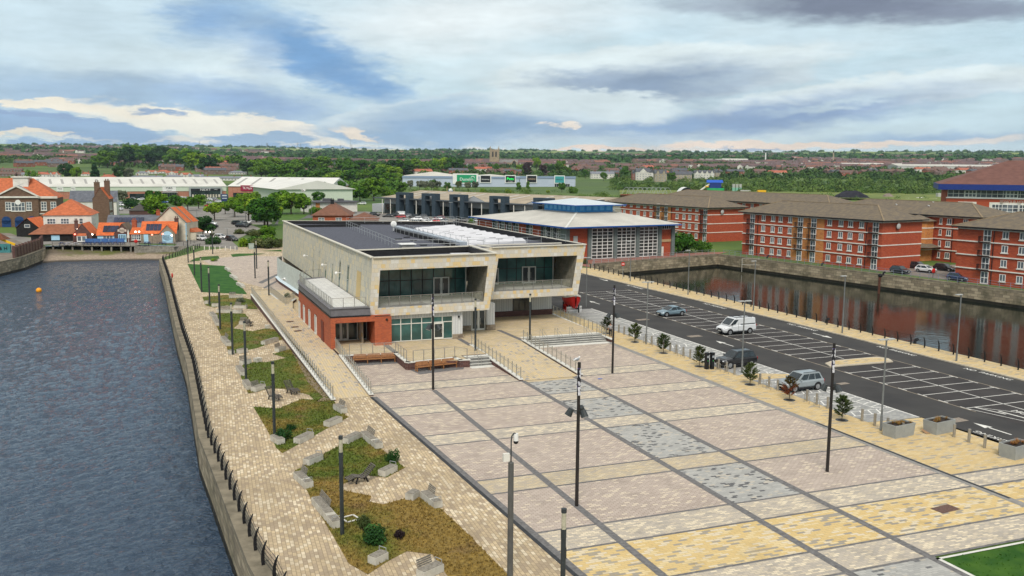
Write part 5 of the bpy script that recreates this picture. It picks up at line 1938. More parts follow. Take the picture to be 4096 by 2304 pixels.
# ---- houses and pubs at the head of the dock
def house(name,label,cat,P,rz,w,d,ez,rzd,wm,rm,wins=(),chim=(),gable=None,over=.25,side=(),group=None,ground=0,nowin=False):
 """walls, roof with chimneys and windows; gable 'y' shows a gable to the front, 'x' a ridge along the front, None a hipped roof"""
 t = thing(name,label,cat,(*P,ground),rz,group)
 b = MB()
 b.box(0,w,0,d,-.5,ez)
 if gable == 'y':
  for y in (0,d):
   b.face([(0,y,ez),(w,y,ez),(w/2,y,rzd-.1)])
 elif gable == 'x':
  for x in (0,w):
   b.face([(x,0,ez),(x,d,ez),(x,d/2,rzd-.1)])
 b.build('wall', wm, t)
 r = MB()
 if gable == 'y':
  k = over*(rzd-ez)/(w/2)
  r.face([(-over,-over,ez-k),(w/2,-over,rzd),(w/2,d+over,rzd),(-over,d+over,ez-k)])
  r.face([(w/2,-over,rzd),(w+over,-over,ez-k),(w+over,d+over,ez-k),(w/2,d+over,rzd)])
 elif gable == 'x':
  k = over*(rzd-ez)/(d/2)
  r.face([(-over,-over,ez-k),(w+over,-over,ez-k),(w+over,d/2,rzd),(-over,d/2,rzd)])
  r.face([(w+over,d+over,ez-k),(-over,d+over,ez-k),(-over,d/2,rzd),(w+over,d/2,rzd)])
 else:
  r.hip(-over,w+over,-over,d+over,ez,rzd)
 r = r.build('roof', rm, t)
 for x,y,z0,z1,s,m_ in chim:
  c = MB()
  c.box(x-s,x+s,y-s*.7,y+s*.7,z0,z1)
  c.box(x-s-.08,x+s+.08,y-s*.7-.08,y+s*.7+.08,z1-.25,z1-.05)
  for k in (-.45,.45):
   c.tube((x+s*k,y,z1),(x+s*k,y,z1+.5),.14,6)
  c.build('chimney', m_, r)
 for wn in wins:
  x,z,ww,hh = wn[:4]
  window(t,x,z,ww,hh,nx=wn[4] if len(wn) > 4 else 2,nz=wn[5] if len(wn) > 5 else 2,sill=len(wn) < 7)
 for y,z,ww,hh in side:
  o = window(t,0,z,ww,hh,nz=2)
  o.location = (w,y,z)
  o.rotation_euler = (0,0,pi/2)
 return t

t = house('customs_house', 'brown brick public building with orange hipped roof, white pediment and blue arched doors', 'building', (-54.5, 330.), radians(-3), 24.5, 15, 9.2, 15.4, BRICKBROWN, TILERED,
          [(10.6,5.3,1.5,2.6,2,3),(16.6,5.3,1.5,2.6,2,3),(19.8+1,5.3,1.5,2.6,2,3),(23.6,5.3,1.5,2.6,2,3),(4.6,5.3,1.5,2.6,2,3)],over=.5)
b = MB()
b.box(-.4,24.9,-.45,0,9.0,9.7)
b.box(-.1,24.6,-.2,0,4.0,4.25)
b.build('cornice', OFFWHITE, t)
b = MB()
b.box(7.2,19.4,-.55,.2,-.4,9.3,1)
b.face([(7.2,-.6,9.6),(19.4,-.6,9.6),(13.3,-.6,12.7)],1)
b.bar((6.8,-.75,9.55),(13.3,-.75,13.0),.5,.45,0)
b.bar((13.3,-.75,13.0),(19.8,-.75,9.55),.5,.45,0)
b.bar((6.8,-.75,9.5),(19.8,-.75,9.5),.5,.5,0)
b.face([(6.9,-.8,9.7),(13.3,-.8,13.2),(13.3,7,13.2),(6.9,2,9.7)],2)
b.face([(13.3,-.8,13.2),(19.7,-.8,9.7),(19.7,2,9.7),(13.3,7,13.2)],2)
pd = b.build('pediment', [OFFWHITE, BRICKBROWN, mat('lead_roof', (.30, .32, .34), .6, .1)], t)
b = MB()
b.box(11.6,16.0,4.0,8,12.6,15.6)
b.box(11.1,16.5,3.6,8.4,15.6,15.95)
b.tube((13.8,3.98,14.2),(13.8,3.9,14.2),.75,16)
b.build('clock_stage', OFFWHITE, pd)
for x in (10.7,16.6):
 window(pd,x,5.3,1.5,2.6,nx=2,nz=3,y=-.56)
o = window(pd,13.5,5.1,3.8,2.7,nx=4,nz=2,y=-.58)
b = MB()
b.tube((0,-.1,2.75),(0,.02,2.75),.8,16)
b.build('arch_light', WHITE, o)
for x,yy in ((4.8,-.05),(9.9,-.6),(13.6,-.6),(17.2,-.6),(22.,-.05)):
 b = MB()
 b.prism([(x-1.3,yy-.12),(x+1.3,yy-.12),(x+1.3,yy),(x-1.3,yy)],0,2.1)
 b.tube((x,yy-.12,2.1),(x,yy,2.1),1.3,16)
 b.build('arched_door', mat('deep_blue_door', (.012, .05, .17), .5, .12), t)
house('pub_house', 'white rendered house with red hipped roof above the brown lean-to', 'pub', (-28.2, 272.), radians(-4), 11.8, 14, 6.5, 10.6, OFFWHITE, TILERED,
      [(1.9,4.2,2.0,1.4,3,2),(5.2,4.2,2.0,1.4,3,2),(9.2,4.2,.9,1.4,1,2)],over=.35,side=((1.5,4,.8,1.5),(4,4,.8,1.5),(6.5,4,.8,1.5)))
t = thing('lean_to', 'long brown pantiled lean-to on dark timber in front of the white house', 'lean-to', (-30., 267.6, 0), radians(-4))
r = MB()
r.face([(-1.2,-2.2,1.9),(11.5,-2.2,1.9),(12.4,4.2,4.2),(2,4.2,4.2)])
r.build('roof', mat('brown_pantiles', (.27, .105, .055), .85, .2, 1.2), t)
b = MB()
b.box(-.6,11,-1.6,4,-.3,1.85)
b.build('wall', mat('black_timber', (.014, .013, .013), .8, .3), t)
b = MB()
b.box(4.2,6.2,-1.75,-1.6,.3,1.6)
b.build('painted_board', PALEBLUE, t)
t = house('gabled_shop', 'brown brick gabled house with a white bay window on the pub terrace', 'pub', (-20.4, 260.6), radians(-8), 4.6, 9, 2.1, 4.9, BRICKPURP, TILEORANGE, (), [(.6, 1.6, 3, 5.6, .4, BRICKPURP)], 'y', .12)
b = MB()
b.box(1.1,3.4,-.9,0,.2,1.75,0)
for k in range(2):
 b.box(1.3+k*1.1,2.1+k*1.1,-.95,-.9,.5,1.6,1)
b.face([(1.0,-1.0,1.75),(3.5,-1.0,1.75),(3.2,0,2.35),(1.3,0,2.35)],2)
b.build('bay_window', [WHITE, PANEB, TILERED], t)
t = house('shop_unit', 'pale blue shopfront under an orange roof with solar panels', 'pub', (-14.6, 260.), radians(-10), 6.0, 7, 2.0, 4.9, PALEBLUE, TILEORANGE, [(2.6, .75, 2.4, .9, 3, 1), (4.9, .75, .7, .9, 1, 1)], (), 'x', .3)
SOLAR = glass('solar_cells', (.012, .015, .035), .15)
b = MB()
for k in range(4):
 b.face([(1.2+k*.95,.55,2.6),(2.1+k*.95,.55,2.6),(2.1+k*.95,2.4,4.15),(1.2+k*.95,2.4,4.15)])
b.build('solar_panel', SOLAR, t)
t = house('shop_unit', 'small brown gable with white arched board and pale blue double doors', 'pub', (-10.5, 258.6), radians(-12), 4.0, 7, 2.3, 4.9, BRICKPURP, TILEBROWN, (), (), 'y', .12)
b = MB()
b.box(1.,3.,-.08,0,.05,2.1,0)
for k in range(4):
 b.box(1.2+k*.45,1.4+k*.45,-.12,-.08,.7,1.9,1)
b.build('double_door', [PALEBLUE, PANE], t)
b = MB()
b.box(.9,3.1,-.1,0,2.75,3.35)
b.tube((2,-.1,3.1),(2,0,3.1),.7,14)
b.build('arched_board', mat('cream_board', (.6, .5, .42), .7, .05), t)
t = house('shop_unit', 'narrow link with orange roof and white shop window between two gables', 'pub', (-6.7, 257.4), radians(-16), 3.2, 6, 2.2, 3.7, BRICKPURP, TILEORANGE, [(1.6, .7, 2.2, 1.3, 4, 2)], [(.2, 3.5, 2.5, 5.6, .55, BRICKVIVID)], 'x', .2)
t = house('grey_stone_hall', 'low grey stone hall with orange roof, solar panels and pale blue doors', 'pub', (-4.0, 254.4), radians(-8), 8.6, 8, 2.5, 5.4, mat('grey_stone_face', (.26, .22, .17), .9, .2, 2), TILEORANGE, (), [(8.4, 4, 3, 6.2, .5, BRICKPURP)], 'x', .2)
b = MB()
for k in range(4):
 b.face([(1.1+k*.95,.8,3.05+.1),(2.0+k*.95,.8,3.15),(2.0+k*.95,3.0,4.75),(1.1+k*.95,3.0,4.75)])
b.build('solar_panel', SOLAR, t)
b = MB()
b.box(.7,1.8,-.08,0,.1,2.2,0)
b.box(5.3,7.9,-.75,-.65,.05,2.0,0)
b.tube((6.6,-.75,1.8),(6.6,-.65,1.8),1.28,14,0)
b.build('pale_door', [PALEBLUE, PANE], t)
b = MB()
b.box(4.6,8.5,-.65,.2,0,2.5,0)
b.face([(4.6,-.65,2.5),(8.5,-.65,2.5),(6.55,-.65,4.5)],0)
b.face([(4.4,-.8,2.3),(6.55,-.8,4.65),(6.55,2.6,4.65),(4.4,0,2.3)],1)
b.face([(6.55,-.8,4.65),(8.7,-.8,2.3),(8.7,0,2.3),(6.55,2.6,4.65)],1)
b.build('porch_gable', [mat('grey_stone_face', (.26, .22, .17), .9, .2, 2), TILEORANGE], t)
t = house('slate_roof_hall', 'long blue slate roofed hall with dark solar panels behind the pub row', 'pub', (-12.6, 268.), radians(-6), 13.5, 10, 3.4, 6.4, OFFWHITE, SLATE, (), [(12.6, 5, 4, 7.4, .5, BRICKVIVID)], 'x', .3)
b = MB()
for k in range(7):
 b.face([(1.5+k*1.1,1.6,4.6),(2.5+k*1.1,1.6,4.6),(2.5+k*1.1,3.6,5.8),(1.5+k*1.1,3.6,5.8)])
b.build('solar_panel', SOLAR, t)
t = house('cream_house', 'tall cream rendered house with steep orange roof and blank gable', 'house', (-.5, 262.), radians(-25.6), 8.6, 7.6, 5.0, 8.9, CREAM, TILEORANGE, [(6.2, 3.9, .5, .7, 1, 1)], (), 'y', .12)
r = MB()
for y in (-.15,3.5,7.75):
 r.bar((8.8,y,4.9),(4.3,y,9.05),.3,.18)
 r.bar((-.2,y,4.9),(4.3,y,9.05),.3,.18)
r.build('coping', mat('grey_verge_stone', (.22, .2, .17), .9, .1), t)
b = MB()
b.box(8.6,10.2,2.4,6.6,0,2.3,0)
b.face([(8.6,2.2,3.2),(8.6,6.8,3.2),(10.5,6.8,2.2),(10.5,2.2,2.2)],1)
b.face([(8.6,2.2,2.2),(8.6,2.2,3.2),(10.5,2.2,2.2)],1)
b.build('side_porch', [CREAM, TILERED], t)
b = MB()
for k in range(9):
 b.box(8.35 if k % 2 else 8.45,8.66,-.05,.25 if k % 2 else .4,k*.55,k*.55+.4)
b.build('quoin', PALEBLUE, t)
t = house('brick_house', 'tall narrow brown brick house with two big chimney stacks', 'house', (-17.8, 302.), radians(-5), 4.6, 9.5, 9.8, 13.2, BRICKBROWN, TILEORANGE, (), [(1.3, 1, 9.5, 14.8, .75, BRICKBROWN), (3.6, 5, 10.5, 15.2, .75, BRICKBROWN)], 'y', .1,
          side=((1.5,6.5,.7,2.2),(3.5,6.5,.7,2.2),(5.5,6.5,.7,2.2),(1.5,3.2,.7,2.2),(3.5,3.2,.7,2.2),(5.5,3.2,.7,2.2)))
house('slate_hall', 'blue-grey slate hall roof just behind the customs house', 'hall', (-28., 352.), radians(-3), 15, 9, 7.2, 10.8, OFFWHITE, SLATE, gable='x')
house('timber_hut', 'black timber hut with bright orange roof and white sign above the dock wall', 'hut', (-36.4, 285.), radians(-18), 6.2, 8, 2.6, 5.2, mat('black_timber', (.014, .013, .013), .8, .3), TILEORANGE, [(3, 2.6, 1.4, .8, 1, 1, 0)], (), 'y', .3, side=((2.4, .8, 1.6, 1.3),))
house('timber_hut', 'brown roofed timber hut behind the bright orange hut', 'hut', (-33.2, 291.), radians(-18), 5.2, 6, 2.6, 4.6, mat('black_timber', (.014, .013, .013), .8, .3), mat('brown_pantiles', (.27, .105, .055), .85, .2, 1.2), gable='y')
house('pump_house', 'small slate roofed pavilion with a white cupola in the retail car park', 'pavilion', (-9.5, 372.), 0, 9, 9, 2.8, 5.6, BRICKPURP, mat('dark_slate', (.07, .065, .06), .8, .2), ())
house('restaurant', 'brick restaurant with brown tiled hipped roof and black finial behind the leisure centre', 'restaurant', (50.8, 322.), radians(-16), 12.6, 18, 3.0, 7.2, BRICKVIVID, mat('brown_tiles', (.18, .085, .055), .85, .15, 1), [(3, .8, 2, 1.4), (9, .8, 2, 1.4)], [(6.3, 6, 6.0, 8.4, .6, BLACKM)], over=.7)
house('restaurant_annexe', 'low brown tiled annexe roof beside the brick restaurant', 'restaurant', (62.71,317.38), radians(-16), 9.5, 13, 1.6, 3.9, BRICKVIVID, mat('brown_tiles', (.18, .085, .055), .85, .15, 1), over=.6)
t = thing('drive_through', 'white and brick flat roofed restaurant with dark fascia by the roundabout trees', 'restaurant', (62., 401., 0), radians(10))
b = MB()
b.box(0,22,0,12,0,4.2,0)
b.box(2.8,4.6,-.2,0,0,4.2,1)
b.build('wall', [OFFWHITE, BRICKOR], t)
b = MB()
b.box(-1,22.6,-1,13,4.2,4.7)
b.box(8,11,3,6,4.7,5.9)
b.box(15,17,3,6,4.7,5.7)
b.build('roof', mat('slate_fascia', (.10, .10, .11), .7, .1), t)
b = MB()
b.box(8,11.5,-.3,0,.1,2.6)
b.build('purple_poster', mat('magenta_poster', (.20, .02, .12), .5, .1), t)

# ---- curved-post railings
def fin_mesh():
 b = MB()
 pr = [(0,0,.17),(-.02,.35,.18),(0,.7,.15),(.08,1.0,.11),(.2,1.25,.05)]
 for (u0,z0_,w0),(u1,z1_,w1) in zip(pr,pr[1:]):
  for s in (-.03,.03):
   q = [(s,u0-w0/2,z0_),(s,u0+w0/2,z0_),(s,u1+w1/2,z1_),(s,u1-w1/2,z1_)]
   b.face(q if s > 0 else q[::-1])
  b.face([(-.03,u0+w0/2,z0_),(-.03,u1+w1/2,z1_),(.03,u1+w1/2,z1_),(.03,u0+w0/2,z0_)])
  b.face([(.03,u0-w0/2,z0_),(.03,u1-w1/2,z1_),(-.03,u1-w1/2,z1_),(-.03,u0-w0/2,z0_)])
 return b.mesh('post', BLACKM)

FIN = fin_mesh()

def fin_fence(label,pts,z,inland,sp=2.05,first=0.):
 t = thing('dock_railing', label, 'railing', (*pts[0], z))
 o = Vector((*pts[0],z))
 seg = []
 tot = 0
 for a,c_ in zip(pts,pts[1:]):
  d = hypot(c_[0]-a[0],c_[1]-a[1])
  seg.append((tot,d,Vector((*a,z)),Vector((*c_,z))))
  tot += d

 def at(s):
  for t0,d,a,c_ in seg:
   if s <= t0+d or (t0,d,a,c_) == seg[-1]:
    v = a.lerp(c_,(s-t0)/d)
    e = (c_-a).normalized()
    return v,e
 s = first
 prev = None
 rl = MB()
 k = 0
 while s < tot and k < 99:
  v,e = at(s)
  a = atan2(e.y,e.x)
  if inland < 0:
   a += pi
  obj('post', FIN, t, v-o, a)
  n = Vector((-e.y,e.x,0))*inland
  cur = [v-o+n*(.02+.03*i*i/6)+Vector((0,0,.28+i*.21)) for i in range(5)]
  if prev:
   for p,q in zip(prev,cur):
    rl.tube(p,q,.014,4)
  prev = cur
  s += sp
  k += 1
 rl.build('cable_rail', BLACKM, t)

PF = [(5.6,30.),(4.69,44.59),(4.29,46.38),(3.76,55.76),(3.35,63.24),(2.92,70.55),(2.90,98.39),(2.36,117.52),(1.99,141.78),(1.54,174.64),(0.82,206.27)]
fin_fence('black curved-post cable railing along the cream promenade', PF, .05, -1, 2.0)
fin_fence('black curved-post railing turning from the promenade corner to the beach head', [(0.82,206.27), (3.45,213.27), (6.49,225.03), (9.81,235.81)], .05, -1, 2.0)
fin_fence('black curved-post railing along the buff footway by the right dock', [(82.2, 42.), (82.05, 77.2), (81.9, 105.3), (81.55, 132), (81.35, 158), (81.5, 166)], .1, 1, 2.05)

# ---- lamp columns
def lathe(mb,prof_,n=10,m=0):
 for (r0,z0_),(r1,z1_) in zip(prof_,prof_[1:]):
  for i in range(n):
   a0,a1 = 2*pi*i/n,2*pi*(i+1)/n
   mb.face([(r0*cos(a0),r0*sin(a0),z0_),(r0*cos(a1),r0*sin(a1),z0_),(r1*cos(a1),r1*sin(a1),z1_),(r1*cos(a0),r1*sin(a0),z1_)],m)
 return mb

LANT = mat('lantern_glass', (.42, .40, .30), .2, .2, 6)
pc = [lathe(MB(), [(.115, 0), (.115, 4.35), (.125, 4.36), (.125, 4.75)]).mesh('post', DARKPOST),
      lathe(MB(), [(.105, 4.75), (.105, 5.5)]).mesh('lantern', LANT),
      lathe(MB(), [(.125, 5.5), (.125, 5.68), (.0, 5.7)]).mesh('cap', DARKPOST),
      MB().box(.112, .125, -.06, .06, 3.4, 3.9).mesh('access_door', BLACKM)]

def column(P,label,group,z=0):
 t = thing('lamp_column', label, 'lamp post', (*P, z), 0, group)
 for n, m_ in zip(('post', 'lantern', 'cap', 'access_door'), pc):
  obj(n,m_,t)

gL = 'lantern columns of the promenade'
for i,P in enumerate([(5.78,200.72),(6.12,176.98),(6.29,153.12),(6.71,138.05),(6.83,117.20),(7.08,100.97),(7.35,88.48),(7.72,69.25),(8.93,48.51)]):
 column(P, '%s dark lantern column from the beach along the grass beds' % ORD[i], gL)
column((16.01,34.52), 'dark lantern column cut by the bottom edge beside the plaza drain', gL)
for P, l in (((16.19,169.26), 'dark lantern column on the side lot behind the leisure centre, nearer of a close pair'), ((18.06,185.06), 'dark lantern column on the side lot behind the leisure centre, farther of a close pair'),
             ((15.84,144.58), 'dark lantern column at the small side stair behind the brick wing'), ((11.66,218.52), 'dark lantern column between the two small lawns by the beach')):
 column(P,l,gL)
column((31.45,91.17), 'dark lantern column on the terrace left of the central ramp', gL, ZT)
column((39.62,95.60), 'dark lantern column at the foot of the wide steps', gL, .3)
SLV, st_, sb_ = new_mat('white_purple_sleeve', .5)
vv = nd(st_, 'ShaderNodeTexVoronoi', feature='F1')
vv.inputs['Scale'].default_value = 4.2
st_.links.new(nd(st_, 'ShaderNodeTexCoord').outputs['Object'], vv.inputs['Vector'])
sc_ = nd(st_, 'ShaderNodeSeparateColor')
st_.links.new(vv.outputs['Color'], sc_.inputs[0])
rc_ = nd(st_, 'ShaderNodeValToRGB')
rc_.color_ramp.interpolation = 'CONSTANT'
for x_,c_ in zip(range(4),((0,(.02,.02,.025)),(.35,(.62,.62,.66)),(.62,(.10,.06,.28)),(.8,(.5,.5,.55)))):
 if x_ > 1:
  rc_.color_ramp.elements.new(.5)
for e_,(p_,c_) in zip(rc_.color_ramp.elements,((0,(.02,.02,.025)),(.35,(.62,.62,.66)),(.62,(.10,.06,.28)),(.8,(.5,.5,.55)))):
 e_.position = p_
 e_.color = tx(c_)
st_.links.new(sc_.outputs[0],rc_.inputs[0])
st_.links.new(rc_.outputs[0], sb_.inputs['Base Color'])
MAST = mat('dark_bronze_mast', (.022, .019, .018), .45, .15)
mm_ = lathe(MB(), [(.115, 0), (.11, 3), (.10, 6), (.095, 8.9), (0, 8.92)], 12).mesh('mast', MAST)
ms_ = lathe(MB(), [(.115, 6.9), (.112, 8.55)], 12).mesh('sleeve', SLV)
b = MB()
for k in range(3):
 a = k*2*pi/3+.5
 b.tube((.1*cos(a),.1*sin(a),5.95),(.5*cos(a),.5*sin(a),5.9),.03,5)
 b.tube((.42*cos(a),.42*sin(a),6.08),(.62*cos(a),.62*sin(a),5.68),.16,10,0,.24)
 b.tube((.62*cos(a),.62*sin(a),5.68),(.63*cos(a),.63*sin(a),5.66),.21,10,1)
mf_ = b.mesh('spotlight_cluster', [DARKPOST, GALV])
for P, l in (((23.1, 48.0), 'tall dark mast with spotlights where two dark bands meet near the bottom of the plaza'), ((23.1, 78.85), 'tall dark mast with spotlights in front of the right hardwood bench'),
             ((41.9, 47.9), 'tall dark mast with spotlights on the pink paving near the yellow pavement'), ((41.95, 79.5), 'tall dark mast with spotlights below the wide steps')):
 t = thing('plaza_mast', l, 'lamp post', P, RND.uniform(0, 2), 'tall spotlight masts on the plaza')
 obj('mast', mm_, t)
 obj('sleeve', ms_, t)
 obj('spotlight_cluster', mf_, t)
rp_ = lathe(MB(), [(.10, 0), (.10, 1.2), (.075, 1.25), (.065, 7.3)], 8).mesh('post', GREYPOST)
b = MB()
b.box(-.75,-.1,-.16,.16,7.28,7.36)
b.box(.1,.75,-.16,.16,7.28,7.36)
b.box(-.12,.12,-.05,.05,7.22,7.34)
rh2 = b.mesh('lamp_head', mat('pale_lamp_head', (.42, .43, .42), .5, .08))
b = MB()
b.box(-.7,.1,-.16,.16,7.28,7.37)
rh1 = b.mesh('lamp_head', mat('pale_lamp_head', (.42, .43, .42), .5, .08))
for i,(P,two) in enumerate([((52.65,54.4),1),((54.40,75.30),1),((52.72,91.66),1),((58.61,119.84),1)]):
 t = thing('road_lamp', '%s slim road lamp with twin flat heads from the planters along the bays' % ORD[i], 'lamp post', P, 0, 'slim road lamps')
 obj('post', rp_, t)
 obj('lamp_head', rh2, t)
for i,P in enumerate([(79.6,72.1),(79.5,89.6),(79.81,108.35),(79.76,125.71),(79.35,144.36)]):
 t = thing('road_lamp', '%s slim grey road lamp with one flat head from the right along the dock footway' % ORD[i], 'lamp post', P, 0, 'slim road lamps')
 obj('post', rp_, t)
 obj('lamp_head', rh1, t)
t = thing('camera_mast', 'thick grey steel mast with hooked arm and white dome camera', 'camera mast', (15.84, 40.46))
b = lathe(MB(),[(.15,0),(.145,3),(.14,5.9),(.12,5.92),(.06,5.95)],14)
b.build('mast', mat('mast_grey', (.10, .10, .095), .55, .15), t, True)
b = MB()
hk = [(0,0,5.9),(0,0,7.0),(.03,0,7.25),(.14,0,7.38),(.24,0,7.36)]
for p,q in zip(hk,hk[1:]):
 b.tube(p,q,.035,8)
b.build('hooked_arm', DARKPOST, t)
b = MB()
b.tube((.25,0,7.36),(.25,0,7.0),.11,10,0,.13)
b.ball((.25,0,6.95),.13,1,10,8)
b.build('dome_camera', [WHITE, BLACK], t)
b = MB()
b.box(-.42,-.1,-.08,.08,6.0,6.4)
b.build('equipment_box', OFFWHITE, t)

# ---- bollards,cycle hoops,planters,machines
bo = lathe(MB(), [(.11, 0), (.11, 1.02), (.08, 1.04), (0, 1.05)], 12).mesh('bollard', mat('satin_steel', (.36, .34, .30), .4, .1, 4, metal=.55))
BY = [46.94,48.2,49.67,51.11]
BX = [56.7,56.64,56.7,56.76]
bl = [((x, y), '%s steel bollard from the right edge at the footway corner by the planters' % ORD[i]) for i, (x, y) in enumerate(zip(BX, BY))]
for i,y in enumerate([52.7,54.28,55.66,57.08,61.2,62.6,63.88,68.0,69.32,70.7,74.84,76.19,77.62,82.98,84.36,85.82,87.1,89.87,91.23,92.6,95.2,96.6,97.95,99.35]):
 bl.append(((53.2, y), '%s steel bollard from the planters in the line along the accessible bays' % ORD[i]))
for P,l in bl:
 tag(obj('steel_bollard', bo, None, (*P, 0)), l, 'bollard', 'steel bollards beside the bays')
b = MB()
hp = [(0,-.35,0),(0,-.35,.7),(0,-.28,.8),(0,.28,.8),(0,.35,.7),(0,.35,0)]
for p,q in zip(hp,hp[1:]):
 b.tube(p,q,.025,6)
hoop = b.mesh('cycle_hoop', STEEL)
for i,y in enumerate([62.0,63.3,68.7,69.9,75.5,76.9,83.7,85.1,90.5,91.9]):
 tag(obj('cycle_hoop', hoop, None, (52.7, y, 0)), '%s steel cycle hoop from the planters beside the bollard line' % ORD[i], 'cycle hoop', 'cycle hoops along the bays')
PLG = mat('planter_grey', (.30, .315, .31), .5, .08)

def planter(P,L_,W_,h,a,label):
 t = thing('planter', label, 'planter', P, a)
 b = MB()
 for k in range(4):
  sx_,sy_ = ((-1,-1),(1,-1),(1,1),(-1,1))[k]
  ex,ey = ((-1,-1),(1,-1),(1,1),(-1,1))[(k+1) % 4]
  i0,i1 = .92,.92
  A,B = (sx_*L_/2,sy_*W_/2),(ex*L_/2,ey*W_/2)
  b.face([(A[0]*i0,A[1]*i0,0),(B[0]*i0,B[1]*i0,0),(*B,h),(*A,h)])
  b.face([(*A,h),(*B,h),(B[0]*.93,B[1]*.9,h),(A[0]*.93,A[1]*.9,h)])
  b.face([(A[0]*.93,A[1]*.9,h),(B[0]*.93,B[1]*.9,h),(B[0]*.93,B[1]*.9,h-.12),(A[0]*.93,A[1]*.9,h-.12)])
 b.build('box', PLG, t)
 b = MB()
 b.face([(-L_*.46,-W_*.45,h-.1),(L_*.46,-W_*.45,h-.1),(L_*.46,W_*.45,h-.1),(-L_*.46,W_*.45,h-.1)])
 b.build('soil', mat('dark_compost', (.03, .022, .018), .95, .3), t)
 b = MB()
 for c in range(7):
  cx,cy = RND.uniform(-.38,.38)*L_,RND.uniform(-.3,.3)*W_
  for k in range(90):
   a_ = RND.uniform(0,2*pi)
   r_ = RND.uniform(.05,.26)
   hh = RND.uniform(.1,.34)
   w = .012
   b.face([(cx+cos(a_+1.6)*w,cy+sin(a_+1.6)*w,h-.1),(cx-cos(a_+1.6)*w,cy-sin(a_+1.6)*w,h-.1),(cx+cos(a_)*r_,cy+sin(a_)*r_,h-.1+hh)])
 b.build('dry_grass', leafmat('straw_grass', (.42, .20, .07), (.30, .22, .06), .1, 6), t)

planter((53.01,52.95), 2.3, 1.25, 1.0, radians(8), 'pale grey box planter of straw grass in front of the accessible bays')
planter((56.77,52.61), 2.3, 1.25, 1.0, radians(8), 'pale grey box planter of straw grass at the road edge with cardboard beside')
planter((57.16,45.97), 2.3, 1.3, 1.0, radians(8), 'pale grey box planter of straw grass at the right edge of the photo')
b = MB()
b.face([(-.8,-.3,.02),(.7,-.4,.03),(.8,.3,.12),(-.7,.35,.2)])
b.face([(-.8,-.3,.015),(-.7,.35,.195),(.8,.3,.115),(.7,-.4,.025)])
tag(b.build('cardboard_sheet', mat('cardboard', (.36, .22, .12), .9, .1), None, loc=(*(56.07,52.75), .01)), 'brown cardboard sheet leaning by the planter and bollard', 'cardboard')
for P, l in (((51.98,77.95), 'left of the two black ticket machines beside the dark car'), ((52.53,77.83), 'right of the two black ticket machines beside the dark car')):
 t = thing('ticket_machine', l, 'ticket machine', P, radians(5))
 b = MB()
 b.box(-.17,.17,-.17,.17,0,1.5)
 b.prism([(-.185,-.19),(.185,-.19),(.185,.19),(-.185,.19)],1.5,1.72)
 b.build('cabinet', BLACK, t)
 b = MB()
 b.box(-.13,.13,-.2,-.17,1.2,1.42)
 b.build('screen', mat('pale_screen', (.3, .33, .36), .3, .05), t)
 b = MB()
 b.box(-.05,.05,-.2,-.17,.85,.93)
 b.build('green_button', mat('green_button_face', (.05, .4, .08), .4, .05), t)
t = thing('no_entry_sign', 'round red no entry sign on a thin post by the dock footway', 'road sign', (79.46,147.44), radians(-12))
b = MB()
b.tube((0,0,0),(0,0,3.0),.04,8)
b.build('post', GALV, t)
b = MB()
b.tube((0,-.05,2.9),(0,-.02,2.9),.36,20,0)
b.box(-.25,.25,-.06,-.045,2.84,2.97,1)
b.build('disc', [REDP, WHITE], t)

def lifebuoy(P,label,a=0,h=1.1):
 t = thing('lifebuoy_stand', label, 'lifebuoy', P, a)
 b = MB()
 b.tube((0,0,0),(0,0,h),.05,8)
 b.build('post', BLACKM, t)
 b = MB()
 b.ball((0,-.08,h+.15),.46,0,14,10,(1,.3,1))
 b.tube((0,-.2,h+.15),(0,-.24,h+.15),.2,12)
 b.build('housing', REDP, t)

lifebuoy((2.04,168.82), 'red lifebuoy housing on the promenade railing', pi/2, .9)
lifebuoy((138.46,132.30), 'red lifebuoy housing on the railing in front of the parking court', 0, 1.2)
lifebuoy((-5.06,245.63), 'red lifebuoy housing on the pub terrace rail', 0, 1.0)
t = thing('buoy', 'orange spherical buoy floating on the left dock', 'buoy', (*(-20.60,185.07), WZ))
b = MB()
b.ball((0,0,.25),.5,0,16,12)
b.build('float', ORANGEP, t, True)
b = MB()
b.tube((0,0,.86),(0,0,1.05),.05,8)
b.build('lifting_eye', DARKPOST, t)
MANH = mat('brown_ironwork', (.13, .075, .06), .8, .3, 8)
for P, l, w, a in (((43.99,39.84), 'brown iron cover set in the yellow plaza stripe', .8, .1), ((60.74,54.61), 'pale worn iron cover on the road near the planters', .9, .05), ((60.89,68.11), 'pale patch cover on the road beside the tall mast', .6, .1),
                   ((15.27,116.55), 'iron cover on the side ramp, farthest of three', .45, .2), ((15.30,112.40), 'iron cover on the side ramp, middle of three', .45, .2), ((15.25,109.57), 'iron cover on the side ramp, nearest of three', .45, .2), ((60.86,107.00), 'pale worn iron cover on the road opposite the pine saplings', .9, .05), ((60.89,94.17), 'pale worn iron cover below the white road arrow', .9, .05)):
 b = MB()
 z = .68 if 'ramp' in l else .01
 b.box(-w,w,-w*.55,w*.55,0,.012)
 o = b.build('manhole_cover', MANH if 'brown' in l or 'iron cover on the side' in l else mat('worn_ironwork', (.26, .22, .18), .9, .2, 5), None, loc=(*P, z))
 o.rotation_euler = (0,0,a)
 tag(o, l, 'manhole cover')
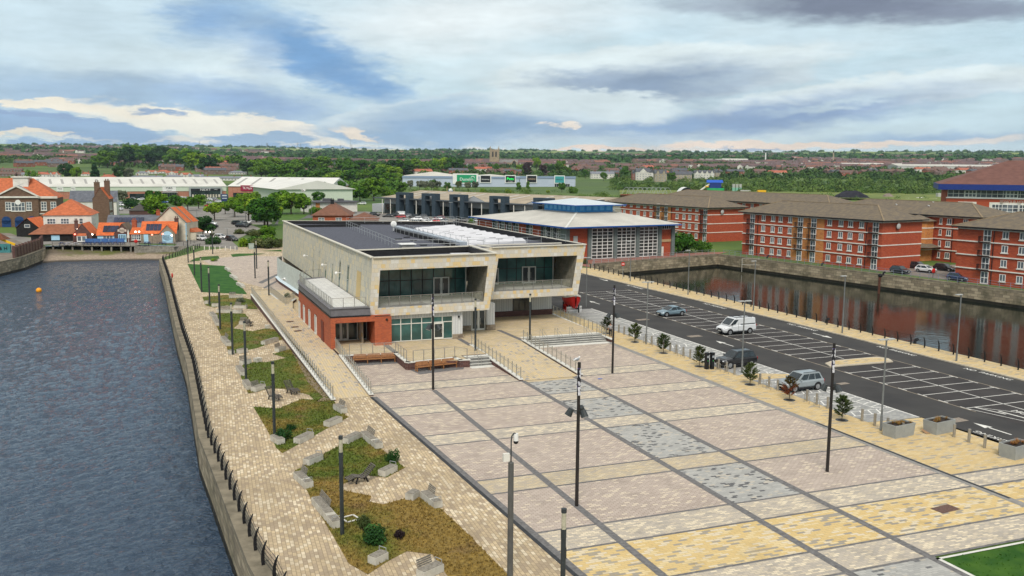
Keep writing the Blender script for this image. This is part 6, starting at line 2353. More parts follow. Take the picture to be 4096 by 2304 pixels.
for i,P in enumerate([(130.59,173.04),(131.92,156.04),(131.92,138.30),(137.11,125.06),(82.74,96.43),(82.87,81.21)]):
 b = MB()
 b.tube((0,0,0),(.1,0,.5),.2,8,0,.16)
 b.tube((.1,0,.5),(.45,0,.6),.17,8,0,.2)
 o = b.build('mooring_post', BLACKM, None, loc=(P[0], P[1], .03))
 tag(o, ('black iron mooring hook on the far dock wall, %s from the left' % ORD[i]) if i < 4 else 'black iron mooring hook by the right dock railing, %s' % ('farther' if i == 4 else 'nearer'), 'mooring post')
t = thing('timber_pile', 'rusty brown pile standing in the dock against the far wall', 'pile', (*(127.90,134.89), WZ))
b = MB()
b.tube((0,0,-1),(0,0,3.4),.22,8)
b.build('shaft', mat('rusty_timber', (.10, .04, .025), .9, .3, 3), t)
b = MB()
b.ball((.1,0,3.5),.5,0,8,6,(1,.8,.8))
b.build('head', BLACKM, t)
simple_rail('dock_ladder_frame', 'pale metal frame fixed in front of the far dock wall', [(*(122.43,171.11), -2.6), (*(125.65,169.01), -2.6)], 3.0, 5, OFFWHITE, (1., .55))

# ---- concrete benches and loungers
SLATS = mat('bench_slats', (.36, .33, .28), .85, .25, 7, col2=(.22, .20, .17))
CBEN = mat('bench_concrete', (.52, .50, .44), .9, .15, 1.6, col2=(.36, .33, .27), lo=.45, hi=.75)
bcnt = [0]

def bench(P,Q,style,w=.58):
 L_ = max(.55,hypot(Q[0]-P[0],Q[1]-P[1]))
 C = ((P[0]+Q[0])/2,(P[1]+Q[1])/2)
 a = atan2(Q[1]-P[1],Q[0]-P[0])
 nm = {'p': 'plain slatted', 'b': 'slatted backrest', 'a': 'armrest', 'c': 'bare cube'}[style]
 t = thing('concrete_bench', '%s concrete bench, %s from the green lawn along the promenade beds' % (nm, ORD[bcnt[0]]), 'bench', (*C, .02), a, 'concrete benches in the promenade beds')
 bcnt[0] += 1
 b = MB()
 b.box(-L_/2,L_/2,-w/2,w/2,0,.40)
 b.build('base', CBEN, t)
 if style == 'c':
  return
 s0, s1 = (-L_/2+.03, L_/2-.03) if style in 'pa' or L_ < 1.8 else (-L_/2+.03, L_/2-L_*.35)
 b = MB()
 for k in range(6):
  y = -w/2+.03+k*(w-.06)/6
  b.box(s0,s1,y,y+(w-.06)/6-.025,.405,.45)
 if style == 'b' and L_ > 1.8:
  for k in range(6):
   y = -w/2+.03+k*(w-.06)/6
   b.box(s1+L_*.12,L_/2-.03,y,y+(w-.06)/6-.025,.405,.45)
 b.build('seat', SLATS, t)
 if style == 'b':
  b = MB()
  e = s0+(s1-s0)*.75
  for k in range(4):
   b.bar((s0,w/2-.06+k*.03,.52+k*.1),(e,w/2-.06+k*.03,.52+k*.1),.03,.08)
  b.build('backrest', TIMBER, t)
 if style in 'ab':
  b = MB()
  x = s1-.1 if style == 'a' else L_/2-.12
  for p,q in (((x,-w/2+.05,.4),(x,-w/2+.05,.66)),((x,-w/2+.05,.66),(x,w/2-.05,.66)),((x,w/2-.05,.66),(x,w/2-.05,.4))):
   b.bar(p,q,.04,.02)
  b.build('armrest', GALV, t)

for P, Q, s_ in [((9.89,145.02), (11.94,144.85), 'b'), ((6.19,140.09), (6.65,139.82), 'p'), ((6.94,136.90), (7.84,136.72), 'p'), ((9.84,134.27), (11.53,133.40), 'b'), ((7.33,131.24), (10.54,129.40), 'b'), ((6.44,129.21), (6.77,126.12), 'p'), ((6.61,125.45), (6.77,119.89), 'p'),
                 ((9.39,120.26), (10.57,119.87), 'b'), ((12.20,116.20), (12.79,116.32), 'c'), ((6.67,110.17), (7.03,105.85), 'b'), ((10.73,105.38), (12.49,107.36), 'p'), ((6.74,101.20), (7.19,101.29), 'p'), ((7.67,101.36), (8.59,101.96), 'p'), ((11.71,100.77), (12.61,101.77), 'b'),
                 ((7.47,95.29), (8.40,95.94), 'b'), ((8.93,96.20), (9.54,96.54), 'c'), ((7.04,93.23), (7.27,90.17), 'p'), ((7.13,86.73), (7.31,84.18), 'p'), ((7.53,83.43), (8.52,84.35), 'b'),
                 ((13.50,75.13), (13.84,73.40), 'b'), ((11.79,69.98), (13.03,71.14), 'p'), ((8.97,66.29), (10.21,67.65), 'a'), ((7.51,67.83), (7.88,66.49), 'p'), ((12.31,65.10), (13.55,66.40), 'p'), ((14.01,66.43), (14.41,63.10), 'b'), ((8.88,61.17), (9.98,62.11), 'a'),
                 ((7.97,58.84), (8.36,56.56), 'b'), ((8.35,53.78), (8.83,49.50), 'b'), ((13.18,57.16), (14.26,58.06), 'a'), ((13.78,52.33), (14.37,52.91), 'p'), ((14.81,52.53), (15.09,50.49), 'b'), ((9.62,44.14), (10.41,44.66), 'a'), ((11.52,41.70), (12.74,42.32), 'b')]:
 bench(P,Q,s_)

def lounger(P,Q,label):
 L_ = 2.0
 a = atan2(Q[1]-P[1],Q[0]-P[0])
 t = thing('timber_lounger', label, 'lounger', (*P, .02), a)
 b = MB()
 prf = [(-.75,1.05),(-.15,.42),(.15,.36),(.6,.5),(1.15,.32)]
 for (x0,z0_),(x1,z1_) in zip(prf,prf[1:]):
  n = max(2,int(hypot(x1-x0,z1_-z0_)/.11))
  for k in range(n):
   u0,u1 = k/n,(k+.75)/n
   b.bar((x0+(x1-x0)*(u0+u1)/2,-.36,z0_+(z1_-z0_)*(u0+u1)/2),(x0+(x1-x0)*(u0+u1)/2,.36,z0_+(z1_-z0_)*(u0+u1)/2),hypot(x1-x0,z1_-z0_)/n*.8,.035)
 b.build('slatted_bed', TIMBERD, t)
 for y in (-.28,.28):
  b = MB()
  for (x0,z0_),(x1,z1_) in zip(prf,prf[1:]):
   b.bar((x0,y,z0_-.04),(x1,y,z1_-.04),.05,.06)
  b.bar((-.05,y,.4),(-.25,y,0),.06,.1)
  b.bar((.45,y,.42),(.6,y,0),.06,.1)
  b.build('side_frame', BLACKM, t)

lounger((8.85,80.05), (9.56,78.45), 'dark slatted timber lounger behind a lamp column on the paved triangle')
lounger((10.66,81.83), (11.21,80.41), 'dark slatted timber lounger facing the paved triangle, farther of the pair')
lounger((11.83,56.65), (11.05,56.49), 'lone dark slatted timber lounger on the paved notch in the brown grass')
lounger((10.37,118.44), (11.08,120.29), 'dark slatted timber lounger beside a concrete bench on the second bed')
for i,(P,Q) in enumerate([((12.29,185.82),(12.66,180.93)),((12.30,173.00),(12.80,167.05)),((12.49,160.97),(13.04,156.01))]):
 b = MB()
 L_ = hypot(Q[0]-P[0],Q[1]-P[1])
 for k in range(3):
  b.box(-L_/2+k*L_/3,-L_/2+(k+1)*L_/3-.04,-.3+.08*(k % 2),.3+.08*(k % 2),0,.42+.05*(k % 2))
 o = b.build('stone_seat', CBEN, None, loc=((P[0]+Q[0])/2, (P[1]+Q[1])/2, .02))
 o.rotation_euler = (0,0,atan2(Q[1]-P[1],Q[0]-P[0]))
 tag(o, '%s stepped pale stone seat from the beach on the edge of the green lawn' % ORD[i], 'stone seat')
b = MB()
for p,q in (((-.4,-.4),(.4,-.4)),((.4,-.4),(.4,.4)),((.4,.4),(-.4,.4)),((-.4,.4),(-.4,-.4))):
 b.bar((*p,.05),(*q,.05),.1,.04)
o = b.build('square_frame', OFFWHITE, None, loc=(*(9.79,50.54), .02))
o.rotation_euler = (0,0,.3)
tag(o, 'small white square frame lying in the brown grass', 'frame')
b = MB()
b.face([(-.25,-.1,.03),(.2,-.12,.05),(.28,.1,.03),(-.2,.14,.06)])
tag(b.build('litter', mat('blue_plastic', (.04, .12, .5), .5, .1), None, loc=(*(39.59,77.52), .0)), 'scrap of blue litter on the pink plaza', 'litter')

# ---- vehicles
GLASSC = glass('car_glass', (.012, .018, .022), .05)
RIM = mat('alloy_rim', (.36, .37, .38), .35, .1, metal=.5)
TRIMB = mat('black_trim', (.018, .018, .02), .6, .1)
HEADL = mat('headlight_lens', (.55, .57, .6), .15, .05, spec=.6)
TAILL = mat('tail_lens', (.30, .01, .01), .2, .05)
PLATE = mat('number_plate_white', (.6, .6, .55), .5, .05)

def paint(name,c,rough=.28):
 m,t,b = new_mat(name,rough,.15,.5)
 b.inputs['Base Color'].default_value = tx(c)
 b.inputs['Coat Weight'].default_value = .3
 return m

TYPES = {
 'hatch': dict(L=4.1, H=1.48, st=[(-2.05, .42, .80, .70), (-1.9, .26, .92, .84), (-1.2, .22, .94, .88), (0, .22, .92, .89), (1.0, .22, .92, .88), (1.7, .24, .80, .84), (2.0, .30, .66, .74), (2.08, .4, .55, .6)], cab=(-1.92, -1.45, .15, 1.02)),
 'coupe': dict(L=4.15, H=1.34, st=[(-2.08, .42, .72, .66), (-1.9, .28, .84, .84), (-1.2, .2, .88, .91), (0, .2, .82, .90), (1.0, .2, .80, .90), (1.7, .22, .70, .86), (2.0, .28, .58, .74), (2.08, .36, .5, .6)], cab=(-1.75, -.75, .1, 1.0)),
 'suv': dict(L=4.4, H=1.66, st=[(-2.18, .5, .95, .76), (-2.1, .34, 1.04, .88), (-1.3, .3, 1.06, .92), (0, .3, 1.03, .92), (1.0, .3, 1.03, .91), (1.8, .32, .96, .88), (2.12, .38, .84, .8), (2.2, .46, .7, .66)], cab=(-2.05, -1.7, .3, 1.05)),
 'estate': dict(L=4.6, H=1.48, st=[(-2.3, .42, .84, .72), (-2.2, .26, .92, .85), (-1.3, .22, .93, .89), (0, .22, .91, .89), (1.1, .22, .9, .88), (1.9, .24, .78, .84), (2.22, .3, .64, .74), (2.3, .4, .54, .6)], cab=(-2.15, -1.7, .2, 1.05)),
 'van': dict(L=4.9, H=2.02, st=[(-2.42, .5, 1.2, .94), (-2.4, .36, 1.25, .97), (-1.3, .32, 1.25, .98), (0, .32, 1.22, .98), (1.2, .32, 1.18, .97), (1.8, .32, 1.05, .95), (2.25, .36, .92, .88), (2.42, .45, .8, .75)], cab=(-2.4, -2.33, .75, 1.62)),
}

def car_meshes(kind):
 T = TYPES[kind]
 st, H, (c0, c1, c2, c3) = T['st'], T['H'], T['cab']
 b = MB()
 rings = [[(x,-w*.86,zb),(x,-w,zb+.22),(x,-w,zt-.14),(x,-w*.93,zt-.03),(x,-w*.5,zt+.03),(x,w*.5,zt+.03),(x,w*.93,zt-.03),(x,w,zt-.14),(x,w,zb+.22),(x,w*.86,zb)] for x,zb,zt,w in st]
 for A,B in zip(rings,rings[1:]):
  for i in range(10):
   j = (i+1) % 10
   b.face([A[i],A[j],B[j],B[i]])
 b.face(rings[0][::-1])
 b.face(rings[-1])
 zs = max(s[2] for s in st)-.06
 W = max(s[3] for s in st)
 wb_, wr = W*.93, W*(.76 if kind != 'van' else .86)
 base = [(c0,-wb_*.93,zs),(c3,-wb_*.95,zs),(c3,wb_*.95,zs),(c0,wb_*.93,zs)]
 roof = [(c1,-wr*.95,H-.04),(c2,-wr,H-.04),(c2,wr,H-.04),(c1,wr*.95,H-.04)]
 for i in range(4):
  j = (i+1) % 4
  b.face([base[i],base[j],roof[j],roof[i]])
 r2 = [(x*.94+(c1+c2)/2*.06,y*.86,H) for x,y,z in roof]
 ringface(b,roof,r2)
 b.face(r2)
 g = MB()

 def panel(P,u0,u1,v0,v1,push):
  Q = lambda u,v: Vector(P[0]).lerp(Vector(P[1]),u).lerp(Vector(P[3]).lerp(Vector(P[2]),u),v)
  q = [Q(u0,v0),Q(u1,v0),Q(u1,v1),Q(u0,v1)]
  n = (q[1]-q[0]).cross(q[3]-q[0]).normalized()*push
  g.face([tuple(v+n) for v in q])
 sides = [[base[i],base[(i+1) % 4],roof[(i+1) % 4],roof[i]] for i in range(4)]
 if kind == 'van':
  for s in (0,2):
   a,c_ = (.80,.985) if s == 0 else (.015,.20)
   panel(sides[s],a,c_,.12,.85,.012)
 else:
  for s in (0,2):
   cuts = ((.06, .30), (.33, .60), (.63, .93)) if kind in ('suv', 'estate') else ((.07, .42), (.46, .93))
   for a,c_ in cuts:
    if s == 2:
     a,c_ = 1-c_,1-a
    panel(sides[s],a,c_,.1,.9,.012)
  panel(sides[3],.08,.92,.12,.9,.012)
 panel(sides[1],.06,.94,.06,.95,.012)
 wr_ = .36 if kind in ('suv', 'van') else .32
 wx = (-T['L']*.30, T['L']*.315)
 wy = W-.1
 return b,g,wr_,wx,wy,W

_carc = {}

def near_car(kind,P,a,pm,label,roofm=None):
 b,g,wr_,wx,wy,W = car_meshes(kind)
 T = TYPES[kind]
 t = thing('van' if kind == 'van' else 'parked_car', label, 'van' if kind == 'van' else 'car', (*P, .012), a)
 b.build('body', pm, t, False)
 g.build('window_glass', GLASSC, t)
 tr = MB()
 for x in wx:
  for s in (-1,1):
   for k in range(10):
    a0,a1 = pi*k/10-.1,pi*(k+1)/10+.0
    tr.face([(x+(wr_+.09)*cos(q)*1,s*(W+.006),wr_+(wr_+.09)*sin(q)) for q in (a0,a1)]+[(x,s*(W+.006),wr_)])
 st = T['st']
 tr.box(st[2][0],st[5][0],-W*.985,W*.985,st[3][1]-.03,st[3][1]+.1)
 tr.box(st[-2][0]-.1,st[-1][0]+.03,-st[-1][3]*.8,st[-1][3]*.8,st[-1][1]-.02,st[-1][1]+.14)
 tr.build('lower_trim', TRIMB, t)
 for x in wx:
  for s in (-1,1):
   w = MB()
   w.tube((0,-.11*s,0),(0,.1*s,0),wr_,18,0)
   o = w.build('wheel', TYRE, t, loc=(x, s*wy, wr_))
   r = MB()
   r.tube((0,.1*s,0),(0,.115*s,0),wr_*.64,14,0)
   for k in range(5):
    q = 2*pi*k/5
    r.bar((0,.118*s,0),(wr_*.62*cos(q),.118*s,wr_*.62*sin(q)),.06,.02)
   r.build('rim', RIM, o)
 xf,zf,wf = st[-3][0],st[-3][2],st[-3][3]
 xe,ze_ = st[-2][0],st[-2][2]
 for s in (-1,1):
  h = MB()
  h.face([(xf+.02,s*wf*1.0,zf-.16),(xe+.02,s*st[-2][3]*.9,ze_-.14),(xe+.0,s*st[-2][3]*.72,ze_-.01),(xf+.05,s*wf*.92,zf-.02)][::s])
  h.ball((xe-.05,s*st[-2][3]*.82,ze_-.06),.13,0,8,6,(1,1,.6))
  h.build('headlight', HEADL, t)
  k = MB()
  k.box(st[0][0]-.02,st[1][0]+.03,s*st[0][3]*.98-.09,s*st[0][3]*.98+.09,st[1][2]-.28,st[1][2]-.04)
  k.build('tail_light', TAILL, t)
  mr = MB()
  c3 = T['cab'][3]
  mr.ball((c3-.3,s*(W+.1),max(q[2] for q in st)+.06),.11,0,8,6,(.8,1,.7))
  mr.build('wing_mirror', pm if kind != 'van' else TRIMB, t)
 pl = MB()
 pl.box(st[-1][0]+.03,st[-1][0]+.045,-.26,.26,st[-1][1]+.0,st[-1][1]+.11)
 pl.build('number_plate', PLATE, t)
 gr = MB()
 gr.box(st[-1][0]-.02,st[-1][0]+.02,-.36,.36,st[-1][1]+.16,st[-1][2]-.02)
 gr.build('grille', TRIMB, t)
 if kind == 'van':
  v = MB()
  for y in (-.6,.6):
   v.tube((-2.2,y,2.1),(.5,y,2.1),.03,6)
  for x in (-1.8,-.6,.4):
   v.tube((x,-.75,2.1),(x,.75,2.1),.03,6)
   for y in (-.7,.7):
    v.tube((x,y,1.98),(x,y,2.1),.025,5)
  v.build('roof_rack', TRIMB, t)
  v = MB()
  v.box(-2.3,-.05,-W-.008,W+.008,1.28,1.32)
  for s in (-1,1):
   v.box(.28,.3,s*W-.01,s*W+.01,.45,1.5)
   v.box(-.55,-.53,s*W-.01,s*W+.01,.45,1.8)
  v.build('door_rail', TRIMB, t)
 elif kind == 'suv':
  v = MB()
  for y in (-.6,.6):
   v.tube((-1.6,y,1.71),(.2,y,1.71),.025,6)
  v.build('roof_rail', TRIMB, t)
 return t

near_car('coupe', (66.45,108.92), pi+.06, paint('steel_blue_paint', (.17, .25, .30)), 'steel blue coupe alone in the marked parking bays')
near_car('van', (66.88,94.26), pi+.05, paint('van_white_paint', (.74, .76, .78), .35), 'white panel van with roof rack in the marked bays')
near_car('suv', (55.63,78.16), pi+.06, paint('black_paint', (.016, .017, .02)), 'black compact off-roader in a bay beside the ticket machines')
near_car('suv', (55.42,67.64), pi+.06, paint('silver_grey_paint', (.30, .34, .36)), 'silver grey off-roader half behind the browning pine sapling')
near_car('hatch', (138.04,140.19), radians(-85), paint('navy_black_paint', (.015, .018, .025)), 'dark hatchback at the corner of the apartment block with orange bay')
near_car('hatch', (144.34,139.82), radians(-75), paint('white_car_paint', (.72, .73, .74)), 'white hatchback in the parking court between apartment blocks')
near_car('estate', (150.58,140.90), radians(-82), paint('black_estate_paint', (.014, .014, .016)), 'long black estate car in the parking court behind the white hatchback')
near_car('hatch', (139.39,127.17), radians(-80), paint('deep_blue_paint', (.03, .05, .13)), 'dark blue people carrier at the dock rail beside the right apartment block')
near_car('hatch', (145.47,131.03), radians(-80), paint('light_blue_paint', (.10, .30, .48)), 'light blue car partly hidden behind the dark blue people carrier')
near_car('estate', (148.20,145.75), radians(-78), paint('charcoal_paint', (.03, .03, .033)), 'charcoal car below the canopy of the orange stair tower')
near_car('hatch', (18.58,255.28), radians(-60), paint('black_hatch_paint', (.02, .02, .022)), 'black hatchback on the lane by the bush near the beach')
near_car('hatch', (16.24,261.54), radians(-40), paint('white_hatch_paint', (.72, .72, .72)), 'white hatchback on the lane left of the black hatchback')
near_car('estate', (11.07,259.16), radians(-70), paint('white_estate_paint', (.70, .70, .70)), 'white car beside the side porch of the cream house')
sheet('car_court', mat('block_court', (.22, .19, .165), .95, .2, .8), [[(136.5, 147.2), (152, 149), (168, 150), (169, 128), (139.5, 121)]], .004)

far_me = {}
FARP = {}
for nm, c_ in (('white', (.70, .71, .72)), ('silver', (.36, .38, .40)), ('grey', (.12, .125, .13)), ('black', (.015, .015, .018)), ('red', (.42, .015, .02)), ('blue', (.03, .09, .38)), ('maroon', (.15, .02, .03)), ('beige', (.40, .36, .28))):
 FARP[nm] = paint(nm+'_car_paint', c_)
for kd in TYPES:
 b,g,wr_,wx,wy,W = car_meshes(kd)
 n0 = len(b.v)
 b.v += g.v
 b.f += [tuple(i+n0 for i in f) for f in g.f]
 b.mi += [1]*len(g.f)
 for x in wx:
  for s in (-1,1):
   b.tube((x,s*(wy-.1),wr_),(x,s*(wy+.115),wr_),wr_,12,2)
 far_me[kd] = b.mesh('parked_car', [FARP['white'], GLASSC, TYRE])

def far_car(P,a,kind,colour,label,group):
 o = obj('parked_car', far_me[kind], None, (P[0], P[1], P[2] if len(P) > 2 else .0), a)
 o.material_slots[0].link = 'OBJECT'
 o.material_slots[0].material = FARP[colour]
 return tag(o, label, 'car', group)

kn = {'hatch': 'hatchback', 'suv': 'off-roader', 'estate': 'estate car', 'van': 'van', 'coupe': 'coupe'}
gC = 'cars in the car park of the dark fronted units'
rowC = [((86.02,356.54), 'estate', 'black'), ((89.10,358.74), 'suv', 'black'), ((92.92,365.58), 'van', 'white'), ((89.61,350.14), 'hatch', 'red'), ((93.26,353.82), 'hatch', 'silver'), ((94.67,349.02), 'suv', 'black'), ((97.74,348.34), 'suv', 'grey'),
  ((91.17,332.83), 'suv', 'white'), ((93.35,329.31), 'hatch', 'white'), ((98.86,331.07), 'hatch', 'white'), ((101.77,337.68), 'suv', 'maroon'), ((83.68,322.80), 'hatch', 'white'), ((86.36,314.74), 'estate', 'white'), ((90.84,316.90), 'hatch', 'white'), ((94.33,319.36), 'hatch', 'red'),
  ((97.09,318.72), 'estate', 'grey'), ((105.32,321.61), 'estate', 'black'), ((110.30,317.06), 'hatch', 'silver'), ((109.34,303.43), 'hatch', 'silver'), ((101.41,478.13), 'estate', 'white'), ((83.28,368.01), 'suv', 'black'), ((77.75,354.89), 'estate', 'black'), ((93.47,365.83), 'hatch', 'white')]
for i,(P,kd,cl_) in enumerate(rowC):
 far_car(P, RND.choice((2.7, 2.75, -.45, 2.65)), kd, cl_, '%s %s, %s listed of the cars before the dark fronted units' % (cl_, kn[kd], ORD[i]), gC)
gN = 'cars in the retail car park among the trees'
rowN = [((-19.75,525.29), 'estate', 'white'), ((-17.25,504.16), 'hatch', 'silver'), ((-19.02,491.52), 'hatch', 'white'), ((-15.95,478.71), 'suv', 'white'), ((-17.80,440.52), 'van', 'white'), ((-15.44,435.07), 'hatch', 'white'), ((-12.73,562.99), 'hatch', 'silver'), ((-7.83,554.11), 'hatch', 'white'), ((-5.08,558.64), 'hatch', 'red'),
  ((4.39,514.45), 'hatch', 'blue'), ((6.36,544.12), 'estate', 'white'), ((3.33,547.73), 'suv', 'silver'), ((-5.57,467.48), 'hatch', 'white'), ((-6.46,483.17), 'suv', 'grey'), ((13.76,559.45), 'van', 'white'), ((15.82,550.86), 'van', 'white'), ((17.71,539.35), 'hatch', 'silver'), ((20.51,538.95), 'hatch', 'white'), ((21.05,511.87), 'hatch', 'silver'),
  ((29.54,553.96), 'hatch', 'white'), ((30.43,543.94), 'suv', 'white'), ((30.92,532.75), 'hatch', 'silver'), ((31.67,517.49), 'hatch', 'white'), ((31.76,527.99), 'hatch', 'maroon'), ((38.24,531.69), 'hatch', 'silver'), ((38.23,509.21), 'estate', 'white'), ((48.93,576.05), 'hatch', 'white'), ((50.27,563.26), 'hatch', 'red'), ((51.09,546.00), 'suv', 'silver'), ((52.59,514.32), 'hatch', 'white'), ((26.18,497.16), 'hatch', 'silver'), ((23.75,465.83), 'hatch', 'red'),
  ((25.93,324.94), 'estate', 'black'), ((26.07,310.13), 'estate', 'black'), ((27.94,319.77), 'hatch', 'grey'), ((16.64,311.37), 'hatch', 'black'), ((16.91,322.42), 'suv', 'white'), ((49.35,493.43), 'hatch', 'silver')]
for i,(P,kd,cl_) in enumerate(rowN):
 far_car(P, RND.choice((.1, 3.2, -.6, 2.5)), kd, cl_, '%s %s, %s listed of the cars in the retail car park' % (cl_, kn[kd], ORD[i]), gN)

# ---- red lifeboat on the terrace side
t = thing('lifeboat', 'red and white old lifeboat on props beside the terrace balustrade', 'boat', (*(54.86,117.10), 0), radians(80))
t.scale = (.62,.85,.85)

def hull(L_,B_,z0_,z1_):
 b = MB()
 n = 12
 rings = []
 for i in range(n+1):
  x = -L_/2+L_*i/n
  k = max(.02,1-abs(2*i/n-1)**2.4)
  w = B_/2*k**.6
  zs = z1_+.55*(abs(2*i/n-1)**2.2)
  rings.append([(x,-w,zs),(x,-w*.98,z0_+(zs-z0_)*.6),(x,-w*.55,z0_+.12),(x,0,z0_),(x,w*.55,z0_+.12),(x,w*.98,z0_+(zs-z0_)*.6),(x,w,zs)])
 for A,B in zip(rings,rings[1:]):
  for j in range(6):
   b.face([A[j],A[j+1],B[j+1],B[j]])
 return b,rings

b,rg = hull(8.4,2.7,.8,2.5)
b.build('hull', REDP, t)
b = MB()
for A,B in zip(rg,rg[1:]):
 for j,s in ((0,-1),(6,1)):
  b.bar(A[j],B[j],.22,.26)
 b.face([(A[0][0],A[0][1]*.9,A[0][2]-.25),(B[0][0],B[0][1]*.9,B[0][2]-.25),(B[6][0],B[6][1]*.9,B[6][2]-.25),(A[6][0],A[6][1]*.9,A[6][2]-.25)])
b.build('gunwale', OFFWHITE, t)
b = MB()
b.box(-2.2,.8,-.7,.7,2.5,3.0)
b.build('cover', mat('blue_grey_cover', (.10, .11, .16), .7, .3, 4), t)
for x in (-2.8,-1,1,2.8):
 b = MB()
 b.box(x-.12,x+.12,-.9,-.7,0,1.3)
 b.box(x-.12,x+.12,.7,.9,0,1.3)
 b.box(x-.1,x+.1,-.9,.9,.6,.85)
 b.build('prop', TRIMB, t)
t = thing('white_barrier', 'low white picket barrier in front of the red lifeboat', 'barrier', (*(53.25,115.06), 0), radians(10))
b = MB()
for k in range(12):
 b.box(k*.22,k*.22+.1,-.03,.03,.0,.95)
b.box(0,2.6,-.04,.04,.3,.4)
b.box(0,2.6,-.04,.04,.75,.85)
b.build('pickets', WHITE, t)
t = thing('hooded_pump', 'small red lidded tank beside the lifeboat bow', 'tank', (*(54.34,116.90), 0))
b = MB()
b.box(-.6,.6,-.35,.35,0,.8)
b.tube((-.6,0,.8),(.6,0,.8),.35,12)
b.build('tank', REDP, t)

# ---- person and gulls
SKIN = mat('skin', (.42, .24, .17), .6, .05)

def skinned(name,verts,edges,radii,m,parent,root=0,sub=2):
 me = bpy.data.meshes.new(name)
 me.from_pydata(verts,edges,[])
 me.materials.append(m)
 o = obj(name,me,parent)
 md = o.modifiers.new('skin', 'SKIN')
 md.use_smooth_shade = True
 for i,v in enumerate(me.skin_vertices[0].data):
  v.radius = (radii[i],radii[i])
  v.use_root = (i == root)
 s = o.modifiers.new('sub', 'SUBSURF')
 s.levels = s.render_levels = sub
 return o

def person(P,a,label):
 t = thing('person', label, 'person', P, a)
 V = [(0,0,.95),(.02,0,1.2),(.02,0,1.42),(.03,0,1.53),(.05,0,1.62),(.05,0,1.72),
         (0,.11,.9),(.12,.11,.5),(-.02,.11,.08),(.14,.11,.04),
         (0,-.11,.9),(-.02,-.11,.5),(-.25,-.11,.12),(-.12,-.11,.05),
         (.0,.2,1.4),(-.08,.27,1.13),(.1,.27,.93),(.15,.26,.86),
         (.0,-.2,1.4),(.05,-.27,1.13),(.22,-.25,.98),(.28,-.24,.93)]
 E_ = [(0,1),(1,2),(2,3),(3,4),(4,5),(0,6),(6,7),(7,8),(8,9),(0,10),(10,11),(11,12),(12,13),(2,14),(14,15),(15,16),(16,17),(2,18),(18,19),(19,20),(20,21)]
 Rr = [.13,.13,.13,.055,.10,.085,.085,.065,.045,.04,.085,.065,.045,.04,.06,.045,.035,.03,.06,.045,.035,.03]
 skinned('body', V, E_, Rr, SKIN, t)
 skinned('shirt', [V[0], V[1], V[2], (.02, 0, 1.46), V[14], V[15], V[18], V[19]], [(0, 1), (1, 2), (2, 3), (2, 4), (4, 5), (2, 6), (6, 7)], [.155, .16, .16, .08, .085, .07, .085, .07], mat('grey_tee', (.32, .32, .33), .9, .1), t)
 skinned('trousers', [(0, 0, .93), V[6], V[7], (-.01, .11, .14), V[10], V[11], (-.22, -.11, .16)], [(0, 1), (1, 2), (2, 3), (0, 4), (4, 5), (5, 6)], [.15, .11, .085, .07, .11, .085, .07], BLACK, t)
 b = MB()
 b.ball((.04,0,1.73),.115,0,12,8,(1.05,.95,.75))
 b.build('hair', mat('dark_hair', (.03, .02, .015), .8, .2), t)
 b = MB()
 for y in (-.035,.035):
  b.ball((.145,y,1.66),.014,0,6,5)
 b.ball((.16,0,1.625),.02,1,6,5)
 b.build('face', [BLACK, SKIN], t)

person((50.75,96.95), radians(-120), 'person in grey tee and black trousers walking past the stair wall')
GW = mat('gull_white', (.75, .75, .74), .7, .05)
GG = mat('gull_grey', (.32, .34, .37), .7, .08)

def gull(P,a,label,fly=True,s=1.):
 t = thing('gull', label, 'gull', P, a, 'gulls')
 t.scale = (s,s,s)
 b = MB()
 b.ball((0,0,.12),.1,0,10,8,(2.2,1,1))
 b.ball((.22,0,.22),.065,0,8,6)
 b.face([(-.18,-.03,.14),(-.18,.03,.14),(-.38,.06,.12),(-.38,-.06,.12)])
 b.tube((.27,0,.21),(.36,0,.19),.016,6,1,.004)
 if not fly:
  for y in (-.03,.03):
   b.tube((.02,y,-.02),(.02,y,.08),.009,5,1)
 b.build('body', [GW, YELLOWP], t)
 for sd in (-1,1):
  w = MB()
  if fly:
   w.face([(.12,sd*.06,.16),(-.1,sd*.06,.15),(-.14,sd*.36,.3),(.06,sd*.36,.31)])
   w.face([(.06,sd*.36,.31),(-.14,sd*.36,.3),(-.22,sd*.72,.26),(-.14,sd*.72,.27)])
   w.face([(.12,sd*.06,.15),(.06,sd*.36,.30),(-.14,sd*.36,.29),(-.1,sd*.06,.14)])
  else:
   w.ball((-.06,sd*.075,.14),.09,0,8,6,(2.4,.4,.8))
  w.build('wing', GG if not fly else GW, t)
 return t

gull((23.04, 48.18, 8.93), .5, 'gull standing on top of the mast near the bottom of the plaza', False)
for P, z, l in (((12.29,135.98), 12, 'white gull gliding over the red tiled restaurant roof'), ((-36.68,-287.74), 24, 'white gull flapping before the wooded ridge, left of the others'), ((-20.68,-142.16), 22, 'white gull, upper of two before the roadside wood'), ((-5.98,-41.47), 21, 'white gull, lower of two before the roadside wood'),
    ((-87.48,-502.67), 24, 'white gull flying highest before the roadside wood'), ((33.06,222.72), 14, 'white gull flying low over the carpark trees'), ((17.10,136.01), 3.5, 'white gull gliding past the side of the leisure centre')):
 d_ = 110.0
 v = Vector((P[0],P[1],z))-co.matrix_world.translation
 k = min(1.,d_/v.length)
 w_ = co.matrix_world.translation+v*k
 gull((w_.x,w_.y,w_.z),RND.uniform(0,6),l)
for i,P in enumerate([(142.5,150.),(144.2,143.),(163,160)]):
 gull((P[0]+3, P[1], 13.05), RND.uniform(0, 6), ('gull perched on the ridge of the orange-bayed block, %s' % ('farther' if i == 0 else 'nearer')) if i < 2 else 'gull perched on the ridge of the set-back apartment block', False, 1.3)

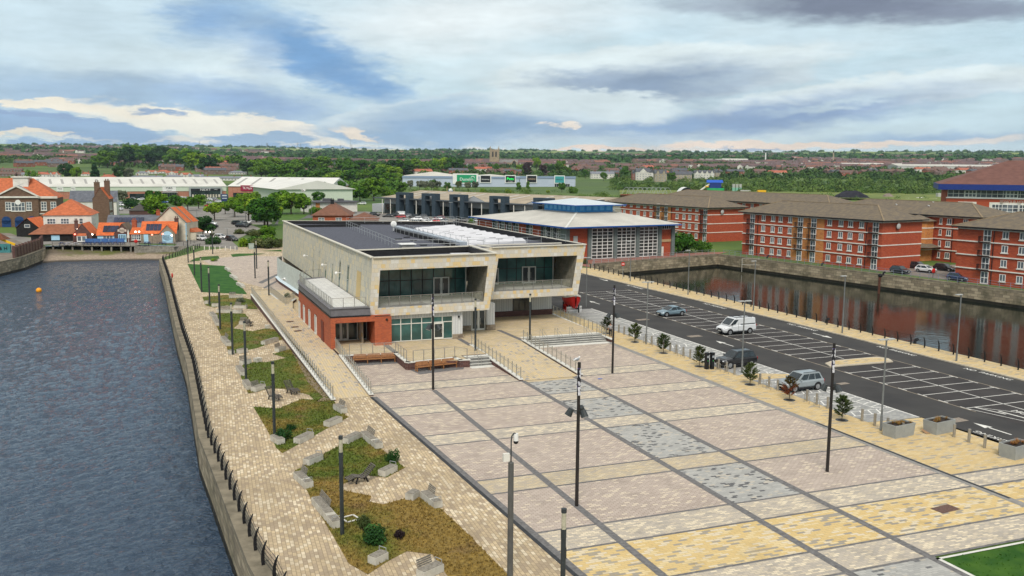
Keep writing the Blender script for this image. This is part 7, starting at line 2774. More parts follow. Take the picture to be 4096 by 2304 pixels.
# ---- trees and shrubs
LEAF = [leafmat('leaf_mid_green', (.035, .105, .010), (.085, .20, .018)), leafmat('leaf_bright_green', (.065, .16, .010), (.16, .29, .018)), leafmat('leaf_dark_green', (.012, .05, .012), (.035, .10, .02)),
  leafmat('leaf_olive', (.060, .085, .025), (.13, .15, .05)), leafmat('leaf_lime', (.11, .20, .012), (.22, .31, .02)), leafmat('leaf_copper', (.03, .018, .02), (.06, .035, .03)), leafmat('leaf_greyish', (.09, .11, .07), (.20, .22, .14))]
BARK = mat('bark', (.07, .05, .035), .9, .3, 4)

def leaves(seed,blobs,n,size,inner=.35):
 """many small leaf-sized faces through the volume of a few blobs"""
 R_ = random.Random(seed)
 b = MB()
 wts = [r**2 for _,r in blobs]
 for c,r in R_.choices(blobs,wts,k=n):
  while True:
   p = Vector((R_.gauss(0,1),R_.gauss(0,1),R_.gauss(0,1)))
   if p.length > .01:
    break
  p.normalize()
  q = Vector(c)+p*r*(inner+(1-inner)*R_.random()**.4)*Vector((1,1,.85)).length/1.65
  u = (p+Vector((R_.gauss(0,.7),R_.gauss(0,.7),R_.gauss(0,.7)))).normalized()
  t = u.orthogonal().normalized()
  t.rotate(Matrix.Rotation(R_.uniform(0,6.3),3,u))
  w = u.cross(t)
  s = size*R_.uniform(.6,1.3)
  b.face([q-t*s-w*s*.6,q+t*s-w*s*.6,q+t*s*.8+w*s*.6,q-t*s*.8+w*s*.6])
 return b

def blobset(seed,kind):
 R_ = random.Random(seed)
 out_ = []
 if kind == 'round':
  for k in range(17):
   a,z = R_.uniform(0,6.3),R_.uniform(.34,.9)
   rr = .36*sqrt(max(.05,1-((z-.6)/.4)**2))*R_.uniform(.5,1)
   out_.append(((rr*cos(a),rr*sin(a),z),R_.uniform(.11,.19)))
 elif kind == 'tall':
  for k in range(16):
   a,z = R_.uniform(0,6.3),R_.uniform(.25,.93)
   rr = .24*(1.05-z)*R_.uniform(.5,1.1)+.03
   out_.append(((rr*cos(a),rr*sin(a),z),R_.uniform(.09,.15)))
 elif kind == 'spread':
  for k in range(18):
   a,z = R_.uniform(0,6.3),R_.uniform(.5,.88)
   rr = R_.uniform(.08,.5)
   out_.append(((rr*cos(a),rr*sin(a),z-.25*rr),R_.uniform(.1,.16)))
 elif kind == 'bush':
  for k in range(16):
   a,z = R_.uniform(0,6.3),R_.uniform(.1,.75)
   rr = .62*sqrt(max(.05,1-z*z))*R_.uniform(.3,1)
   out_.append(((rr*cos(a),rr*sin(a),z),R_.uniform(.2,.32)))
 return out_

CROWN,TRUNK = {},{}
for kd in ('round', 'tall', 'spread', 'bush'):
 for v in range(3):
  bs = blobset(hash((kd,v)) % 1000 if False else 31*v+len(kd)*7,kd)
  CROWN[kd, v] = leaves(v+11, bs, 2300 if kd != 'bush' else 1600, .036 if kd != 'bush' else .05)
  tb = MB()
  if kd == 'bush':
   for k in range(5):
    c,r = bs[k]
    tb.tube((0,0,-.02),(c[0]*.8,c[1]*.8,c[2]*.8),.03,5,0,.012)
  else:
   tb.tube((0,0,-.02),(0,0,.45),.028,7,0,.02)
   tb.tube((0,0,.45),(.01,.01,.8),.02,6,0,.006)
   for k in range(7):
    c,r = bs[k]
    tb.tube((0,0,.22+.04*k),c,.013,5,0,.004)
  TRUNK[kd, v] = tb.mesh('trunk', BARK)
_cm = {}

def tree(P, h, kind, lf, label, group=None, name='tree', wide=1., cat='tree'):
 v = RND.randrange(3)
 if (kind,v,lf) not in _cm:
  _cm[kind, v, lf] = CROWN[kind, v].mesh('crown', LEAF[lf])
 z = P[2] if len(P) > 2 else 0.
 t = thing(name,label,cat,(P[0],P[1],z),RND.uniform(0,6.28),group)
 t.scale = (h*wide,h*wide,h)
 obj('trunk' if kind != 'bush' else 'stems', TRUNK[kind, v], t)
 obj('crown' if kind != 'bush' else 'foliage', _cm[kind, v, lf], t)
 return t

def pxm(P,n):       # metres for n pixels of the full photograph at P
 return n*hypot(P[0],P[1])/3640.

LN = ['green', 'bright green', 'dark green', 'olive green', 'lime green', 'copper', 'grey-green']
SZ = {'round': 'rounded', 'tall': 'pointed', 'spread': 'spreading', 'bush': 'bushy'}
CT = [((-16.07,514.83), 40, 'round', 6), ((-10.34,449.49), 36, 'bush', 2), ((-1.07,453.17), 56, 'round', 0), ((0.07,356.39), 84, 'round', 1), ((-6.36,377.13), 38, 'bush', 4), ((8.29,435.56), 48, 'round', 0), ((12.91,424.66), 52, 'spread', 0), ((18.17,444.20), 46, 'round', 1),
      ((19.71,349.88), 66, 'spread', 1), ((26.50,394.32), 42, 'round', 0), ((28.55,371.81), 66, 'round', 1), ((31.52,347.19), 72, 'spread', 1), ((33.49,312.73), 98, 'round', 0), ((37.76,440.56), 50, 'round', 1), ((42.37,429.07), 44, 'round', 0), ((38.58,338.86), 66, 'round', 1), ((12.03,272.59), 74, 'round', 2),
      ((33.21,336.85), 82, 'round', 1), ((34.70,315.27), 92, 'round', 0), ((42.13,445.26), 60, 'round', 1), ((49.19,392.25), 84, 'round', 1), ((52.48,388.94), 80, 'spread', 1), ((57.61,387.87), 68, 'round', 1), ((86.25,577.08), 46, 'spread', 2), ((91.87,540.39), 62, 'tall', 0), ((100.71,530.79), 68, 'tall', 0), ((109.37,521.39), 58, 'round', 1),
      ((81.32,495.31), 44, 'round', 0), ((117.21,520.25), 80, 'round', 0), ((148.10,611.32), 36, 'bush', 1), ((165.69,644.92), 42, 'round', 0), ((55.97,466.29), 50, 'round', 1), ((61.64,382.69), 30, 'bush', 1)]
for i,(P,n,kd,lf) in enumerate(CT):
 tree(P, pxm(P, n)*1.12, kd, lf, '%s %s tree in the car parks, %s listed from the left' % (SZ[kd], LN[lf], ORD[i]), 'trees among the car parks', wide=1.25)
WOODP = [(-75.2,1470.1,14.8),(-62.4,1436.6,13.9),(-53.5,1507.1,15.7),(-41.0,1539.5,16.5),(-27.9,1579.8,17.5),(-13.8,1595.9,17.9),(0.7,1620.0,18.4),(15.1,1587.9,17.7),(29.0,1555.7,16.9),(42.9,1539.4,16.5),(53.0,1467.0,14.7),(65.0,1428.5,13.8),(65.6,1246.3,9.2),(52.0,1329.0,11.2),(90.4,1475.2,14.9),(102.5,1446.4,14.2),(115.0,1411.3,13.4),(106.8,1173.1,7.5),(124.9,1251.8,9.4),(127.5,1175.1,7.6),(150.9,1297.3,10.7),(109.1,1038.3,4.4),
         (-69.5,1770.6,21.4),(-57.0,1875.1,23.5),(-41.8,1947.6,25.0),(-22.8,1979.9,25.6),(-2.9,1964.0,25.3),(16.2,1883.9,23.7),(32.3,1819.7,22.4),(46.7,1731.4,20.6),
         (117.4,1174.1,7.5),(121.1,1103.4,5.9),(128.1,1070.4,5.2),(134.7,1039.3,4.5),(154.2,1103.3,6.0),(144.2,955.2,2.5),(148.8,930.2,2.0),(154.1,905.0,1.4),(158.6,877.8,1.0),(171.8,903.8,1.5),(180.1,1257.2,9.8),(202.5,1300.3,10.9),(215.9,1257.6,9.9),(234.4,1217.6,9.0),(237.9,1178.2,8.1),(257.2,1217.1,9.1),(259.7,1138.8,7.3),(290.9,1217.7,9.3),(292.8,1178.2,8.3),(300.4,1157.6,7.9),(329.1,1216.3,9.5),(346.8,1236.3,10.1),(366.9,1257.6,10.8),(388.1,1280.5,11.4),(408.3,1303.5,12.2),(403.3,1256.9,11.0),
         (203.3,925.9,2.1),(207.4,900.4,1.6),(211.5,876.9,1.0),(225.3,898.2,1.6),(237.9,1006.3,4.1),(246.0,989.9,3.8),(196.6,951.9,2.7),(177.9,902.6,1.5)]
for i,P in enumerate(WOODP):
 tree(P, pxm(P, RND.uniform(46, 66)), RND.choice(('round', 'round', 'spread')), RND.choice((0, 1, 1, 2, 0)), 'broadleaf tree of the dense wood on the rise behind the white roofed sheds', 'trees of the wood behind the sheds', wide=1.5)
for P, n, kd, lf, l in (((-83.0, 1018.6, 3.8), 62, 'round', 2, 'tall dark tree standing before the red roofs left of the long shed roof end'), ((-72.4, 1005.4, 3.5), 46, 'round', 1, 'bright tree right of the tall dark tree behind the long shed'), ((-56.4, 1014.4, 3.7), 56, 'tall', 2, 'dark pointed tree behind the middle of the long shed'),
      ((-34.5, 1025.4, 3.9), 54, 'round', 2, 'dark rounded tree before the grey bungalows'), ((-25.4, 1025.7, 3.9), 46, 'round', 6, 'pale grey-green tree beside the dark rounded tree'), ((-113.2, 1015.7, 3.8), 36, 'bush', 1, 'bright low tree behind the clock building roof'), ((-126.4, 979.9, 3.1), 20, 'bush', 0, 'small tree at the left end behind the orange roof'), ((-114.2, 945.1, 2.2), 26, 'bush', 3, 'olive bush behind the clock on the roof'), ((-97.9, 890.6, 1.0), 18, 'bush', 1, 'low bright shrub behind the clock building ridge')):
 tree(P,pxm(P,n),kd,lf,l)
for i in range(9):
 P = [(202.6,759.4,0.7),(208.4,749.6,0.7),(210.5,740.7,0.7),(213.9,733.4,0.7),(219.6,733.8,0.7),(227.9,733.4,0.7),(242.8,747.6,0.7),(250.4,747.2,0.8),(260.3,756.5,0.8)][i]
 tree(P, pxm(P, 34), 'round', (6, 6, 6, 6, 6, 0, 3, 6, 6)[i], '%s pale street tree from the left in front of the green shop sign building' % ORD[i], 'street trees by the retail park')
for i, (P, n, kd, lf, l) in enumerate([((237.9, 673.2, 0.6), 18, 'bush', 1, 'bright roadside shrub left of the neon sign'), ((249.4, 647.6, 0.5), 18, 'bush', 4, 'lime roadside shrub below the retail park'), ((278.4, 698.6, 0.7), 26, 'round', 0, 'green tree before the right part of the retail park'), ((316.2, 795.5, 0.9), 22, 'round', 0, 'round tree before the tan lettered sign'), ((298.0, 727.3, 0.7), 34, 'tall', 0, 'pointed tree before the gap in the retail park'), ((280.5, 643.5, 0.6), 14, 'bush', 4, 'lime verge shrub by the teal sign'), ((303.4, 668.4, 0.6), 36, 'round', 0, 'tree right of the teal sign shop'), ((300.9, 640.9, 0.6), 30, 'bush', 0, 'bush right of the retail park end')]):
 tree(P,pxm(P,n),kd,lf,l)
for P, n, kd, lf, l in (((445.9, 1208.4, 10.2), 40, 'round', 0, 'tree below the church tower'), ((474.8, 1250.9, 11.4), 26, 'round', 3, 'olive tree beside the church nave'), ((481.3, 1203.3, 10.4), 42, 'round', 1, 'bright tree right of the church nave'), ((475.9, 1162.3, 9.4), 50, 'round', 5, 'dark copper tree right of the church'), ((590.5, 1405.0, 16.1), 46, 'round', 1, 'tall bright tree above the retail park roof'), ((496.4, 1158.1, 9.5), 44, 'round', 5, 'second dark copper tree behind the retail park'),
      ((526.4, 1197.4, 10.7), 40, 'round', 2, 'dark tree behind the brown terrace right of the church'), ((522.5, 1155.4, 9.7), 56, 'round', 0, 'tall green tree at the end of the retail park roofs'), ((532.7, 1152.9, 9.8), 30, 'round', 0, 'green tree beside the red brick gables'), ((503.4, 1038.4, 6.9), 34, 'round', 0, 'tree left of the low white houses'), ((553.3, 1028.6, 7.3), 46, 'round', 0, 'tall tree between the low white houses and the white gabled house'), ((566.5, 935.9, 5.5), 36, 'round', 0, 'tree in front of the stone villas'), ((486.6, 955.2, 5.0), 34, 'round', 0, 'tree in front of the low white houses'), ((599.2, 946.2, 6.1), 26, 'round', 2, 'tree left of the white gabled terrace')):
 tree(P,pxm(P,n),kd,lf,l)
for P, n, kd, lf, l, w in (((13.40,246.11), 34, 'bush', 2, 'low spreading dark shrub by the white cars near the beach', 1.3), ((14.59,271.91), 16, 'bush', 3, 'small clipped shrub by the cream house lane', 1.), ((20.21,236.03), 34, 'bush', 1, 'bright bush at the corner by the side lot lawn', 1.2), ((23.17,232.06), 42, 'bush', 3, 'olive bush in the middle of the side lot planting', 1.2), ((25.99,229.73), 44, 'bush', 3, 'pale bush at the end of the side lot planting', 1.2),
                           ((25.48,275.38), 24, 'bush', 3, 'brownish hedge shrub behind the side lot planting, left', 1.5), ((22.90,280.44), 22, 'bush', 3, 'brownish hedge shrub behind the side lot planting, far left', 1.5), ((29.44,270.08), 42, 'bush', 1, 'bright shrub in the hedge behind the side lot planting', 1.2), ((26.59,270.83), 26, 'bush', 3, 'brown hedge shrub left of the leisure centre wall', 1.5), ((30.85,273.98), 34, 'bush', 1, 'bright hedge shrub left of the leisure centre wall', 1.2), ((26.15,237.60), 46, 'bush', 1, 'large bright bush touching the back corner of the leisure centre', 1.2), ((22.87,233.71), 44, 'bush', 0, 'large green bush behind the side lot lawn', 1.2), ((28.14,232.23), 34, 'bush', 3, 'pale bush at the foot of the leisure centre wall', 1.),
                           ((119.5, 192.), 84, 'bush', 0, 'big rounded shrub between the hall and the apartment block', 1.05), ((126, 192.), 50, 'bush', 0, 'smaller shrub at the right of the big shrub by the hall', 1.), ((117, 197), 96, 'bush', 1, 'tall shrub behind the big rounded shrub by the hall', .9), ((107.25,316.33), 20, 'bush', 0, 'clipped green shrub by the dark fronted units, left of two', 1.), ((111.85,315.25), 14, 'bush', 0, 'clipped green shrub by the dark fronted units, right of two', 1.), ((120.92,179.77), 0, 'bush', 2, '', 1),
                           ((84.78,174.60), 22, 'bush', 3, 'weedy shrub at the dock corner beside the balcony frame', 1.), ((199.41,239.45), 0, 'bush', 4, '', 1)):
 if n:
  tree(P, pxm(P, n), kd, lf, l, None, 'shrub', w, 'shrub')
for P, h, lf, l, w in (((8.17,67.60), .95, 2, 'dark green shrub behind a bench on the fourth grass bed', 1.), ((9.07,69.96), .55, 2, 'small dark shrub in the grass near the dark bench shrub', 1.), ((14.61,59.88), 1.0, 2, 'upright dark shrub behind the armrest bench in the brown grass', .7), ((10.29,46.78), 1.0, 2, 'largest green shrub in the brown grass near the bottom of the photo', 1.25), ((10.15,48.61), 1.0, 3, 'wispy yellow-green shrub in the brown grass', .6), ((11.82,46.92), .5, 5, 'dead brown shrub in the brown grass', 1.2),
                       ((11.20,139.92), .8, 6, 'pale flowering shrub on the first grass bed', 1.3), ((11.00,202.11), .6, 1, 'bright shrub between the small beach lawns', 2.), ((18.24,141.13), 1.1, 6, 'grey shrub in the small side stair bed', .8)):
 tree(P, h, 'bush', lf, l, None, 'shrub', w, 'shrub')

def sapling(P,h,mats_,label,seed,low=None):
 t = thing('pine_sapling', label, 'tree', P, RND.uniform(0, 6), 'young pines beside the bays')
 R_ = random.Random(seed)
 b = MB()
 b.tube((0,0,0),(.02,.01,h*.95),.035,7,0,.012)
 br = []
 for k in range(78):
  z = R_.uniform(.16,.95)
  a = R_.uniform(0,6.28)
  L_ = h*.40*(1-((z-.28)/.74)**2 if z > .28 else .8)*R_.uniform(.45,1.05)+.06
  p = Vector((.015,.01,z*h))
  q = p+Vector((cos(a)*L_,sin(a)*L_,L_*R_.uniform(.35,.9)))
  b.tube(p,q,.010,4,0,.004)
  br.append((p,q,z))
 b.build('trunk', BARK, t)
 top,bot = MB(),MB()
 for p,q,z in br:
  m_ = bot if low and z < .45 else top
  d = (q-p).normalized()
  for k in range(64):
   o = p.lerp(q,R_.uniform(.3,1.0))
   v = (d*.9+Vector((R_.gauss(0,.6),R_.gauss(0,.6),R_.gauss(0,.5)))).normalized()*R_.uniform(.08,.17)*h/2
   w = v.orthogonal().normalized()*.016
   m_.face([o-w,o+w,o+v+w*.5,o+v-w*.5])
 top.build('needles', mats_[0], t)
 if low:
  bot.build('brown_needles', mats_[1], t)
 g = MB()
 for k in range(18):
  a0,a1 = 2*pi*k/18,2*pi*(k+1)/18
  g.face([(.3*cos(a0),.3*sin(a0),.012),(.52*cos(a0),.52*sin(a0),.012),(.52*cos(a1),.52*sin(a1),.012),(.3*cos(a1),.3*sin(a1),.012)],0)
  g.face([(0,0,.008),(.3*cos(a0),.3*sin(a0),.008),(.3*cos(a1),.3*sin(a1),.008)],1)
 g.build('tree_grate', [DARKPOST, mat('black_soil', (.012, .011, .01), .9, .2)], t)

NEED = leafmat('pine_needles', (.022, .045, .012), (.075, .105, .028), .2, 5)
NEEDY = leafmat('yellowing_needles', (.09, .085, .02), (.19, .14, .03), .1, 5)
NEEDB = leafmat('brown_needles', (.24, .09, .035), (.33, .14, .05), .1, 5)
for i, (P, h, m_, l, lw) in enumerate([((51.5, 99.4), 2.0, (NEED, NEEDB), 'young dark pine behind the walking person', None), ((52.06,93.21), 2.15, (NEED, NEEDB), 'young dark pine left of the twin-headed road lamp', None), ((51.93,86.47), 2.1, (NEED, NEEDB), 'young dark pine right of the twin-headed road lamp', None), ((51.96,79.24), 2.1, (NEED, NEEDB), 'young pine beside the two ticket machines', None),
                                       ((52.10,70.74), 2.1, (NEED, NEEDB), 'young pine in front of the black off-roader', None), ((51.94,64.71), 2.1, (NEEDY, NEEDB), 'browning young pine in front of the silver grey off-roader', 1), ((51.80,57.83), 2.05, (NEED, NEEDB), 'young dark pine beside the tall mast near the planters', None)]):
 sapling(P,h,m_,l,50+i,lw)

# ---- car park surfaces,verges,yard
sheet('car_park', CARPARK, [[(-16.94,407.61), (-25.32,564.68), (42, 580), (62, 548), (60, 470), (36, 420), (38, 330), (14, 236), (8, 243), (11.02,262.94), (13.97,328.98), (9.68,402.15)], [(58.78,318.31), (83.63,405.87), (88, 405), (96, 378), (112, 342), (132, 296), (110, 250), (70, 240)]], .01)
sheet('road', mat('grey_road', (.12, .12, .12), .9, .15, .3), [[(47.91,385.57), (59.31,383.18), (86.69,420.63), (79.88,387.72), (53.52,356.47), (41.43,322.44), (37.93,323.28)]], .02)
sheet('lane', CARPARK, [[(3.49,240.70), (10.67,243.53), (17.97,227.48), (18.70,236.45), (18.44,272.97), (11.55,274.78), (5.91,256.90)]], .014)
sheet('lane', CARPARK, [[(-30, 254.5), (-24.5, 256), (-5, 254), (10, 246), (12, 258), (-22, 268), (-40, 290)]], .018)
sheet('verge', leafmat('verge_grass', (.05, .11, .012), (.11, .17, .03), 0, .4), [[(29.90,325.19), (38.28,317.28), (47.49,385.65), (60.63,391.68), (53.27,360.28), (39.97,311.16), (32.05,287.29)], [(49.41,393.98), (63.46,409.85), (68.24,440.47), (54.71,432.00)]], .03, kind='stuff')
sheet('yard', mat('pale_yard', (.30, .27, .23), .95, .3, .05), [[(a, c_) for a, c_ in ((300, 470), (330, 640), (560, 560), (640, 380), (560, 300), (420, 320))]], .3)

GRL = leafmat('rough_meadow', (.085, .13, .022), (.19, .24, .055), 0, .05)
sheet('grass', GRL, [[(d_*sin(radians(a_)), d_*cos(radians(a_))) for a_, d_ in ((28, 800), (36, 820), (44, 820), (54, 800), (60, 780), (60, 560), (50, 600), (43, 650), (33, 660), (28, 640))]], 1.6, kind='stuff')
def wood(name,pts,m_,size,per,lab=None,hh=(5,9)):
 b = MB()
 R_ = random.Random(len(pts))
 for x,y in pts:
  z = terr(x,y)
  h,w = R_.uniform(*hh),R_.uniform(3,6)*size
  for k in range(per):
   while True:
    p = Vector((R_.gauss(0,1),R_.gauss(0,1),R_.gauss(0,1)))
    if p.length > .05:
     break
   p.normalize()
   p.z = abs(p.z)
   r = .6+.4*R_.random()
   q = Vector((x+p.x*w*r,y+p.y*w*r,z+p.z*h*r))
   u = (p+Vector((R_.gauss(0,.5),R_.gauss(0,.5),R_.gauss(0,.5)))).normalized()
   t = u.orthogonal().normalized()
   s = size*R_.uniform(.6,1.2)*(h/8)
   v = u.cross(t)
   b.face([q-t*s-v*s*.7,q+t*s-v*s*.7,q+t*s*.7+v*s*.7,q-t*s*.7+v*s*.7])
 tag(b.build(name, m_), kind='stuff')

def scatter(n,a0,a1,d0,d1,thr,sc,seed,hole=None):
 R_ = random.Random(seed)
 o = []
 tries = 0
 while len(o) < n and tries < n*30:
  tries += 1
  a = radians(R_.uniform(a0,a1))
  d = d0*(d1/d0)**R_.random()
  x,y = d*sin(a),d*cos(a)
  if noise.noise((x/sc,y/sc,seed)) > thr and not (hole and hole(degrees_(x,y),d)):
   o.append((x,y))
 return o

def degrees_(x,y):
 return atan2(x,y)*180/pi

FARLEAF = [leafmat('far_leaves', (.020, .068, .016), (.055, .13, .024), 0, .03), leafmat('scrub_leaves', (.045, .10, .016), (.13, .19, .04), 0, .06), leafmat('wood_leaves', (.03, .09, .01), (.09, .18, .018), 0, .05)]
wood('woodland', scatter(2400, -16, 60, 1200, 2400, -.12, 240, 3, lambda a, d: d < 1360 and a < 6.5), FARLEAF[0], 1.9, 44)
wood('woodland', scatter(2600, -16, 60, 2300, 6100, -.18, 520, 4, lambda a, d: d > 4300 and RND.random() < .8), FARLEAF[0], 3.8, 30, None, (8, 14))
wood('woodland', scatter(430, -10, 17, 700, 1250, -.2, 160, 5, lambda a, d: d < 1360 and a < 6.5), FARLEAF[2], 1.2, 90)
wood('scrubland', scatter(1050, 27.5, 60, 800, 1150, -.35, 120, 6), FARLEAF[1], 1.0, 90, None, (3, 7))
wood('scrubland', scatter(70, 30, 58, 520, 740, .05, 60, 8), FARLEAF[1], .7, 70, None, (1.5, 4))
wood('scrubland', scatter(130, 12, 29, 560, 740, -.1, 60, 9, lambda a, d: False), FARLEAF[2], .8, 70, None, (2, 4))
wood('treeline', [(6000*sin(radians(a))*(1+.02*sin(a*7)), 6000*cos(radians(a))*(1+.02*sin(a*7))) for a in [RND.uniform(-14, 60) for _ in range(170)]], FARLEAF[0], 4.5, 26, None, (6, 13))

# ---- town houses
WALLS = {'white': mat('white_house_wall', (.62, .60, .55), .8, .1, .3), 'brick': mat('brick_house_wall', (.27, .10, .065), .9, .2, .3), 'brown': mat('brown_house_wall', (.20, .135, .11), .9, .2, .3), 'stone': mat('stone_house_wall', (.36, .31, .23), .9, .15, .3)}
ROOFS = {'red': mat('red_house_roof', (.40, .13, .08), .85, .2, .3), 'grey': mat('grey_house_roof', (.20, .21, .24), .8, .15, .3), 'brown': mat('brown_house_roof', (.16, .10, .085), .85, .2, .3), 'slate': mat('slate_house_roof', (.10, .105, .12), .8, .15, .3)}
_hm = {}

def small_house(P,w,d,ez,rzd,wall,roof,gable,rz,label,group,nwin=2,gables=0):
 key = (round(w),round(d),round(ez),round(rzd),wall,roof,gable,nwin,gables)
 if key not in _hm:
  b = MB()
  b.box(-w/2,w/2,0,d,-2.5,ez)
  r = MB()
  if gable == 'x':
   r.hip(-w/2-.3,w/2+.3,-.4,d+.4,ez,rzd,0,0)
   for x in (-w/2,w/2):
    b.face([(x,0,ez),(x,d,ez),(x,d/2,rzd-.1)])
  else:
   r.hip(-w/2-.4,w/2+.4,-.4,d+.4,ez,rzd)
  for k in range(gables):
   xc = -w/2+w*(k+.5)/gables
   g_ = w/gables*.27
   b.face([(xc-g_,-.35,-2),(xc+g_,-.35,-2),(xc+g_,-.35,ez),(xc,-.35,rzd*.97),(xc-g_,-.35,ez)])
   b.face([(xc-g_,-.35,-2),(xc-g_,-.35,ez),(xc-g_,0,ez),(xc-g_,0,-2)])
   r.face([(xc-g_-.2,-.6,ez-.2),(xc,-.6,rzd),(xc,d*.4,rzd),(xc-g_-.2,.4,ez-.2)])
   r.face([(xc,-.6,rzd),(xc+g_+.2,-.6,ez-.2),(xc+g_+.2,.4,ez-.2),(xc,d*.4,rzd)])
  c = MB()
  for x in ((-w*.3,w*.3) if w > 9 else (w*.25,)):
   c.box(x-.5,x+.5,d/2-.4,d/2+.4,ez,rzd+1.3)
  fs = []
  n = max(2,int(w/3.2))
  for lv in range(nwin):
   for k in range(n):
    x = -w/2+w*(k+.5)/n
    z = .9+lv*2.7
    f = MB()
    fs.append(f)
    f.box(x-.6,x+.6,-.45 if gables else -.06,-.02,z,z+1.3,0)
    f.box(x-.5,x+.5,-.48 if gables else -.09,-.05,z+.1,z+1.2,1)
  _hm[key] = (b.mesh('wall', WALLS[wall]), r.mesh('roof', ROOFS[roof]), c.mesh('chimney', WALLS['brick']), [f.mesh('window', [WHITE, PANEB]) for f in fs])
 t = thing('house', label, 'house', P, rz, group)
 mb_,mr_,mc_,mf_ = _hm[key]
 obj('wall', mb_, t)
 o = obj('roof', mr_, t)
 obj('chimney', mc_, o)
 for f in mf_ if group in (gH,gV) else mf_[::3]:
  obj('window', f, t)
 return t

cnt = {}
gV = 'houses beyond the retail park'
gH = 'houses behind the white roofed sheds'
for P,wpx,hpx,wall,roof,gab,gb_ in [
 ((-124.9, 1076.8, 5.3), 80, 40, 'white', 'grey', 'x', 0), ((-110.0, 1078.4, 5.3), 110, 44, 'white', 'red', None, 0), ((-99.5, 1079.4, 5.3), 90, 44, 'white', 'red', None, 2), ((-71.5, 1115.7, 6.1), 70, 36, 'white', 'red', None, 0), ((-44.1, 1015.0, 3.7), 120, 52, 'white', 'red', None, 0), ((-14.0, 1159.9, 7.1), 100, 34, 'white', 'grey', None, 0),
 ((-3.0, 1198.0, 8.0), 110, 30, 'white', 'red', None, 2), ((9.9, 1218.0, 8.4), 100, 28, 'white', 'red', None, 0), ((18.9, 1163.8, 7.2), 100, 34, 'white', 'red', 'x', 1), ((-7.9, 1018.0, 3.8), 250, 38, 'white', 'grey', 'x', 0), ((18.3, 1035.8, 4.2), 150, 40, 'white', 'grey', None, 0), ((32.4, 1097.5, 5.6), 130, 40, 'white', 'red', None, 2), ((41.1, 1031.2, 4.1), 120, 46, 'white', 'grey', 'x', 2),
 ((80.9, 1209.3, 8.3), 110, 30, 'white', 'red', None, 0), ((97.0, 1192.1, 7.9), 160, 30, 'white', 'grey', None, 0), ((64.3, 1003.9, 3.5), 380, 36, 'white', 'grey', 'x', 0), ((90.2, 1004.0, 3.5), 130, 34, 'white', 'grey', 'x', 0), ((-144.8, 1086.4, 5.6), 130, 40, 'brown', 'brown', 'x', 0), ((-135.3, 1089.6, 5.6), 110, 38, 'brown', 'brown', 'x', 0), ((-161.5, 1239.5, 9.2), 180, 24, 'brown', 'brown', 'x', 0), ((-99.3, 1254.1, 9.4), 160, 22, 'brown', 'brown', 'x', 0), ((-150.3, 1821.8, 22.6), 64, 22, 'white', 'red', None, 0)]:
 w,h = pxm(P,wpx*.427),pxm(P,hpx*.427)
 key = (roof,wall)
 cnt[key] = cnt.get(key,0)+1
 small_house(P, max(6, w), 9, max(2.6, h*.56), max(4.6, h), wall, roof, gab, radians(-4), '%s roofed %s house behind the long shed, %s of that colouring listed' % (roof, wall, ORD[cnt[key]-1]), gH, 2 if h > 7 else 1, gb_)
for P,wpx,hpx,wall,roof,gab,gb_,l in [
 ((550.2, 975.5, 6.1), 130, 110, 'white', 'slate', 'x', 1, 'tall white gabled villa with slate roof above the hoop frames'), ((545.2, 925.4, 5.1), 110, 110, 'stone', 'slate', 'x', 2, 'stone gabled villa right of the tall white villa'), ((560.7, 971.9, 6.2), 60, 100, 'white', 'slate', 'x', 1, 'narrow white house joined to the tall white villa'), ((581.2, 933.9, 5.7), 150, 90, 'stone', 'slate', 'x', 0, 'stone house with plain slate roof between the villas'), ((651.7, 998.1, 7.8), 180, 76, 'white', 'slate', 'x', 4, 'white terrace with four pointed dormer gables'), ((672.2, 998.9, 8.1), 50, 78, 'stone', 'slate', 'x', 1, 'stone gable at the right end of the white terrace'),
 ((521.6, 1027.1, 6.9), 220, 66, 'white', 'grey', 'x', 0, 'low white houses with grey roof and bright rooflights'), ((545.1, 987.5, 6.3), 44, 90, 'brick', 'slate', 'x', 0, 'narrow red brick house left of the tall white villa'), ((562.5, 1192.0, 10.9), 100, 60, 'brick', 'brown', 'x', 1, 'red brick gabled house right of the retail park trees'), ((566.7, 1084.9, 8.6), 110, 60, 'brick', 'slate', 'x', 0, 'red brick house behind the low white houses'), ((454.7, 1164.3, 9.2), 160, 56, 'brick', 'slate', 'x', 1, 'red brick gabled pub with white sign below the church'), ((503.0, 1166.1, 9.8), 300, 34, 'brown', 'brown', 'x', 0, 'long brown terrace behind the retail park roof'),
 ((453.2, 1379.4, 14.3), 90, 56, 'brick', 'grey', 'x', 1, 'red brick block with white end left of the church'), ((416.5, 1233.6, 10.6), 170, 34, 'brown', 'brown', 'x', 0, 'low brown roofed house left of the church'), ((518.2, 1467.2, 16.9), 90, 44, 'brick', 'brown', 'x', 1, 'brick house at the foot of the church tower'), ((725.4, 1322.0, 15.7), 200, 40, 'brown', 'brown', 'x', 0, 'brown terrace behind the villas'), ((939.5, 1623.8, 23.5), 90, 28, 'white', 'slate', None, 0, 'white flat house above the villas, left'), ((968.3, 1569.3, 22.9), 120, 34, 'white', 'grey', 'x', 2, 'white roofed school hall above the villas'), ((947.4, 1497.5, 21.4), 90, 30, 'white', 'grey', 'x', 1, 'second white hall above the villas')]:
 w,h = pxm(P,wpx*.427),pxm(P,hpx*.427)
 small_house(P,w,10,h*.66,h,wall,roof,gab,radians(-20),l,gV,3 if h > 11 else 2,gb_)
R_ = random.Random(17)
sp_t = scatter(150,-14,58,1180,1750,-.05,260,12)
sp_t.sort(key=lambda p: hypot(*p))
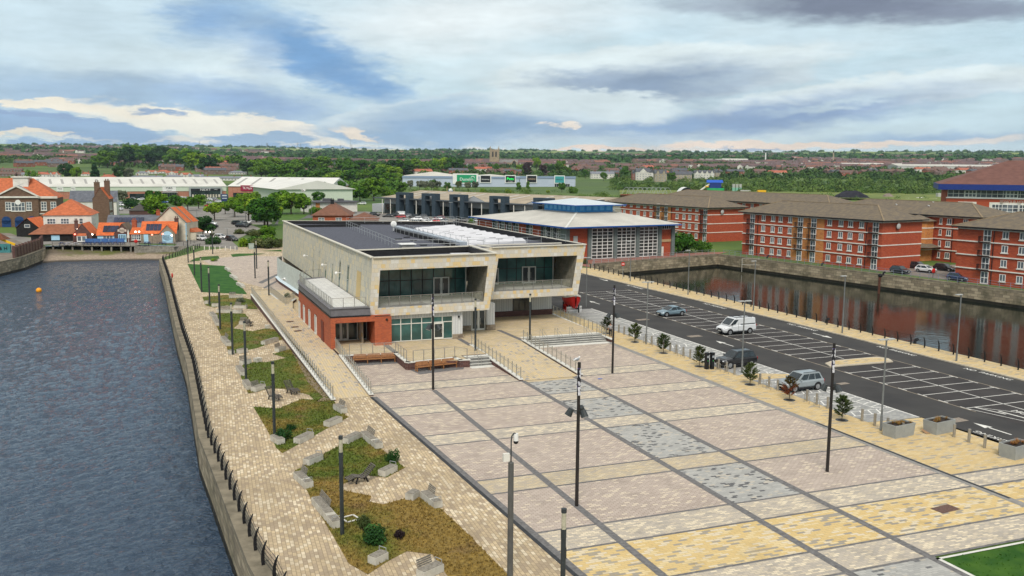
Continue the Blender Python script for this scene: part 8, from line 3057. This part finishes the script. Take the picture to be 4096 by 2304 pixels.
for x,y in sp_t:
 wall, roof = R_.choice((('brown', 'brown'), ('brick', 'brown'), ('brown', 'brown'), ('brick', 'slate'), ('brown', 'slate'), ('white', 'red')))
 small_house((x, y, terr(x, y)), R_.choice((18, 26)), 9, 5.4, 8.6, wall, roof, 'x', radians(R_.choice((-12, 10, 35))), '%s roofed %s terrace house of the far town beyond the trees' % (roof, wall), 'terrace houses of the far town')
tm = MB()
for x,y in scatter(3000,-16,60,1700,4600,.04,420,15):
 z = terr(x,y)
 a = R_.choice((-.3,.2,.9))
 w,d,h = R_.choice((16,30,44)),9,5.2
 ca,sa_ = cos(a),sin(a)
 Q = lambda u,v,zz: (x+ca*u-sa_*v,y+sa_*u+ca*v,z+zz)
 k,k2 = R_.choice(((0,2),(0,2),(0,2),(0,2),(1,2),(0,3)))
 tm.face([Q(-w/2,0,-2),Q(w/2,0,-2),Q(w/2,0,h),Q(-w/2,0,h)],k)
 tm.face([Q(-w/2,d,-2),Q(-w/2,0,-2),Q(-w/2,0,h),Q(-w/2,d/2,h+3.4),Q(-w/2,d,h)],k)
 tm.face([Q(w/2,0,-2),Q(w/2,d,-2),Q(w/2,d,h),Q(w/2,d/2,h+3.4),Q(w/2,0,h)],k)
 tm.face([Q(-w/2,0,h),Q(w/2,0,h),Q(w/2,d/2,h+3.4),Q(-w/2,d/2,h+3.4)],k2)
 tm.face([Q(w/2,d,h),Q(-w/2,d,h),Q(-w/2,d/2,h+3.4),Q(w/2,d/2,h+3.4)],k2)
tag(tm.build('town', [WALLS['brown'], WALLS['white'], mat('plum_town_roof', (.13, .088, .088), .9, .2, .05), mat('rust_town_roof', (.24, .11, .08), .9, .2, .05)]), kind='stuff')

# ---- church,domes,works,chimneys,turbines
CST = mat('church_stone', (.34, .27, .18), .9, .2, .5)
P = (616.9,1678.2,21.8)
S_ = hypot(P[0],P[1])/3640*.427
t = thing('church', 'sandstone church with a tall pinnacled square tower and long nave', 'church', P, radians(-22))
b = MB()
b.box(-40*S_,38*S_,0,70*S_,-8,150*S_)
for x in (-40,38):
 for y in (0,70):
  b.box((x-5)*S_,(x+5)*S_,(y-5)*S_,(y+5)*S_,-8,158*S_)
  b.hip((x-5)*S_,(x+5)*S_,(y-5)*S_,(y+5)*S_,158*S_,186*S_)
for k in range(5):
 b.box((-34+k*15)*S_,(-26+k*15)*S_,-2*S_,4*S_,150*S_,158*S_)
tw_ = b.build('tower', CST, t)
b = MB()
for x in (-18,12):
 b.box((x-5)*S_,(x+9)*S_,-2*S_,0,85*S_,132*S_)
b.build('belfry_opening', mat('dark_opening', (.05, .045, .04), .9, .1), tw_)
b = MB()
b.box(38*S_,215*S_,10*S_,70*S_,-8,34*S_)
for x in (215,):
 b.face([(x*S_,10*S_,34*S_),(x*S_,70*S_,34*S_),(x*S_,40*S_,62*S_)])
b.box(150*S_,216*S_,-2*S_,10*S_,-8,30*S_)
b.face([(150*S_,-2*S_,30*S_),(216*S_,-2*S_,30*S_),(183*S_,-2*S_,60*S_)])
nv = b.build('nave', CST, t)
b = MB()
b.hip(38*S_,217*S_,8*S_,72*S_,34*S_,62*S_,0,0)
b.build('nave_roof', mat('grey_lead_roof', (.20, .19, .18), .8, .1, .5), t)
b = MB()
b.box(168*S_,198*S_,-4*S_,-2*S_,4*S_,34*S_)
b.tube((183*S_,-4*S_,34*S_),(183*S_,-2*S_,34*S_),15*S_,12)
b.build('great_window', mat('dark_opening', (.05, .045, .04), .9, .1), nv)
for P, w, l in (((357.1, 1436.3, 15.0), 30, 'white domed roof among the trees left of the church'), ((435.0, 1660.0, 20.3), 12, 'small white dome right of the larger white dome')):
 s = hypot(P[0],P[1])/3640*.427
 t = thing('domed_building', l, 'building', P)
 b = MB()
 b.box(-w*2.4*s if w > 20 else -w*s,w*1.6*s,0,w*2*s,-3,18*s)
 b.build('hall', OFFWHITE, t)
 b = MB()
 b.ball((0,w*s,16*s),w*s,0,16,10,(1,1,1.1))
 b.tube((0,w*s,(16+w*1.05)*s),(0,w*s,(24+w*1.2)*s),w*.12*s,6)
 b.build('dome', OFFWHITE, t)

def slab(name, label, P, wpx, hpx, m_, dpx=60, rz=-.35, roofm=None, cat='industrial shed'):
 s = hypot(P[0],P[1])/3640*.427
 t = thing(name,label,cat,P,rz)
 b = MB()
 b.box(-wpx/2*s,wpx/2*s,0,dpx*s,-4,hpx*s*.72)
 b.build('wall', m_, t)
 b = MB()
 b.hip(-wpx/2*s-.5,wpx/2*s+.5,-.5,dpx*s+.5,hpx*s*.72+.02,hpx*s,0,0)
 b.build('roof', roofm or ROOFGREY, t)

PALEW = mat('pale_works_wall', (.45, .45, .43), .8, .12, .1)
slab('works_shed', 'long pale grey works roof on the right skyline', (1244.7, 1169.6, 20.2), 880, 54, PALEW, 200)
slab('works_shed', 'brown works building with a red block left of the long pale roof', (1314.0, 1416.3, 24.6), 560, 42, mat('tan_works_wall', (.34, .28, .22), .9, .15, .1), 90)
slab('works_shed', 'red brick works block in front of the brown works building', (1360.0, 1471.9, 26.1), 90, 38, BRICKRED, 60)
slab('works_shed', 'low pale works roof beyond the scrub, left of the long roof', (1120.4, 1278.5, 20.0), 640, 22, PALEW, 90)
slab('works_shed', 'pale works roof at the right edge of the skyline', (1538.8, 1296.2, 26.2), 260, 40, PALEW, 120)
slab('works_shed', 'green clad shed beside the white chimney', (1164.4, 1501.4, 24.0), 400, 30, mat('green_cladding', (.02, .19, .13), .6, .08, .1), 60)
slab('office_block', 'white office block far off left of the white chimney', (1345.0, 1924.6, 33.3), 230, 46, OFFWHITE, 60, cat='office building')
slab('office_block', 'long grey office block far off beside the white office', (1359.3, 2069.5, 36.2), 300, 34, PALEW, 50, cat='office building')
for P, hpx, w, m_, l in (((1460.4, 1959.7, 35.5), 112, 6, WHITE, 'white chimney with black top on the right skyline'), ((1588.6, 1857.3, 35.5), 114, 6, mat('tan_chimney', (.42, .33, .24), .9, .1, .3), 'tan chimney with black top on the right skyline'), ((1435.8, 1817.2, 32.6), 50, 5, OFFWHITE, 'short white chimney between the two tall ones')):
 s = hypot(P[0],P[1])/3640*.427
 t = thing('factory_chimney', l, 'chimney', P)
 b = MB()
 b.tube((0,0,-3),(0,0,hpx*s*.84),w*1.15*s,10,0,w*.8*s)
 b.build('stack', m_, t)
 if hpx > 60:
  b = MB()
  b.tube((0,0,hpx*s*.84),(0,0,hpx*s),w*.82*s,10)
  b.build('black_top', BLACK, t)

def tg(P,fn):
 return hypot(P[0],P[1])/3640*.427

for P, hpx, rad, rot, l in (((88.3, 5999.4, 125.0), 44, 34, .3, 'wind turbine on the left ridge, left of the pair'), ((145.9, 5998.2, 125.0), 36, 30, .9, 'wind turbine on the left ridge, right of the pair'), ((1176.5, 5883.5, 125.0), 92, 42, .45, 'tall wind turbine right of the pylons on the ridge'), ((3015.4, 5187.2, 125.0), 30, 32, .15, 'lone wind turbine on the horizon above the villas')):
 s = tg(P,0)
 t = thing('wind_turbine', l, 'wind turbine', P)
 b = MB()
 b.tube((0,0,-5),(0,0,hpx*s),2.6*s,8,0,1.5*s)
 b.build('tower', GALV, t)
 b = MB()
 b.ball((0,-3*s,hpx*s),3*s,0,8,6)
 b.build('hub', GALV, t)
 for k in range(3):
  a = rot+k*2*pi/3
  b = MB()
  b.bar((0,-4*s,hpx*s),(rad*s*sin(a),-4*s,hpx*s+rad*s*cos(a)),2.2*s,.8*s)
  b.build('blade', GALV, t)
for i,(P,hpx) in enumerate([((-327.7,4086.9,74.8),62),((-98.7,5371.1,109.3),42),((264.8,5994.2,125.0),50),((664.8,5963.1,125.0),48),((667.3,5962.8,125.0),44),((851.8,5939.2,125.0),56),((870.7,5936.5,125.0),46),((989.4,5917.9,125.0),50),((1114.6,5895.6,125.0),36),((1185.3,5881.7,125.0),44)]):
 s = tg(P,0)
 t = thing('pylon', 'lattice pylon on the ridge, %s from the left' % ORD[i], 'pylon', P, 0, 'pylons along the ridge')
 b = MB()
 w = hpx*.13*s
 for sx_ in (-1,1):
  b.bar((sx_*w,0,-4),(sx_*w*.25,0,hpx*s*.7),1.1*s)
  b.bar((sx_*w*.25,0,hpx*s*.7),(0,0,hpx*s),.9*s)
 for k in range(4):
  z0_,z1_ = hpx*s*.17*k,hpx*s*.17*(k+1)
  u0,u1 = w*(1-.75*k/4),w*(1-.75*(k+1)/4)
  b.bar((-u0,0,z0_),(u1,0,z1_),.7*s)
  b.bar((u0,0,z0_),(-u1,0,z1_),.7*s)
 b.build('lattice', GREYPOST, t)
 b = MB()
 for z_,u in ((.70,.24),(.82,.18),(.93,.13)):
  b.bar((-hpx*s*u,0,hpx*s*z_),(hpx*s*u,0,hpx*s*z_),.9*s)
 b.build('crossarm', GREYPOST, t)
gh = MB()
for P,w,d in (((626.0,5967.3,125.0),380,16),((659.4,5963.7,125.0),420,22),((1018.2,5913.0,125.0),560,12),((1348.9,5846.4,125.0),520,4)):
 s = tg(P,0)
 n = 8
 t = thing('glasshouse', 'white glasshouse roofs on the ridge, ' + {380: 'leftmost range', 420: 'range below the paired pylons', 560: 'range left of the tall turbine', 520: 'thin range right of the tall turbine'}[w], 'glasshouse', P)
 b = MB()
 for k in range(n):
  b.hip((-w/2+k*w/n)*s,(-w/2+(k+1)*w/n)*s,0,d*20*s,4*s,7*s,0,0)
 b.box(-w/2*s,w/2*s,0,d*20*s,-4,4*s)
 b.build('glass_roof', OFFWHITE, t)
P = (344.6,555.8,0.5)
s = tg(P,0)
t = thing('arched_shed', 'white arched storage tent with dark open end', 'shed', P, radians(-22))
b = MB()
for k in range(14):
 a0,a1 = pi*k/14,pi*(k+1)/14
 q = [(cos(a)*75*s,sin(a)*88*s) for a in (a0,a1)]
 b.face([(q[0][0]+50*s,0,q[0][1]),(q[0][0]+50*s,180*s,q[0][1]),(q[1][0]+50*s,180*s,q[1][1]),(q[1][0]+50*s,0,q[1][1])])
b.build('canvas', WHITE, t)
b = MB()
b.face([(cos(pi*k/14)*73*s+50*s,3*s,sin(pi*k/14)*86*s) for k in range(15)])
b.build('open_end', BLACK, t)
P = (324.2,568.0,0.5)
s = tg(P,0)
t = thing('hoop_frame', 'bare steel hoop frame of an uncovered storage tent', 'frame', P, radians(-22))
b = MB()
for k in range(10):
 for j in range(9):
  a0,a1 = pi*j/9,pi*(j+1)/9
  x = (-190+k*42)*s
  b.bar((x+cos(a0)*40*s,30*s,sin(a0)*82*s),(x+cos(a1)*40*s,30*s,sin(a1)*82*s),3*s)
for z_ in (40,80):
 b.bar((-190*s,30*s,z_*s),(190*s,30*s,z_*s),2.5*s)
b.build('hoops', GALV, t)

def crate(P, wpx, hpx, m_, label, name='container', cat='container', dpx=None):
 s = tg(P,0)
 t = thing(name,label,cat,P,radians(-22))
 b = MB()
 b.box(-wpx/2*s,wpx/2*s,0,(dpx or hpx)*s,0,hpx*s)
 n = max(3,int(wpx/12))
 for k in range(n):
  x = (-wpx/2+wpx*(k+.3)/n)*s
  b.box(x,x+wpx*.3/n*s,-1.5*s,0,3*s,(hpx-3)*s)
 b.build('corrugated_box', m_, t)
 d = MB()
 d.box(wpx/2*s,(wpx/2+1.5)*s,2*s,hpx*.9*s,2*s,(hpx-2)*s)
 d.build('door', m_, t)

MROON = mat('maroon_container', (.25, .025, .03), .6, .15, .3)
GRN = mat('green_netting', (.03, .38, .12), .8, .1, .3)
crate((310.5, 566.5, 0.4), 200, 22, MROON, 'long dark red container under the hoop frame, left')
crate((331.9, 568.2, 0.5), 150, 24, MROON, 'dark red container under the hoop frame, right')
crate((429.9, 641.2, 0.7), 150, 42, GRN, 'green sheeted base below the blue plant house', 'sheeted_store', 'store')
P = (429.9,641.2,0.7)
s = tg(P,0)
t = thing('plant_house', 'bright blue plant house with pitched roof and sloping conveyor', 'plant', (P[0], P[1], P[2]+42*s), radians(-22))
b = MB()
b.box(-55*s,50*s,4*s,50*s,0,50*s)
b.build('wall', NAVY, t)
b = MB()
b.hip(-80*s,66*s,0,54*s,50*s,74*s,0,0)
b.build('roof', mat('cobalt_roof', (.02, .10, .50), .5, .08), t)
b = MB()
b.bar((-55*s,20*s,38*s),(-165*s,10*s,-40*s),20*s,10*s,0)
b.build('conveyor', OFFWHITE, t)
b = MB()
b.box(-95*s,-66*s,-8*s,6*s,10*s,20*s)
b.build('walkway', YELLOWP, t)
for i,dx in enumerate((0,30,60)):
 P = (460.0,659.4,0.8)
 s = tg(P,0)
 t = thing('silo', '%s pale green caged tank from the left beside the blue plant house' % ORD[i], 'silo', (P[0]+dx*s*.92, P[1]-dx*s*.38, P[2]))
 b = MB()
 b.tube((0,0,0),(0,0,40*s),14*s,10)
 b.build('lower_tank', mat('pale_green_tank', (.22, .48, .36), .7, .1, .3), t)
 b = MB()
 b.tube((0,0,40*s),(0,0,72*s),13*s,10)
 b.build('upper_tank', PALEW, t)
crate((409.7, 579.9, 0.6), 62, 34, YELLOWP, 'yellow cabin left of the white sacks in the yard', 'site_cabin', 'cabin')
crate((444.5, 599.1, 0.7), 72, 38, YELLOWP, 'raised yellow cabin above the white sacks in the yard', 'site_cabin', 'cabin')
crate((467.0, 652.0, 0.8), 90, 20, PALEW, 'pale roofed lean-to by the caged tanks', 'site_shelter', 'shed')
crate((427.7, 554.1, 0.6), 82, 26, mat('dark_green_container', (.02, .13, .08), .6, .1, .3), 'dark green container in the yard')
for i, (dx, c_) in enumerate(((530, MROON), (585, mat('blue_container', (.03, .06, .22), .6, .15, .3)), (640, MROON), (470, mat('rust_container', (.30, .12, .04), .7, .15, .3)), (672, PALEW))):
 P = [(420.1,516.8,0.5),(424.3,515.9,0.5),(428.6,515.0,0.5),(426.7,532.0,0.5),(426.6,508.8,0.5)][i]
 crate(P, 52, 34, c_, '%s of the mixed stacked containers left of the black heap' % ('maroon', 'blue', 'second maroon', 'rust coloured', 'pale')[i], dpx=60)
crate((397.0, 496.9, 0.4), 110, 22, OFFWHITE, 'white flat topped cabin behind the far apartment roof', 'site_cabin', 'cabin')
crate((532.5, 505.2, 0.6), 76, 42, PALEW, 'pale green box trailer beside the navy-eaved office', 'trailer', 'trailer')

def heap(P, wpx, hpx, m_, label, dpx=120, name='spoil_heap'):
 s = tg(P,0)
 b = MB()
 n,k = 26,8
 R2_ = random.Random(wpx)
 g = [[None]*(n) for _ in range(k+1)]
 for j in range(k+1):
  for i in range(n):
   a = 2*pi*i/n
   r = 1-j/k
   q = 1+.12*noise.noise((cos(a)*2,sin(a)*2,j*.5+wpx))
   g[j][i] = (cos(a)*wpx/2*s*(.25+.75*r)*q if j < k else cos(a)*wpx*.12*s,sin(a)*dpx/2*s*r*q,hpx*s*(1-r**1.3)*(1+.1*noise.noise((a,j,1))))
 for j in range(k):
  for i in range(n):
   b.face([g[j][i],g[j][(i+1) % n],g[j+1][(i+1) % n],g[j+1][i]])
 b.face(g[k])
 o = b.build(name,m_,None,loc=P)
 o.rotation_euler = (0,0,radians(-22))
 tag(o, label, 'heap')

heap((442.6, 497.7, 0.5), 370, 74, mat('black_coal', (.022, .022, .032), .9, .3, .5), 'large black coal heap in the yard')
heap((492.8, 516.7, 0.6), 120, 38, mat('grey_gravel_heap', (.22, .18, .15), .95, .2, .4), 'small grey gravel heap right of the black heap')
WSACK = mat('white_sacks', (.62, .60, .56), .8, .15, .3)
for i,(P,w,h) in enumerate([((472.2,492.1,0.5),160,12),((478.1,483.6,0.5),150,14),((495.1,489.2,0.5),170,16),((495.9,476.9,0.5),140,14),((414.9,573.7,0.6),90,14),((422.2,573.3,0.6),80,16)]):
 heap(P, w, h, WSACK, '%s low pile of white sacks from the left in the yard' % ORD[(2, 3, 4, 5, 0, 1)[i]], 40, 'sack_pile')
P = (189.6,602.9,0.4)
s = tg(P,0)
t = thing('totem_sign', 'blue totem sign with white domed top between two timber posts', 'sign', P)
b = MB()
b.box(-22*s,22*s,0,8*s,0,48*s)
b.build('panel', mat('royal_blue_panel', (.01, .10, .45), .5, .05), t)
b = MB()
b.ball((0,4*s,52*s),16*s,0,10,6,(1,.4,1))
b.box(-17*s,17*s,-1*s,9*s,44*s,58*s)
b.build('top', WHITE, t)
for x in (-34,34):
 b = MB()
 b.tube((x*s,4*s,0),(x*s,4*s,84*s),3*s,6)
 b.build('post', mat('buff_post', (.40, .28, .16), .8, .1), t)
P = (32.79,489.39)
t = thing('totem_sign', 'navy totem sign with small panels in the retail car park', 'sign', P)
s = tg((*P,0),0)
b = MB()
b.box(-28*s,28*s,0,8*s,20*s,95*s)
for x in (-20,20):
 b.box((x-3)*s,(x+3)*s,1*s,7*s,0,20*s)
b.build('board', mat('navy_board', (.02, .04, .12), .5, .08), t)
b = MB()
b.box(-20*s,20*s,-1*s,0,74*s,86*s,0)
b.box(-20*s,20*s,-1*s,0,52*s,60*s,0)
b.build('panel', mat('pale_panel', (.5, .55, .6), .5, .05), t)

# ---- pub terrace and yard wall
simple_rail('railing', 'thin dark railing along the pub terrace above the beach', [(-24.11,248.34)+(.2,), (-15.04,243.87)+(.2,), (-6.37,243.46)+(.1,), (6.06,243.18)+(0.,), (9.75,252.29)+(0.,)], 1.0, 2.2, BLACKM)
t = thing('terrace_deck', 'concrete deck of the pub terrace on short piers above the beach', 'deck', (-24., 252., 0))
b = MB()
b.prism([(-25,251.5),(-5.5,244.5),(-4,247),(-5,256),(-24,259)],.0,.12)
wb(b, 'slab', CONCD, t)
for k in range(9):
 x,y = -24.3+k*2.25,251.7-k*.82
 b = MB()
 b.box(x-.2,x+.2,y-.1,y+.3,-1.6,.0)
 wb(b, 'pier', CONCD, t)
b = MB()
wall_strip(b,[(-5.5,244.4),(6,241.),(9,237)],-2,.02,.5)
tag(b.build('sea_wall', CONCD, None), 'low concrete wall holding the lane above the beach', 'wall')
b = MB()
for p,q in (((-29.0,221.),(-26.2,243.)),((-26.2,243.),(-26.7,252.5))):
 n = 9
 for i in range(n):
  a = (p[0]+(q[0]-p[0])*i/n,p[1]+(q[1]-p[1])*i/n)
  c_ = (p[0]+(q[0]-p[0])*(i+1)/n,p[1]+(q[1]-p[1])*(i+1)/n)
  b.bar((*a,1.15),(*c_,1.15),.3,2.3,0)
  b.bar((*a,.0),(*a,2.6),.5,.5,1)
tag(b.build('yard_wall', [BRICKBROWN, BRICKPURP], None), 'brown brick yard wall with piers above the left dock', 'wall')
TB = mat('navy_picnic_paint', (.02, .04, .15), .6, .15)
b = MB()
b.box(-.8,.8,-.35,.35,.68,.74)
for y in (-.65,.65):
 b.box(-.8,.8,y-.13,y+.13,.4,.45)
for x in (-.55,.55):
 b.bar((x,-.6,0),(x,-.2,.68),.07)
 b.bar((x,.6,0),(x,.2,.68),.07)
 b.bar((x,-.65,.38),(x,.65,.38),.07)
pt_ = b.mesh('picnic_table', TB)
pt2 = b.mesh('picnic_table', mat('white_top_paint', (.5, .5, .55), .6, .15))
for i in range(12):
 P = [(-22.24,251.05),(-20.71,249.98),(-19.00,249.51),(-16.94,251.19),(-15.70,250.84),(-14.21,250.43),(-12.96,250.09),(-11.47,249.67),(-9.97,249.26),(-8.48,248.84),(-2.47,247.18),(1.05,246.20)][i]
 tag(obj('picnic_table', pt_ if i not in (1, 2) else pt2, None, (*P, .12), RND.uniform(0, 3)), '%s picnic table from the left on the pub terrace' % ORD[i], 'picnic table', 'picnic tables on the pub terrace')
t = thing('parasol', 'closed white parasol on the pub terrace beside the blue double doors', 'parasol', (*(-7.01,255.14), .1))
b = MB()
b.tube((0,0,0),(0,0,3.2),.04,6)
b.build('pole', WHITE, t)
b = MB()
lathe(b,[(.1,1.0),(.32,1.3),(.16,2.9),(.02,3.4)],10)
b.build('folded_canopy', OFFWHITE, t)
t = thing('windbreak', 'long blue windbreak screens on the pub terrace', 'screen', (*(-17.30,256.94), .1), radians(-8))
b = MB()
for k in range(5):
 b.box(k*1.9,k*1.9+1.8,-.02,.02,.1,1.1)
 b.tube((k*1.9,0,0),(k*1.9,0,1.2),.03,6)
b.build('fabric', mat('faded_blue_fabric', (.05, .13, .33), .8, .15, 1), t)
t = thing('play_tower', 'teal and brown play structure cut off at the left edge', 'play structure', (*(-32.95,234.95), 0), radians(-20))
b = MB()
b.box(-2.2,1.8,-.3,.2,0,2.0)
b.build('teal_panel', mat('teal_panel_face', (.05, .20, .21), .7, .15, 1), t)
b = MB()
b.bar((-2,.4,3.6),(2.6,.4,1.8),.2,.5)
b.build('slide', YELLOWP, t)
b = MB()
b.hip(-3,.6,-.5,2.5,3.0,4.4)
b.build('roof', mat('brown_boards', (.16, .06, .03), .8, .2, 2), t)
l = obj('lettering', text_mesh('lettering', '& H', 1.8, .8, BLACK, .05), t, (.2, -.35, 1.0))
l.rotation_euler = (pi/2,0,0)
LIT = lamp_mat('lit_lantern_glow', (1.0, .86, .72), 5.)
LITR = lamp_mat('red_lantern_glow', (1.0, .12, .08), 5.)
for i,(P,z,m_) in enumerate([((-19.88,261.09),2.0,LITR),((-19.24,261.96),3.2,LIT),((-18.47,261.75),3.2,LIT),((-15.79,261.02),1.9,LIT),((-5.20,253.61),2.9,LIT),((-4.35,253.38),2.9,LIT),((-1.27,251.85),2.2,LITR),((1.30,251.15),2.4,LITR),((3.47,251.23),2.0,LIT),((11.77,249.99),2.8,LIT),((12.71,249.73),2.8,LIT)]):
 t = thing('lit_lantern', '%s glowing lantern from the left along the pub terrace fronts' % ORD[i], 'lantern', (P[0], P[1]-.9, 0), 0, 'glowing lanterns of the pub terrace')
 b = MB()
 b.tube((0,0,0),(0,0,z),.03,5)
 b.build('stem', BLACKM, t)
 b = MB()
 b.ball((0,0,z+.15),.2,0,8,6)
 b.build('globe', m_, t)
for i,(P,hpx) in enumerate([((0.26,359.08),80),((14.70,376.37),72),((28.08,373.47),90),((26.66,303.59),152),((34.37,324.12),130),((18.30,266.87),84),((11.67,219.97),0),((33.81,318.36),140),((55.80,355.97),180),((55.94,328.33),140),((103.99,330.66),170),((179.46,669.59),80),((238.01,724.30),80),((195.16,921.51),110)]):
 if not hpx:
  continue
 s = tg((*P,0),0)
 t = thing('car_park_lamp', '%s listed lamp post standing in the car parks from the left' % ORD[i], 'lamp post', P, 0, 'lamp posts in the car parks')
 b = MB()
 b.tube((0,0,0),(0,0,hpx*s),.09,6,0,.06)
 b.build('post', GREYPOST if i % 3 else DARKPOST, t)
 b = MB()
 b.box(-.7,.7,-.15,.15,hpx*s-.05,hpx*s+.05)
 b.build('lamp_head', mat('pale_lamp_head', (.42, .43, .42), .5, .08), t)
b = MB()
b.box(-.08,.08,-.08,.08,0,1.0)
wp_ = b.mesh('white_post', OFFWHITE)
for i in range(7):
 P = [(10.39,229.64),(11.48,228.74),(12.75,228.38),(13.82,227.78),(15.06,227.43),(16.19,226.82),(17.20,226.24)][i]
 tag(obj('white_post', wp_, None, (*P, 0)), '%s short white post from the left across the lane end' % ORD[i], 'post', 'short white posts across the lane')
t = thing('utility_cabinet', 'pale green utility cabinet by the side lot bushes', 'cabinet', (21.21,228.95), .1)
b = MB()
b.box(-.6,.6,-.3,.3,0,1.3)
b.box(-.65,.65,-.35,.35,1.3,1.38)
b.build('case', mat('pale_green_case', (.36, .42, .38), .6, .08), t)

# ---- thin evening haze
hm = bpy.data.materials.new('haze_air')
hm.use_nodes = True
ht = hm.node_tree
ht.nodes.remove(ht.nodes['Principled BSDF'])
pv = nd(ht, 'ShaderNodeVolumePrincipled')
pv.inputs['Color'].default_value = (.62, .76, .92, 1)
pv.inputs['Density'].default_value = 4.5e-5
ht.links.new(pv.outputs[0], ht.nodes['Material Output'].inputs['Volume'])
hm.cycles.homogeneous_volume = True
b = MB()
b.box(-6600,6600,-6600,6600,-6,260)
tag(b.build('haze', hm), kind='stuff')
SC.cycles.volume_bounces = 0
